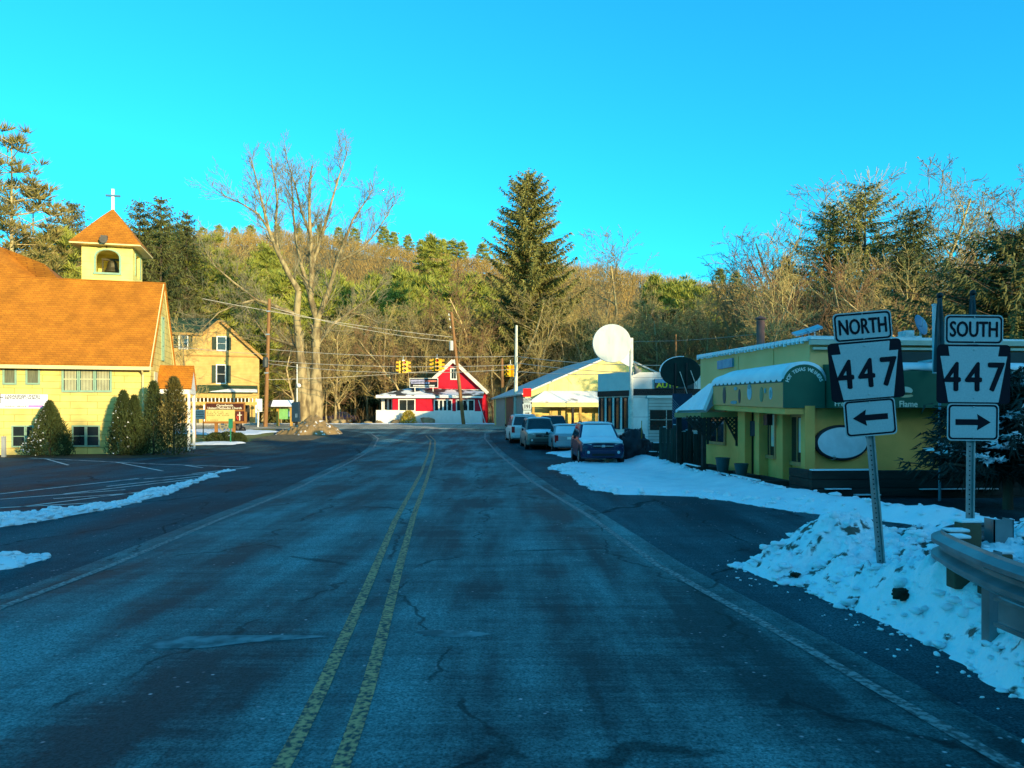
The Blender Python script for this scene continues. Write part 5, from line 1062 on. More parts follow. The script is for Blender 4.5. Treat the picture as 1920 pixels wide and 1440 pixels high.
b = MB(); Y = 18.55; x = PX(1753, Y); b.box(x-.045, x+.045, Y-.045, Y+.045, zg2-.05, PZ(573, Y)); b.bar((x, Y, 3.3), (x+.02, Y+.9, 3.3), .05); b.box(x-.055, x+.055, Y-.055, Y+.055, PZ(573, Y), PZ(570, Y)); tag(b.build('pale_post', mat('pale_blue_paint', (.52, .60, .64), rough=.5)), 'tall pale square post rising from the long awning beside the furled parasol', 'post')
# timber retaining planter, planter boxes, tubs
b = MB(); TPx = TF.xz(1522, 900, -1.3)[0]
tp = thing('timber_planter', 'long dark timber planter wall before the restaurant, snow lined', 'planter', TF.loc(), TF.rz)
for i in range(4): b.box(TPx, 11, -1.3, -1.12, -.15+i*.205, -.15+i*.205+.198)
for i in range(4): b.box(TPx, TPx+.18, -1.118, -.05, -.15+i*.205, -.15+i*.205+.198)
b.build('timbers', M_darkwood, tp, bevel=.012)
MB().box(TPx+.18, 11, -1.12, -.05, .1, .52).build('soil', mat('dark_soil', (.03, .025, .018), rough=.95), tp)
b = MB(); b.box(TPx+.02, TPx+1.5, -1.32, -1.14, .672, .70); b.box(TPx+.3, TPx+.9, -1.42, -1.31, .24, .262); b.box(TPx+1.0, TPx+1.6, -1.44, -1.31, .10, .122); b.box(TPx+2.6, TPx+4.5, -1.42, -1.31, .22, .24); b.build('snow', M_snow, tp)
for (p0, p1, ylen, hgt, lab) in ((1455, 1490, 2.0, .32, 'nearest dark timber planter box below the restaurant windows'), (1415, 1447, 2.0, .36, 'middle dark timber planter box beside the tub'), (1345, 1385, 1.8, .34, 'far dark timber planter box under the lattice'), (1295, 1330, 1.6, .4, 'small dark timber box near the short post')):
    ya = TF.yz(p1, 900, -.9)[0]; t = thing('planter_box', lab, 'planter', TF.loc(), TF.rz, group='timber planter boxes along the restaurant'); x0_, x1_ = -1.25, -.35; y1_ = ya+ylen
    zz0 = -.05; b = MB()
    for i in range(2): h0 = zz0+hgt*i/2; b.box(x0_, x1_, ya, ya+.1, h0, h0+hgt/2-.01); b.box(x0_, x0_+.1, ya+.1, y1_, h0, h0+hgt/2-.01); b.box(x1_-.1, x1_, ya+.1, y1_, h0, h0+hgt/2-.01); b.box(x0_+.1, x1_-.1, y1_-.1, y1_, h0, h0+hgt/2-.01)
    b.build('timbers', M_darkwood, t); MB().box(x0_+.1, x1_-.1, ya+.1, y1_-.1, zz0, zz0+hgt*.75).build('soil', MATS['dark_soil'], t)
    b = MB(); b.box(x0_-.01, x0_+.09, ya+.05, y1_, hgt+zz0-.008, hgt+zz0+.02); b.build('snow', M_snow, t)
for (px, py, w_, h_, lab) in ((1355, 886, 13, 28, 'taller dark teal tub with tapered sides'), (1390, 889, 13, 20, 'squat dark blue tub next to the door')):
    Y = 22.5 if px == 1355 else 21.3; x = PX(px, Y); k = kk(Y); b = MB(); hh = h_/k; r = w_/k; zb0 = PZ(py, Y); b.lathe([(r*.72, -zb0), (r*.75, 0), (r, hh*.93), (r*1.05, hh*.93), (r*1.05, hh), (r*.9, hh), (r*.88, hh*.9), (.01, hh*.88)], (x, Y, zb0), 24)
    tag(b.build('plant_tub', mat('teal_tub', (.02, .06, .065), rough=.5)), lab, 'planter')
b = MB(); Y = 28.; x = PX(1273, Y); b.box(x-.07, x+.07, Y-.07, Y+.07, -.1, .36); b.box(x-.075, x+.075, Y-.075, Y+.075, .36, .40); tag(b.build('short_post', [M_darkwood]), 'short dark timber post standing in the snow by the fence', 'post')
# rough dark board fence beyond the porch
Yf = 30.; fnc = thing('board_fence', 'rough dark board fence of uneven planks between garage and restaurant', 'fence', (PX(1282, Yf), Yf, 0))
b = MB(); x = PX(1236, Yf)-PX(1282, Yf); sn = MB()
while x < 1.05:
    w_ = RD.uniform(.10, .16); h_ = (PZ(800, Yf) if x < -.35 else PZ(808, Yf))+RD.uniform(-.12, .08); b.box(x, x+w_-.012, RD.uniform(-.03, 0), .03, -.1, h_)
    if RD.random() < .6: sn.box(x, x+w_-.012, -.03, .03, h_+.001, h_+.03)
    x += w_
b.box(PX(1236, Yf)-PX(1282, Yf), 1.05, .032, .09, .5, .62); b.build('boards', mat('weathered_dark_board', (.05, .07, .06), (.025, .035, .03), rough=.85, scale=3, stretch=(3, 3, .3)), fnc); sn.build('snow', M_snow, fnc)
for px in (1274, 1292, 1312): u = PX(px, Yf)-PX(1282, Yf); MB().box(u-.06, u+.06, -.14, -.035, -.1, PZ(772, Yf)).build('post', M_darkwood, fnc)
t = thing('lidded_bin', 'dark open crate with snow on its rim in front of the fence', 'crate', (PX(1243, 32), 32, .25)); b = MB(); b.box(-.42, .34, -.25, .25, .1, .58); b.box(-.5, -.4, -.2, .2, -.4, .3); b.build('body', M_darkwood, t, bevel=.02)
b = MB(); b.box(-.44, .36, -.27, -.2, .585, .62); b.box(-.6, -.3, -.3, -.1, .22, .25); b.box(-.25, .1, -.3, -.26, .2, .23); b.build('snow', M_snow, t)
b = MB(); x = PX(1249, 31); b.lathe([(.15, -.1), (.17, .1), (.17, .55), (.14, .58)], (x, 30.9, .15), 14); tag(b.build('blue_drum', mat('blue_plastic', (.02, .05, .22), rough=.5)), 'small blue drum before the dark fence', 'drum')
t = thing('tarp_heap', 'dark tarpaulin covered heap with an upright rod beside the garage', 'heap', (PX(1196, 33), 33, .1)); b = MB(); b.rock((-.15, 0, .35), (.68, .6, .75), 5, 12, .55); b.rock((.45, .1, .3), (.5, .5, .5), 8, 12, .6); b.rock((.08, .05, .95), (.24, .25, .34), 9, 10, .4); b.bar((-.55, -.1, 1.15), (-.25, 0, .6), .18, .3)
b.build('tarp', mat('dark_tarp', (.02, .022, .028), (.035, .035, .04), rough=.6), t, smooth=True)
b = MB(); b.tube([(.13, -.2, .5), (.13, -.2, 1.65)], .018, 6); b.build('rod', M_yw, t)
# ------------------------------------------------------------------ route signs
M_signface = mat('retroreflective_white', (.44, .52, .52), (.38, .46, .47), rough=.5, scale=60, detail=2); M_signblack = mat('sign_black', (.006, .008, .016), rough=.6, spec=.12)
def rrect(w, h, r, n=5):
    out = []
    for cx_, cz_, a0 in ((w/2-r, h/2-r, 0), (-w/2+r, h/2-r, 90), (-w/2+r, -h/2+r, 180), (w/2-r, -h/2+r, 270)):
        out += [(cx_+r*math.cos(rad(a0+90*i/n)), cz_+r*math.sin(rad(a0+90*i/n))) for i in range(n+1)]
    return out
def ring(mb, o, i, y0, y1, mi):
    n = len(o); mb.add([(p[0], y, p[1]) for y in (y0, y1) for p in o]+[(p[0], y, p[1]) for y in (y0, y1) for p in i],
       [(j, (j+1) % n, 2*n+(j+1) % n, 2*n+j) for j in range(n)]+[(j, n+j, n+(j+1) % n, (j+1) % n) for j in range(n)], mi)
def plate(t, name, w, h, zc, kind, word, xoff=0.):
    b = MB(); off = lambda pl, dz=0: [(p[0]+xoff, p[1]+zc) for p in pl]
    b.prism(off(rrect(w, h, .045)), -.05, -.046)
    pl = b.build(name, M_signface if kind != 'keystone' else M_signblack, t)
    b = MB()
    if kind != 'keystone':
        ring(b, off(rrect(w-.025, h-.025, .04)), off(rrect(w-.06, h-.06, .03)), -.0525, -.0505, 0)
        if kind == 'word': put_text(b, word, xoff, zc-.005, -.05, .225, 1, .005, 0, t=.003, fit=.50)
        else:
            s_ = -1 if word == 'left' else 1; L_ = w*.34
            b.prism([(xoff+s_*(-L_), zc-.03), (xoff+s_*(L_*.28), zc-.03), (xoff+s_*(L_*.22), zc-.085), (xoff+s_*L_, zc), (xoff+s_*(L_*.22), zc+.085), (xoff+s_*(L_*.28), zc+.03), (xoff+s_*(-L_), zc+.03)], -.053, -.0505)
        b.build('lettering', M_signblack, pl)
    else:
        ks_ = [(-.26, -.29), (.26, -.29), (.345, .185), (.25, .185), (.265, .285), (-.265, .285), (-.25, .185), (-.345, .185)]
        ks_ = [(x*w/.762, z*h/.61) for x, z in ks_]
        b.prism(off(ks_), -.0525, -.0505); kp = b.build('keystone', M_signface, pl)
        b = MB(); [put_text(b, c_, xoff+(i_-1)*.218+(.008 if c_ == '7' else 0), zc-.045, -.0525, .42, 1, .009, 0, t=.003, fit=.178) for i_, c_ in enumerate(word)]; b.build('lettering', M_signblack, kp)
    b = MB()
    for dz in (h*.41, -h*.41): b.lathe([(.008, 0), (.008, .004), (.004, .006)], (xoff, -.0555, zc+dz), 8, R=Matrix.Rotation(rad(90), 3, 'X'))
    b.build('bolts', M_steel, pl); return pl
M_upost = mat('perforated_steel', (.34, .38, .37), (.24, .28, .28), rough=.5, metal=.5, scale=9)
def route_sign(label, px_base, py_base, Y, lean, words, rows, zbot, yaw=0.):
    x = PX(px_base, Y); z = PZ(py_base, Y); t = thing('route_sign', label, 'road sign', M=Matrix.Translation((x, Y, z)) @ Matrix.Rotation(rad(yaw), 4, 'Z') @ Matrix.Rotation(rad(lean), 4, 'Y'))
    b = MB(); zt = rows[0]+.12
    b.box(-.028, .028, -.0, .006, -.5, zt); b.box(-.034, -.028, -.022, .006, -.5, zt); b.box(.028, .034, -.022, .006, -.5, zt); b.box(-.045, -.034, -.022, -.017, -.5, zt); b.box(.034, .045, -.022, -.017, -.5, zt)
    po_ = b.build('post', M_upost, t)
    b = MB(); zz_ = .02
    while zz_ < rows[2]-.25: b.disc((0, zz_), .008, .008, -.0015, -.0005, 8); zz_ += .05
    b.build('holes', M_black, po_)
    plate(t, 'direction_plate', .605, .305, rows[0], 'word', words[0]); plate(t, 'route_plate', .762, .61, rows[1], 'keystone', words[1]); plate(t, 'arrow_plate', .535, .385, rows[2], 'arrow', words[2])
    return t
k = kk(8.0)
d_ = lambda py, pb: (pb-py)/k
route_sign('leaning route 447 sign post marked NORTH with left arrow', 1652, 1073, 8.0, -4.8, ('NORTH', '447', 'left'), (d_(611.5, 1073), d_(693.5, 1073), d_(781.5, 1073)), 0)
route_sign('upright route 447 sign post marked SOUTH with right arrow', 1817, 985, 8.0, .6, ('SOUTH', '447', 'right'), (d_(619, 985), d_(702, 985), d_(791.5, 985)), 0)
# far route marker
Yt = 57.; z0 = gz(1, Yt); k = kk(Yt); t = thing('small_route_sign', 'distant red square sign above a SOUTH 191 marker with right arrow', 'road sign', (PX(988.5, Yt), Yt, z0)); zz = lambda py: PZ(py, Yt)-z0
MB().box(-.03, .03, 0, .05, -.3, zz(728)).build('post', M_steel, t)
MB().box(-7.8/k, 7.8/k, -.04, -.01, zz(744), zz(728.3)).build('red_square', mat('pure_red', (.75, .006, .004), rough=.5), t)
b = MB(); b.box(-7.5/k, 7.5/k, -.04, -.01, zz(753), zz(746)); pl = b.build('direction_plate', M_signface, t); b = MB(); put_text(b, 'SOUTH', 0, zz(749.6), -.04, .24, .9, .01); b.build('lettering', M_ink, pl)
b = MB(); b.box(-9/k, 9/k, -.04, -.01, zz(769), zz(754)); pl = b.build('route_plate', M_signblack, t)
b = MB(); b.prism([(-7.3/k, zz(768.6)), (7.3/k, zz(768.6)), (8.8/k, zz(757.5)), (6.6/k, zz(757.5)), (7/k, zz(754.4)), (-7/k, zz(754.4)), (-6.6/k, zz(757.5)), (-8.8/k, zz(757.5))], -.045, -.041); kp = b.build('keystone', M_signface, pl); b = MB(); put_text(b, '191', 0, zz(762.8), -.045, .40, .85, .012); b.build('lettering', M_ink, kp)
b = MB(); b.box(-7.5/k, 7.5/k, -.04, -.01, zz(780), zz(769.6)); pl = b.build('arrow_plate', M_signface, t); b = MB(); b.prism([(-4.2/k, zz(775.4)), (1.5/k, zz(775.4)), (1.5/k, zz(777)), (4.4/k, zz(774.7)), (1.5/k, zz(772.4)), (1.5/k, zz(774)), (-4.2/k, zz(774))], -.046, -.041); b.build('lettering', M_ink, pl)
# ------------------------------------------------------------------ guardrail with curved end
M_rail = mat('guardrail_zinc', (.24, .29, .30), (.15, .19, .20), rough=.42, metal=.55, scale=3, detail=8)
gr = thing('guardrail', 'weathered steel guardrail with curved end and blocked posts in snow', 'guardrail', (4, 6, 0))
path = [(4.85, 7.5), (4.4, 7.45), (4.10, 7.25), (3.90, 6.98), (3.79, 6.62), (3.69, 6.15), (3.60, 5.6), (3.57, 5.0), (3.56, 4.2), (3.56, 3), (3.6, 1), (3.7, -4)]
def w_beam(mb, path, zc, H, dep, th=.012):
    prof = [(-.5, 0.), (-.42, .12), (-.30, 1.), (-.18, 1.), (-.06, .1), (.06, .1), (.18, 1.), (.30, 1.), (.42, .12), (.5, 0.)]
    P2 = [Vector((p[0], p[1])) for p in path]; dense = []
    for i in range(len(P2)-1):
        p0, p1, p2, p3 = P2[max(i-1, 0)], P2[i], P2[i+1], P2[min(i+2, len(P2)-1)]
        for j in range(6): t_ = j/6; dense.append(.5*((2*p1)+(p2-p0)*t_+(2*p0-5*p1+4*p2-p3)*t_*t_+(-p0+3*p1-3*p2+p3)*t_**3))
    dense.append(P2[-1]); vs = []; n = len(prof)
    for s_ in (0, th):
        for i, p in enumerate(dense):
            d = (dense[min(i+1, len(dense)-1)]-dense[max(i-1, 0)]).normalized(); out = Vector((d.y, -d.x))
            for (u, w_) in prof: q = p+out*(dep*w_-s_); vs.append((q.x, q.y, zc+u*H))
    m_ = len(dense); fs = []
    for s_ in (0, 1):
        o_ = s_*m_*n; fs += [(o_+i*n+j, o_+i*n+j+1, o_+(i+1)*n+j+1, o_+(i+1)*n+j) for i in range(m_-1) for j in range(n-1)]
    o_ = m_*n
    for j in (0, n-1): fs += [(i*n+j, (i+1)*n+j, o_+(i+1)*n+j, o_+i*n+j) for i in range(m_-1)]
    mb.add(vs, fs); return dense
b = MB(); w_beam(b, path, .765, .30, .085); b.build('rail', M_rail, gr, world=True, smooth=False)
b = MB(); b.box(3.635, 3.66, 1.0, 5.75, .38, .60); b.box(3.60, 3.635, 1.0, 5.75, .57, .60); b.box(3.60, 3.635, 1.0, 5.75, .38, .41); b.build('rub_rail', M_rail, gr, world=True)
for (x, y) in ((3.73, 5.98), (3.73, 4.05), (3.73, 2.1)):
    b = MB(); b.box(x-.05, x+.05, y-.05, y-.042, -.2, .90); b.box(x-.05, x-.043, y-.042, y+.05, -.2, .90); b.box(x+.043, x+.05, y-.042, y+.05, -.2, .90); b.build('post', M_rail, gr, world=True)
b = MB(); b.box(4.42, 4.60, 7.05, 7.06, .2, 1.0); b.box(4.42, 4.43, 7.05, 7.2, .2, 1.0); b.box(4.59, 4.60, 7.05, 7.2, .2, 1.0); b.build('post', M_rail, gr, world=True)
M_block = mat('weathered_block', (.12, .10, .06), (.07, .06, .04), rough=.9)
for (x, y, sx_, sy_, z1) in ((4.22, 7.12, .19, .12, .965), (4.03, 6.98, .18, .12, .90), (3.90, 6.72, .14, .14, .885), (4.05, 6.45, .22, .14, .80), (4.40, 6.05, .34, .16, .84)):
    b = MB(); b.box(x-sx_/2, x+sx_/2, y-sy_/2, y+sy_/2, .45, z1); o = b.build('block', M_block, gr, world=True, bevel=.01)
    b = MB(); b.box(x-sx_/2-.005, x+sx_/2+.005, y-sy_/2-.005, y+sy_/2+.005, z1+.001, z1+.03); b.build('snow_cap', M_snow, o, world=True, bevel=.012)
b = MB()
for y in (5.9, 5.0, 4.05): b.lathe([(.02, 0), (.02, .012), (.008, .02)], (3.56 if y < 5.5 else 3.63, y, .80), 10, R=Matrix.Rotation(rad(-90), 3, 'Y'))
b.build('bolts', M_steel, gr, world=True)
# dark lumps of turf thrown up in the snow
for i, (x, y, r, lab) in enumerate(((3.68, 7.25, .06, 'largest dark turf clod in the snow below the guardrail end'), (4.05, 7.9, .035, 'small dark clod close to the leaning sign post'), (3.3, 8.95, .035, 'dark clod at the tip of the snow bank'))):
    b = MB(); z = .10+.16*(y < 8.5); b.rock((x, y, z), (r*1.5, r, r*.8), 40+i, 10, .6); tag(b.build('turf_clod', mat('dark_turf', (.04, .035, .02), (.02, .018, .012), rough=.95, scale=9), smooth=True), lab, 'clod', 'dark clods in the roadside snow')
# ------------------------------------------------------------------ cars
def carpaint(name, c): return mat(name, c, tuple(v*.9 for v in c), rough=.32, scale=1.5, spec=.35, coat=.15)
M_tyre = mat('tyre_rubber', (.012, .012, .013), rough=.85); M_rim = mat('alloy_rim', (.35, .36, .37), rough=.35, metal=.8); M_trim = mat('black_trim', (.015, .015, .017), rough=.6)
M_lampc = mat('clear_lamp', (.55, .60, .62), rough=.12, spec=.8); M_tail = mat('red_tail_lamp', (.35, .012, .012), rough=.2, spec=.6); M_chrome = mat('chrome', (.6, .62, .63), rough=.15, metal=1.)
def car(name, label, cat, x, y, rz, paint, Wd=1.78, L=4.5, H=1.7, belt=1.0, hood=1.0, face='front', snowy=(), wagon=True, z=None, cladding=None, rails=True, pickup=False):
    z0 = gz(x, y) if z is None else z
    # local y=0 is the end nearest the camera; flip when the rear faces it
    t = thing(name, label, cat, (x, y, z0+.012), rz+(math.pi if face == 'rear' else 0)); oy = -L if face == 'rear' else 0
    hw = Wd/2
    st_ = [(0, .50, .34, .70, hood*.80), (.10, .80, .28, .93, hood*.88), (.35, .95, .24, .98, hood*.945), (1.15, .985, .22, 1., hood), (1.6, .99, .22, 1., belt+.02), (L-.9, .99, .24, 1., belt+.05), (L-.15, .96, .30, .98, belt+.05), (L, .90, .42, .93, belt-.02)]
    vs = []; nr = 10
    for (yy, wb, zb, wm, zt) in st_:
        y_ = yy+oy; zm = zb+(zt-zb)*.45
        half = [(hw*wb*.93, zb), (hw*wb, zb+.06), (hw*wm, zm), (hw*wm*.985, zt-.12), (hw*wm*.93, zt-.01)]
        vs += [(px_, y_, pz_) for px_, pz_ in half]+[(-px_, y_, pz_) for px_, pz_ in half[::-1]]
    m_ = len(st_)
    b = MB(); b.add(vs, [(i*nr+j, i*nr+(j+1) % nr, (i+1)*nr+(j+1) % nr, (i+1)*nr+j) for i in range(m_-1) for j in range(nr)]+[list(range(nr-1, -1, -1)), list(range((m_-1)*nr, m_*nr))])
    body = b.build('body', paint, t, bevel=.03)
    # glasshouse
    yw0, yw1 = 1.25+oy, 2.0+oy; yr1, yr0 = (L-.55+oy, L-.18+oy) if wagon else ((3.1+oy, 3.5+oy) if pickup else (L-1.5+oy, L-.75+oy))
    tb, tt = hw*.93, hw*.74; zb, zt = belt-.02, H-.04
    lo_ = [(-tb, yw0, zb), (tb, yw0, zb), (tb, yr0, zb+.04), (-tb, yr0, zb+.04)]; ym = (yw1+yr1)/2
    up = [(-tt, yw1, zt), (tt, yw1, zt), (tt*1.02, ym, H), (tt, yr1, zt), (-tt, yr1, zt), (-tt*1.02, ym, H)]
    b = MB(); b.add(lo_+up, [(0, 1, 5, 4), (1, 2, 7, 6, 5), (2, 3, 8, 7), (3, 0, 4, 9, 8), (4, 5, 6, 9), (9, 6, 7, 8), (3, 2, 1, 0)])
    b.build('roof', paint, t, bevel=.045, segs=3)
    def pane(q, nm, m=M_glass, off=.012, ins=.07, ins2=.1):
        q = [Vector(p) for p in q]; n = (q[1]-q[0]).cross(q[3]-q[0]).normalized(); c = sum(q, Vector())/4
        if n.dot(c-Vector((0, (yw0+yr0)/2, (zb+zt)/2))) < 0: n = -n
        r = []
        for i, p in enumerate(q):
            e = (q[(i+1) % 4]-p).normalized()*(ins if i % 2 == 0 else ins2); g_ = (q[i-1]-p).normalized()*(ins2 if i % 2 == 0 else ins); r.append(p+e+g_+n*off)
        b = MB(); b.add(r+[p-n*(off*2) for p in r], [(0, 1, 2, 3), (7, 6, 5, 4), (0, 4, 5, 1), (1, 5, 6, 2), (2, 6, 7, 3), (3, 7, 4, 0)]); return b.build(nm, m, t)
    pane([lo_[0], lo_[1], up[1], up[0]], 'windshield', M_snow if 'windshield' in snowy else M_glass, .016, .09, .06)
    pane([lo_[3], lo_[2], up[3], up[4]], 'rear_window', M_snow if 'rear' in snowy else M_glass, .016, .1, .08)
    for s_ in (-1, 1):
        nsp = 3 if wagon else 2
        for i in range(nsp):
            f0, f1 = i/nsp, (i+1)/nsp
            def sp_(f, top): yy = (yw1+(yr1-yw1)*f) if top else (yw0+.2+(yr0-yw0-.2)*f); return (s_*(tt if top else tb), yy, (zt if top else zb+.02))
            pane([sp_(f0, 0), sp_(f1, 0), sp_(f1, 1), sp_(f0, 1)], 'side_window', M_glass, .014, .05, .07)
        b = MB(); b.box(s_*hw*1.02-.10*(s_ < 0)-.0, s_*hw*1.02+.10*(s_ > 0), yw0+.35, yw0+.47, belt-.02, belt+.13); b.build('mirror', M_trim, t, bevel=.03)
        for yy in (.78, L-.85):
            b = MB(); Rw = Matrix.Rotation(rad(90), 3, 'Y'); xx = s_*(hw-.10); b.lathe([(.20, -.10), (.30, -.115), (.345, -.09), (.345, .09), (.30, .115), (.20, .10)], (xx, yy+oy, .34), 20, R=Rw); w_ = b.build('wheel', M_tyre, t)
            b = MB(); b.lathe([(.05, -.05), (.19, -.06), (.22, .0), (.19, .06), (.05, .05)], (xx+s_*.055, yy+oy, .34), 14, R=Rw); b.build('rim', M_rim, w_)
            b = MB(); ar = []
            for i in range(13): a = math.pi*i/12; ar.append((yy+oy+.43*math.cos(a), .34+.43*math.sin(a)))
            ar2 = [(yy+oy+(p-yy-oy)*.86, .34+(q-.34)*.86) for p, q in ar]
            for i in range(12): b.prism([ar[i], ar[i+1], ar2[i+1], ar2[i]], s_*hw*.985-.01, s_*hw*.985+.022, 'yz')
            b.build('wheel_arch', cladding or M_trim, t)
        b = MB(); b.add([(s_*hw*.50, oy-.005, hood*.70), (s_*hw*.86, .07+oy, hood*.70), (s_*hw*.90, .12+oy, hood*.86), (s_*hw*.52, .03+oy, hood*.84), (s_*hw*.50, oy+.2, hood*.70), (s_*hw*.86, .3+oy, hood*.70), (s_*hw*.90, .3+oy, hood*.86), (s_*hw*.52, .3+oy, hood*.84)],
                       [(0, 1, 2, 3), (4, 7, 6, 5), (0, 4, 5, 1), (1, 5, 6, 2), (2, 6, 7, 3), (3, 7, 4, 0)]); b.build('headlight', M_lampc, t)
        b = MB(); x0_, x1_ = sorted((s_*hw*.72, s_*hw*.93)); b.box(x0_, x1_, L-.1+oy, L+.02+oy, belt-.38, belt+.0); b.build('tail_light', M_tail, t)
        if rails:
            b = MB(); b.tube([(s_*tt*.92, yw1+.25, H+.0), (s_*tt*.92, yw1+.35, H+.06), (s_*tt*.92, yr1-.4, H+.06), (s_*tt*.92, yr1-.3, H)], .02, 6); b.build('roof_rail', M_trim, t)
    b = MB(); b.box(-hw*.42, hw*.42, oy-.03, oy+.1, hood*.70, hood*.83); gl = b.build('grille', M_trim, t); b = MB(); b.box(-hw*.44, hw*.44, oy-.05, oy-.031, hood*.755, hood*.785); b.box(-.07, .07, oy-.055, oy-.03, hood*.72, hood*.82); b.build('grille_bar', M_chrome, gl)
    b = MB(); b.box(-hw*.80, hw*.80, oy-.06, oy+.14, .30, hood*.62); b.build('bumper', cladding or paint, t, bevel=.05, segs=3)
    b = MB(); b.box(-hw*.5, hw*.5, oy-.066, oy-.058, .36, .46); b.build('air_intake', M_black, t)
    b = MB(); b.box(-hw*.85, hw*.85, L-.1+oy, L+.06+oy, .36, .62); b.build('rear_bumper', cladding or paint, t, bevel=.04)
    b = MB(); b.box(-.16, .16, L+.02+oy, L+.035+oy, belt-.22, belt-.09); b.build('plate', M_white, t)
    for s_ in (-1, 1): b = MB(); b.lathe([(.055, 0), (.06, .02), (.02, .03)], (s_*hw*.66, oy-.055, hood*.52), 12, R=Matrix.Rotation(rad(90), 3, 'X')); b.build('fog_light', M_lampc, t)
    # snow lying on hood and roof
    if 'hood' in snowy:
        vs = []; q = [(.06, .86, hood*.93), (.35, .92, hood*1.02), (1.15, .92, hood+.075), (1.38, .9, belt+.10)]
        for (yy, ww, zz_) in q:
            for i in range(9): u = -1+2*i/8; vs.append((hw*ww*u, yy+oy+.05*abs(u)**3, zz_-.05*abs(u)**4))
        b = MB(); b.add(vs, [(i*9+j, i*9+j+1, (i+1)*9+j+1, (i+1)*9+j) for i in range(3) for j in range(8)]); o = b.build('hood_snow', M_snow, t, smooth=True); md = o.modifiers.new('thick', 'SOLIDIFY'); md.thickness = .05; md.offset = -1
    if 'roof' in snowy:
        vs = []
        for j in range(7):
            yy = yw1-.02+(yr1-yw1+.04)*j/6; zz_ = H+.03+.03*math.sin(math.pi*j/6)
            for i in range(9): u = -1+2*i/8; vs.append((tt*1.0*u, yy, zz_-.04*abs(u)**4))
        b = MB(); b.add(vs, [(i*9+j, i*9+j+1, (i+1)*9+j+1, (i+1)*9+j) for i in range(6) for j in range(8)]); o = b.build('roof_snow', M_snow, t, smooth=True); md = o.modifiers.new('thick', 'SOLIDIFY'); md.thickness = .06; md.offset = -1
    return t
car('parked_car', 'dark blue compact SUV with snow over windshield and hood, nearest in the row', 'car', 3.60, 30.3, rad(1), carpaint('navy_paint', (.010, .018, .065)), 1.80, 4.4, 1.64, 1.02, .98, snowy=('windshield', 'hood', 'roof'))
car('parked_car', 'grey SUV with frosty windshield and light grille bar facing the road', 'car', 1.72, 43.0, rad(4), carpaint('pewter_paint', (.20, .21, .19)), 1.85, 4.7, 1.78, 1.06, 1.04, snowy=('hood', 'roof'), cladding=mat('grey_cladding', (.06, .065, .06), rough=.6))
car('parked_car', 'white SUV seen from behind at the far end of the parked row', 'car', .86, 48.9, rad(5), carpaint('white_paintwork', (.70, .71, .70)), 1.9, 4.8, 1.82, 1.08, 1.05, face='rear', snowy=('roof',))
car('parked_car', 'dark maroon pickup partly hidden behind the white and grey SUVs', 'car', 2.95, 50.5, rad(4), carpaint('maroon_paint', (.06, .018, .012)), 1.9, 5.2, 1.75, 1.05, 1.06, wagon=False, pickup=True, rails=False)
car('parked_car', 'silver sedan blanketed in snow between the grey and the blue SUV', 'car', 3.05, 40.3, rad(3), carpaint('silver_paint', (.30, .33, .36)), 1.75, 4.5, 1.45, .92, .88, face='rear', wagon=False, snowy=('windshield', 'rear', 'hood', 'roof'), rails=False)
car('parked_car', 'black car mostly hidden behind the snowy sedan by the garage', 'car', 4.55, 44.2, rad(2), carpaint('black_paintwork', (.012, .012, .013)), 1.8, 4.6, 1.50, .95, .92, wagon=False, rails=False)
car('parked_car', 'dark blue car parked beyond the crossing road behind a boulder', 'car', -24.4, 99, rad(-90), carpaint('deep_blue_paint', (.015, .015, .05)), 1.8, 4.6, 1.5, .95, .92, wagon=False, rails=False)
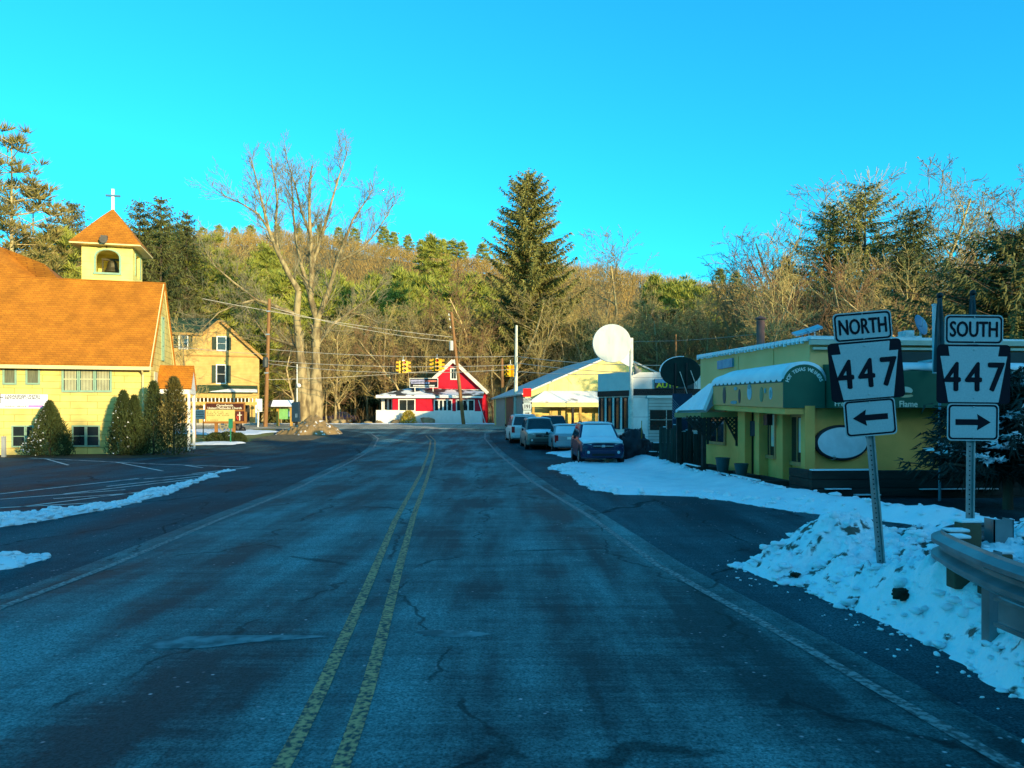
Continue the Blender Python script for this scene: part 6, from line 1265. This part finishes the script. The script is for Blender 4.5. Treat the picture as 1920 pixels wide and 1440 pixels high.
# ------------------------------------------------------------------ trees
def norm(v): return v/(np.linalg.norm(v)+1e-9)
def grow(seed, H, r0, spread=.6, limbs=9, bare_frac=.28, levels=3, up=.10, lens=(.5, .6, .62), dens=1.0, wob=.12, lean=(0, 0), thin=.012, guides=None):
    """bare crown: trunk and limbs in one list of segments, twigs in another"""
    r_ = np.random.default_rng(seed); thick = []; twigs = []
    def branch(p, d, L, r, lev):
        n = max(3, int((7, 6, 5, 3, 2)[lev])); st = L/n; pts = [(p, r)]; rr = r
        for i in range(n):
            d = norm(d+r_.normal(size=3)*wob*(1, 1.5, 1.1, .8, .7)[lev]+np.array([0, 0, up*(.6 if lev else .2)])); q = p+d*st; r1 = max(r*(1-(i+1)/n*(.75 if lev else .72)), thin*.5)
            (thick if (r1 > .045 and lev <= 1) else twigs).append((*p, *q, rr, r1)); p = q; rr = r1; pts.append((p, rr))
            f = (i+1)/n
            if lev < levels:
                if lev == 0 and f < bare_frac: continue
                k_ = (limbs/n/(1-bare_frac)) if lev == 0 else ((6, 5.2, 4.2, 3)[lev]*dens/n)
                for _ in range(int(k_)+(r_.random() < k_-int(k_))):
                    a = norm(np.cross(d, r_.normal(size=3))); ang = r_.uniform(.45, 1.0)*(1 if lev else .6+spread*.7); dd = norm(d*math.cos(ang)+a*math.sin(ang))
                    branch(p-d*st*r_.random(), dd, L*lens[min(lev, 2)]*r_.uniform(.6, 1.15)*(1-.45*f if lev == 0 else 1-.35*f)*(1.0+.0*lev), rr*r_.uniform(.4, .65), lev+1)
    if guides:
        for (pp, rs, sub) in guides:
            pp = [np.array(q, float) for q in pp]
            for i in range(len(pp)-1):
                thick.append((*pp[i], *pp[i+1], rs[i]*(.8 if rs[i] < .6 else 1), rs[i+1]*(.8 if rs[i+1] < .6 else 1)))
                if rs[i] < sub:
                    d = norm(pp[i+1]-pp[i]); Lh = np.linalg.norm(pp[i+1]-pp[i])
                    for _ in range(int(2+Lh*.5*dens)):
                        a = norm(np.cross(d, r_.normal(size=3))); ang = r_.uniform(.35, .95); u = r_.random()
                        branch(pp[i]+(pp[i+1]-pp[i])*u, norm(d*math.cos(ang)+a*math.sin(ang)), r_.uniform(1.3, 3.9), max(rs[i]*.25, .025), 2)
            branch(pp[-1], norm(pp[-1]-pp[-2]), 2.3, rs[-1], 2)
    else: branch(np.array([0., 0, -.3]), norm(np.array([lean[0], lean[1], 1.])), H*.92, r0, 0)
    return thick, twigs
def bare_tree(name, label, x, y, seed, H, r0, bm=None, tm=None, group=None, nt_=3, **k):
    th, tw = grow(seed, H, r0, **k); t = thing(name, label, 'tree', (x, y, gz(x, y)-.05), group=group)
    V, Fc = tubes(th, 7); soup('trunk', V, Fc, bm or M_barkpale, t, smooth=True)
    if tw: V, Fc = tubes(tw, nt_); soup('crown', V, Fc, tm or M_twig, t)
    return t
def spruce(name, label, x, y, seed, H, Rb, m=None, whorls=34, per=8, droop=.25, ragged=.15, top=.0, bl=.55, group=None, bare_low=.08, dens=1.0, power=.85, bwid=.10, rise=.10):
    r_ = np.random.default_rng(seed); t = thing(name, label, 'tree', (x, y, gz(x, y)-.05), group=group); Cc = []; Dd = []; Ln = []; segs = [(0, 0, -.3, 0, 0, H, H*.013+.08, .02)]
    for w_ in range(whorls):
        u = bare_low+(1-bare_low)*w_/whorls; z = H*u
        for j in range(per):
            L = 1.5*Rb*((1-u)**power)*r_.uniform(1-ragged*2, 1+ragged)+.15
            if r_.random() < ragged*.5: continue
            a = 2*math.pi*(j/per+r_.random()*.12+w_*.37); out = np.array([math.cos(a), math.sin(a), 0]); sd_ = np.array([-out[1], out[0], 0]); n = max(3, int(L*5*dens)); zz = z+r_.uniform(-.2, .2)*H/whorls
            ts = np.linspace(.12, 1, n); zc = zz+L*(rise*ts-droop*ts*1.3+droop*ts**3*1.25+(.25 if u > .85 else 0)*ts)
            C_ = out[None, :]*L*ts[:, None]; C_[:, 2] = zc; segs.append((0, 0, zz, *C_[-1], .035, .012))
            for s_ in (-1, 1, 0):
                k_ = 1 if s_ else 2
                for _ in range(k_):
                    Dd.append(out*.55+sd_*s_*.75+np.array([0, 0, -.15 if s_ else -.65])+r_.normal(size=(n, 3))*.22); Cc.append(C_+r_.normal(size=(n, 3))*.05); Ln.append(np.clip(bl*(.55+.75*(1-ts))*r_.uniform(.7, 1.2, n), .15, None)*min(1, .5+L/Rb/1.5))
    V, Fc = tubes(segs, 5); soup('trunk', V, Fc, M_barkdark, t)
    V, Fc = blades(np.concatenate(Cc), np.concatenate(Dd), np.concatenate(Ln), bwid); soup('crown', V, Fc, m or M_spruce, t); return t
def pine(name, label, x, y, seed, H, Rb, m=None, bare=.35, whorls=11, per=5, group=None, puff=26, bl=.55, clump=.75, open_=.3, rounded=1., bwid=.075):
    """irregular pine: clumps of needles at the ends of level or rising limbs"""
    r_ = np.random.default_rng(seed); t = thing(name, label, 'tree', (x, y, gz(x, y)-.05), group=group); Cc = []; Dd = []; segs = [(0, 0, -.3, 0, 0, H*.98, H*.013+.06, .03)]
    for w_ in range(whorls):
        u = bare+(1-bare)*(w_+.5)/whorls; prof = math.sin(math.pi*min(1, .18+.82*(u-bare)/(1-bare)))**.6*rounded+(1-rounded)*(1-u)*1.3
        for j in range(per):
            if r_.random() < open_*.6: continue
            L = Rb*max(.18, prof)*r_.uniform(.55, 1.15); a = 2*math.pi*(j/per+w_*.31+r_.random()*.15); out = np.array([math.cos(a), math.sin(a), r_.uniform(.05, .45)]); base = np.array([0, 0, H*u]); segs.append((*base, *(base+out*L), .05, .02))
            for q in range(max(2, int(L/clump*1.25))):
                f = 1-q*.22
                if f < .25: break
                c = base+out*L*f+r_.normal(size=3)*clump*.35; n = puff; d = r_.normal(size=(n, 3)); d /= np.linalg.norm(d, axis=1, keepdims=True); d[:, 2] = np.abs(d[:, 2])*.8
                Cc.append(c+d*clump*r_.uniform(.05, .6, (n, 1))*[1, 1, .6]); Dd.append(d+[0, 0, .35])
    Cc = np.concatenate(Cc+[np.array([[0, 0, H*.97]])+r_.normal(size=(puff, 3))*[.25, .25, .4]]); Dd = np.concatenate(Dd+[r_.normal(size=(puff, 3))*.5+[0, 0, 1]])
    V, Fc = tubes(segs, 5); soup('trunk', V, Fc, M_bark, t)
    V, Fc = blades(Cc, Dd, bl*r_.uniform(.6, 1.2, len(Cc)), bwid); soup('crown', V, Fc, m or M_pine, t); return t
# the big bare tree
Yt = 78.; bx, bz = PX(580, Yt), gz(PX(580, Yt), Yt)
def G(px, py, dy=0.): k_ = Yt+dy; return (PX(px, k_)-bx, dy, PZ(py, k_)-bz)
guides = [
 ([(-.45, 0, -.4), G(567, 740), G(566, 690), G(562, 650)], [.92, .82, .58, .5], .3),
 ([(.45, .2, -.4), G(591, 740, .2), G(593, 690, .2), G(592, 650, .3)], [.92, .82, .58, .5], .3),
 ([(0, .1, -.4), G(580, 745, .1), G(579, 715, .1)], [.85, .75, .35], .1),
 ([G(592, 650, .3), G(595, 600, .5), G(583, 560, .4), G(585, 500, .6), G(582, 440, .5), G(580, 390, .3), G(581, 345, .1)], [.55, .46, .40, .34, .26, .20, .13], .42),
 ([G(562, 650), G(556, 590, -.5), G(560, 545, -.6), G(540, 510, -1), G(520, 470, -1.3), G(504, 430, -1.6), G(492, 380, -1.6), G(478, 325, -1.4)], [.55, .44, .40, .33, .27, .21, .15, .09], .42),
 ([G(520, 470, -1.3), G(517, 420, -.8), G(520, 370, -.5), G(512, 320, -.3)], [.22, .17, .12, .07], .3),
 ([G(504, 430, -1.6), G(484, 400, -2), G(455, 382, -2.3), G(425, 368, -2.5)], [.17, .12, .09, .05], .3),
 ([G(583, 560, .4), G(566, 500, 1), G(556, 455, 1.3), G(550, 400, 1.6), G(547, 345, 1.7)], [.30, .24, .19, .14, .07], .4),
 ([G(582, 440, .5), G(565, 395, 1), G(553, 345, 1.2), G(537, 295, 1.2)], [.20, .15, .11, .05], .3),
 ([G(585, 500, .6), G(604, 440, 1.1), G(618, 390, 1.4), G(634, 335, 1.7), G(648, 295, 1.8)], [.27, .21, .16, .11, .05], .4),
 ([G(595, 600, .5), G(618, 540, -.4), G(632, 490, -.8), G(648, 445, -1), G(662, 410, -1.3), G(690, 370, -1.5)], [.38, .30, .24, .18, .12, .06], .4),
 ([G(632, 490, -.8), G(655, 480, -1.3), G(680, 465, -1.8), G(705, 435, -2), G(728, 400, -2.2)], [.2, .17, .13, .09, .05], .3),
 ([G(556, 590, -.5), G(520, 575, -1.2), G(480, 560, -2), G(440, 530, -2.6), G(405, 500, -3), G(385, 470, -3.2)], [.30, .23, .18, .13, .08, .05], .4),
 ([G(480, 560, -2), G(445, 570, -2.6), G(410, 585, -3), G(385, 610, -3)], [.15, .11, .08, .04], .3),
 ([G(592, 650, .3), G(620, 610, 1.2), G(655, 585, 1.8), G(690, 560, 2.3), G(715, 530, 2.6)], [.28, .22, .16, .10, .05], .4),
 ([G(562, 650), G(530, 640, .8), G(500, 630, 1.4), G(470, 590, 2)], [.26, .19, .13, .07], .4),
 ([G(655, 585, 1.8), G(680, 590, 2), G(700, 600, 2)], [.12, .09, .05], .3)]
t = bare_tree('bare_tree', 'huge pale twin trunked bare tree behind the dirt pile', bx, Yt, 3, 25, 1, M_barkpale, M_twigpale, nt_=4, guides=guides, dens=1.75, thin=.026, wob=.09, levels=4, up=.2)
# central spruce and the spires
def H_(py, Y, px): return PZ(py, Y)-gz(PX(px, Y), Y)
Yq = 108.; spruce('spruce_tree', 'tall pyramid spruce standing above the barn and red house', PX(990, Yq), Yq, 21, H_(322, Yq, 990), 6.7, M_spruce, 42, 10, .18, .22, bl=1.15, power=.56, bwid=.19, bare_low=.2, dens=.9, rise=.30)
for (px, py, Y, R_, lab, m, rag) in ((135, 372, 80, 3.2, 'dark spruce spire left of the bell tower', M_hemlock, .2), (262, 370, 84, 3.4, 'dark spruce spire just right of the bell tower', M_hemlock, .25), (302, 366, 83, 3.2, 'taller of the paired spruce spires right of the bell tower', M_hemlock, .25), (350, 394, 90, 2.8, 'short dark spruce spire above the yellow house', M_hemlock, .2),
        (1622, 340, 78, 4.0, 'tall ragged evergreen peaking above the north sign', M_spruce, .3), (1556, 376, 80, 3.8, 'ragged brownish evergreen left of the tallest one', M_spruce, .3), (1712, 386, 74, 2.8, 'narrow dark evergreen with drooping top above the south sign', M_hemlock, .3), (1474, 478, 82, 2.0, 'small pointed evergreen among bare twigs above the flue', M_spruce, .2), (1828, 500, 60, 2.6, 'dark evergreen behind the right hand parasol', M_hemlock, .25), (1905, 430, 44, 4.5, 'large dark evergreen cut by the right edge of the view', M_hemlock, .25), (1700, 470, 70, 3.4, 'dense dark evergreen low behind the satellite dish', M_hemlock, .25)):
    spruce('spruce_tree', lab, PX(px, Y), Y, px, H_(py, Y, px), R_*(1.6 if px > 1500 else 1.05), m, 32, 9, .16, rag, bl=.85, bwid=.12, power=.6, dens=.85, rise=.22)
for (px, py, Y, R_, lab, bare) in ((22, 256, 62, 3.4, 'tall open pine at the left edge above the sanctuary roof', .42), (62, 355, 66, 3.2, 'lower spreading pine beside the tall left one', .3), (110, 440, 72, 4.6, 'rounded pine directly left of the bell tower', .15), (335, 430, 94, 6.0, 'broad bright green pine right of the bell tower', .1), (285, 432, 98, 5.5, 'green pine under the paired spires', .15), (395, 452, 104, 6.0, 'green pine rising behind the green roofed house', .12), (445, 500, 98, 5.2, 'low green pine right of the yellow house', .1), (465, 590, 90, 3.6, 'dark green pine close behind the leaning pole', .08), (215, 455, 84, 5.2, 'green pine hidden by the bell tower', .15)):
    pine('pine_tree', lab, PX(px, Y), Y, px+3, H_(py, Y, px), R_, M_pine if px > 100 else mat('bronze_pine_needles', (.30, .22, .06), (.13, .13, .035), rough=.7, scale=.4, rand=.5), bare, 12 if px < 70 else 16, 6 if px < 70 else 8, puff=34 if px < 70 else 46, bl=.75, clump=1.0 if px < 70 else 1.25, open_=.4 if px < 70 else .08, bwid=.10)
# pines on the far slope
names = [(655, 468, 150), (700, 462, 165), (752, 455, 175), (790, 470, 165), (826, 492, 160), (735, 520, 140), (772, 515, 145), (690, 530, 135), (812, 452, 220), (620, 480, 165), (1228, 478, 170), (1285, 483, 165), (1305, 520, 150), (1260, 500, 160), (575, 470, 170), (530, 480, 165), (460, 470, 160), (500, 455, 190), (420, 480, 150), (1500, 560, 140), (600, 520, 140), (850, 520, 150), (880, 500, 170)]
pr_ = random.Random(77)
for (a_, c_, n_, y0_, y1_) in ((330, 560, 22, 118, 200), (600, 920, 30, 122, 190), (1200, 1330, 5, 140, 170)):
    for i_ in range(n_): Y_p = pr_.uniform(y0_, y1_); px_p = pr_.uniform(a_, c_); names.append((px_p, None, Y_p))
for i, (px, py, Y) in enumerate(names):
    x = PX(px, Y); hh = max(13, min(21, H_(py, Y, px))) if py else pr_.uniform(12, 18)
    if i < 3: prots = (prots if i else [])+[pine('pine_tree', 'green pine on the wooded slope', x, Y, 100+i, 17, 4.4, M_pine, .10, 13, 7, group='green pines scattered over the wooded slope', puff=40, bl=1.15, clump=1.6, open_=.12, bwid=.17)]
    s_ = hh/17
    if i < 3: prots[i].scale = (s_, s_, s_)
    else: copy_tree(prots[i % 3], (x, Y, gz(x, Y)), RD.random()*6, (s_*RD.uniform(.85, 1.1), s_*RD.uniform(.85, 1.1), s_), 'green pine on the wooded slope', 'green pines scattered over the wooded slope')
for px, py in ((720, 424), (738, 438), (765, 444), (790, 452), (808, 446), (832, 452), (848, 446), (866, 447), (905, 455), (380, 428), (410, 424), (440, 428), (470, 424), (520, 424), (560, 430), (600, 424), (635, 428), (665, 430), (1380, 512), (1350, 505)):
    Y = 300.; x = PX(px, Y); z = gz(x, Y); hh = min(12., max(7.5, PZ(py, Y)-z)); s_ = hh/17; copy_tree(prots[px % 3], (x, Y, z), RD.random()*6, (s_*.9, s_*.9, s_), 'small pine silhouetted on the ridge line', 'pines along the ridge line')
# bare trees standing before the slope: six grown ones, copied
PROT = []
specs = [(1, 18, .26, .55, 9, .30), (2, 16, .20, .45, 10, .35), (3, 23, .32, .75, 10, .22), (4, 21, .20, .45, 10, .34), (5, 19, .24, .60, 11, .28), (6, 14, .22, .95, 9, .20)]
for (sd_, H, r0, spread, limbs, bf) in specs:
    o = bare_tree('bare_tree', 'bare', 0, 0, 50+sd_, H, r0, M_bark if sd_ % 2 else M_barkpale, M_twigred if sd_ == 5 else (mat('grey_brown_twig', (.34, .27, .12), (.18, .14, .065), rough=.9, rand=.6) if sd_ in (3, 4) else M_twig), spread=spread, limbs=limbs+3, bare_frac=bf, levels=4 if sd_ in (3, 4) else 3, dens=1.0 if sd_ in (3, 4) else 1.45, thin=.036); PROT.append((o, max(v[2] for c in o.children for v in c.bound_box), False))
def place_bare(px, py, Y, kind, label, group=None, wide=1.0, x=None):
    x = PX(px, Y) if x is None else x; z = gz(x, Y)-.1; hh = (PZ(py, Y)-z)*1.08; o, H, used = PROT[kind]; s_ = hh/H
    if not used: PROT[kind] = (o, H, True); t = o
    else: t = copy_tree(o, (0, 0, 0))
    t.location = (x, Y, z); t.rotation_euler = (0, 0, RD.random()*6.28); t.scale = (s_*wide, s_*wide, s_); t['label'] = label
    if group: t['group'] = group
    elif 'group' in t: del t['group']
    return t
for (px, py, Y, kd, lab, wd) in ((800, 540, 103, 4, 'pale bare tree rising directly left of the red gable', 1.0), (745, 560, 106, 1, 'slim bare tree between the signals and the pine slope', .9), (690, 585, 104, 3, 'thin bare tree left of the hanging signals', .9), (935, 555, 103, 2, 'broad bare tree spreading behind the steel pole', 1.25), (880, 530, 112, 4, 'bare tree over the cream house roof', 1.1), (1010, 570, 108, 5, 'low wide bare tree behind the barn ridge', 1.2),
        (1062, 510, 116, 0, 'bare tree left of the round white sign', 1.0), (1118, 495, 118, 2, 'bare tree standing above the round white sign', 1.0), (1182, 530, 112, 1, 'bare tree just right of the round white sign', 1.0), (1225, 575, 100, 5, 'crooked bare tree above the dark oval sign', 1.1), (1338, 548, 104, 4, 'reddish bare tree above the slim red pole', 1.0), (1372, 560, 92, 5, 'bare tree leaning over the restaurant flue', 1.1),
        (1432, 442, 84, 1, 'tall fine twigged bare tree left of the evergreens', 1.1), (1482, 490, 78, 0, 'bare tree rising behind the rusty flue', 1.0), (1530, 420, 86, 2, 'bare tree hugging the ragged brownish evergreen', .9), (1590, 440, 70, 4, 'pale trunked bare tree above the north sign', .9), (1650, 338, 88, 0, 'tallest bare tree poking above the evergreens', .8), (1690, 352, 84, 2, 'wide topped bare tree between the two route signs', .8), (1660, 480, 62, 1, 'steep leaning bare trunks above the satellite dish', 1.0), (1792, 392, 76, 2, 'open crowned bare tree right of the narrow evergreen', .9), (1752, 440, 66, 4, 'bare tree behind the furled parasols', 1.0), (1850, 415, 70, 5, 'bare tree with reaching limbs near the right edge', 1.1), 
        (1460, 440, 90, 3, 'bare tree filling the gap left of the small pointed evergreen', 1.3), (1580, 375, 92, 3, 'bare tree between the two ragged evergreens', 1.3), (1670, 345, 95, 3, 'finely branched bare tree behind the tallest evergreen', 1.3), (1755, 385, 88, 3, 'finely branched bare tree right of the narrow evergreen', 1.4), (1820, 400, 80, 3, 'finely branched bare tree near the right edge', 1.3), (1140, 455, 150, 3, 'solitary bare crown on the ridge right of the tall spruce', 1.2), (1410, 500, 88, 3, 'low bare tree at the left end of the right hand trees', 1.3),
        (70, 400, 74, 3, 'thin bare tree between the left pines', 1.0), (450, 440, 100, 1, 'bare tree left of the huge twin trunked one', 1.0), (345, 600, 60, 5, 'low twiggy bare tree before the yellow house', .8), (640, 600, 98, 4, 'bare tree right of the huge twin trunked one', 1.0)):
    place_bare(px, py, Y, kd, lab, None, wd)
Y = 58.; px = 1915; th_ = H_(300, Y, px)
bare_tree('bare_tree', 'dense fine twigged bare tree at the far right', PX(px, Y), Y, 88, th_*.86, .28, M_bark, mat('grey_purple_twig', (.26, .19, .14), (.17, .13, .12), rough=.9, rand=.6), spread=.5, limbs=15, bare_frac=.3, levels=4, dens=1.25, thin=.03, wob=.08)
regs = [(300, 640, 84, 112, 24, 640, 560, 'slender bare tree in the wood behind the yellow house', 'bare trees in the wood behind the yellow house'),
        (640, 1000, 100, 122, 36, 640, 575, 'slender bare tree in the tangled wood behind the red house', 'bare trees in the wood behind the red house'),
        (1000, 1380, 96, 122, 34, 630, 555, 'slender bare tree in the tangled wood behind the barn', 'bare trees in the wood behind the barn'),
        (1380, 1960, 52, 100, 52, 600, 470, 'slender bare tree in the tangled wood behind the restaurant', 'bare trees in the wood behind the restaurant')]
for (p0, p1, y0, y1, n, t0, t1, lab, grp) in regs:
    for i in range(n):
        Y = RD.uniform(y0, y1); px = p0+(p1-p0)*(i+RD.random())/n; place_bare(px, RD.uniform(t1, t0), Y, RD.choice((0, 1, 2, 3, 3, 4, 5)), lab, grp, RD.uniform(.8, 1.2))
# dark hemlocks filling the shade between them
HP = None
for (p0, p1, y0, y1, n, t0, t1, lab, grp) in ((560, 960, 112, 128, 20, 660, 590, 'dark hemlock in the shade behind the red house', 'dark hemlocks behind the red house'), (960, 1420, 112, 128, 20, 650, 570, 'dark hemlock in the shade behind the barn', 'dark hemlocks behind the barn'), (1400, 1960, 66, 104, 22, 650, 560, 'dark hemlock in the shade behind the restaurant', 'dark hemlocks behind the restaurant'), (280, 560, 96, 116, 12, 680, 600, 'dark hemlock behind the yellow house', 'dark hemlocks behind the yellow house')):
    for i in range(n):
        Y = RD.uniform(y0, y1); px = p0+(p1-p0)*(i+RD.random())/n; x = PX(px, Y); z = gz(x, Y); hh = PZ(RD.uniform(t1, t0), Y)-z
        if HP is None: HP = spruce('hemlock_tree', lab, x, Y, 77, 12., 3.4, M_hemlock, 24, 8, .25, .25, bl=.9, bwid=.17, power=.7, dens=.8, group=grp); HP.scale = (hh/12,)*3
        else: copy_tree(HP, (x, Y, z-.1), RD.random()*6, (hh/12*RD.uniform(.9, 1.3),)*2+(hh/12,), lab, grp)
# the brown wood covering the slope
X_, Y_ = np.meshgrid(np.arange(-230, 190, 4.6), np.arange(120, 326, 5.2)); X_ = X_.ravel()+rng.normal(size=X_.size)*1.5; Y_ = Y_.ravel()+rng.normal(size=Y_.size)*1.5
keep = np.abs(X_) < Y_*.74+12; X_, Y_ = X_[keep], Y_[keep]; Z_ = zg(X_, Y_); nT = len(X_); per = 90
Hh = rng.uniform(6, 10, nT)*np.interp(Y_, [120, 230, 290, 330], [1, .95, .6, .5]); Cc = []; u = rng.random((nT, per))**.75; ang = rng.random((nT, per))*2*np.pi; rr = (.9+2.2*np.sin(np.pi*np.clip(u*.8+.15, 0, 1)))*np.sqrt(rng.random((nT, per)))
Cc = np.stack([X_[:, None]+rr*np.cos(ang), Y_[:, None]+rr*np.sin(ang), Z_[:, None]+Hh[:, None]*(.0+.92*u)], -1).reshape(-1, 3)
Dd = np.stack([np.cos(ang)*.45, np.sin(ang)*.45, np.ones_like(ang)], -1).reshape(-1, 3)+rng.normal(size=(nT*per, 3))*.3
V, Fc = blades(Cc, Dd, rng.uniform(1.0, 2.2, nT*per), .13)
M_slope = mat('bare_wood', (.40, .245, .07), (.22, .15, .05), rough=.95, scale=.03, rand=.5)
tag(soup('hillside_wood', V, Fc, M_slope), 'brown leafless wood covering the far slope', 'wood', kind='stuff')
k_ = rng.random(nT) < .22; sg_ = np.stack([X_, Y_, Z_-.3, X_+rng.normal(size=nT)*.4, Y_, Z_+Hh*.8, np.full(nT, .16), np.full(nT, .05)], 1)[k_]; V, Fc = tubes(sg_, 3)
tag(soup('slope_trunks', V, Fc, mat('slope_bark', (.36, .27, .13), (.20, .15, .08), rough=.95, scale=.05)), 'pale trunks of the leafless wood on the far slope', 'wood', kind='stuff')
# brush along the foot of the trees
n = 26000; xb = rng.uniform(-70, 75, n); yb = rng.uniform(94, 122, n); k_ = np.abs(xb) < yb*.72; xb, yb = xb[k_], yb[k_]
x2 = rng.uniform(10, 64, 12000); y2 = rng.uniform(44, 100, 12000); k_ = (x2 > y2*.16+3) & ((x2 > 22) | (y2 > 66)); xb = np.concatenate([xb, x2[k_]]); yb = np.concatenate([yb, y2[k_]])
cl = fbm(xb*.25, yb*.25, 31, 3); k_ = cl > .36; xb, yb, cl = xb[k_], yb[k_], cl[k_]; n = len(xb)
k_ = ~((np.abs(xb-2) < 13) & (yb > 84) & (yb < 106)); xb, yb, cl = xb[k_], yb[k_], cl[k_]; n = len(xb)
V, Fc = blades(np.stack([xb, yb, zg(xb, yb)-.1], 1), rng.normal(size=(n, 3))*.45+[0, 0, 1], rng.uniform(.8, 3.2, n), .05)
tag(soup('brush', V, Fc, mat('dry_brush', (.26, .18, .08), (.13, .09, .045), rough=.95, scale=.1, rand=.6)), 'dry brush under the trees beyond the buildings', 'brush', kind='stuff')
# snowy spruce by the long awning
Yv = 16.0; x = PX(1890, Yv); t = spruce('snowy_spruce', 'dark low spruce with snow on its boughs before the long green awning', x, Yv, 91, 2.9, 1.5, mat('dark_spruce_needles', (.018, .030, .022), (.010, .018, .014), rough=.7, scale=2, rand=.5), 13, 11, .20, .12, bl=.42, bwid=.05, power=.55, dens=2.2, bare_low=.30)
r_ = np.random.default_rng(4); Cs = []; Ds = []
for w_ in range(60):
    a = r_.random()*2*math.pi; u = .32+.62*r_.random(); L = 2.0*(1-u)**.55*r_.uniform(.75, 1.05)+.1; out = np.array([math.cos(a), math.sin(a), 0]); n = 46
    f = r_.uniform(.45, 1.02, n); C_ = out*L*f[:, None]+np.array([0, 0, 3.0*u])+np.stack([r_.normal(size=n)*.10, r_.normal(size=n)*.10, L*(-.26*f+.25*f**3)+.05], 1); Cs.append(C_); Ds.append(out*.6+r_.normal(size=(n, 3))*[.7, .7, .25])
V, Fc = blades(np.concatenate(Cs), np.concatenate(Ds), .13, .075); soup('snow', V, Fc, M_snow, t)
# ------------------------------------------------------------------ unseen wooded rise added behind the viewer to keep the street in shade
su = np.array([-SUN.x, -SUN.y]); su /= np.linalg.norm(su); sv = np.array([-su[1], su[0]])
uu = np.linspace(-130, -26, 24); vv = np.linspace(-110, 110, 45); U, Vv = np.meshgrid(uu, vv)
rise = 15.4*sstep(-26, -46, U)*(1+.12*(fbm(Vv*.05, U*.05, 41)-.5)); XX = su[0]*U+sv[0]*Vv; YY = su[1]*U+sv[1]*Vv
i = np.arange(len(uu)-1)[None, :]+np.arange(len(vv)-1)[:, None]*len(uu)
o = soup('shade_hill', np.stack([XX, YY, rise-.15], -1).reshape(-1, 3), np.stack([i, i+1, i+1+len(uu), i+len(uu)], -1).reshape(-1, 4), M_ground, smooth=True); tag(o, 'unseen low rise added behind the viewer to shade the street', 'shade_hill', kind='structure')
nT = 330; tu = rng.uniform(-62, -46, nT); tv = rng.uniform(-105, 105, nT); th = rng.uniform(.5, 3.8, nT); per = 150
hu = rng.random((nT, per)); a = rng.random((nT, per))*6.283; rr = (1-hu)*2.2*np.sqrt(rng.random((nT, per)))+.1
bx_ = su[0]*tu+sv[0]*tv; by_ = su[1]*tu+sv[1]*tv
Cc = np.stack([bx_[:, None]+rr*np.cos(a), by_[:, None]+rr*np.sin(a), 14.8+th[:, None]*hu], -1).reshape(-1, 3); V, Fc = blades(Cc, rng.normal(size=(nT*per, 3))+[0, 0, .3], .9, .45)  # unseen blades added along the crest to fray the edge of the shade
tag(soup('shade_wood', V, Fc, M_hemlock), 'unseen evergreen wood added behind the viewer to soften the shade edge', 'wood', kind='stuff')
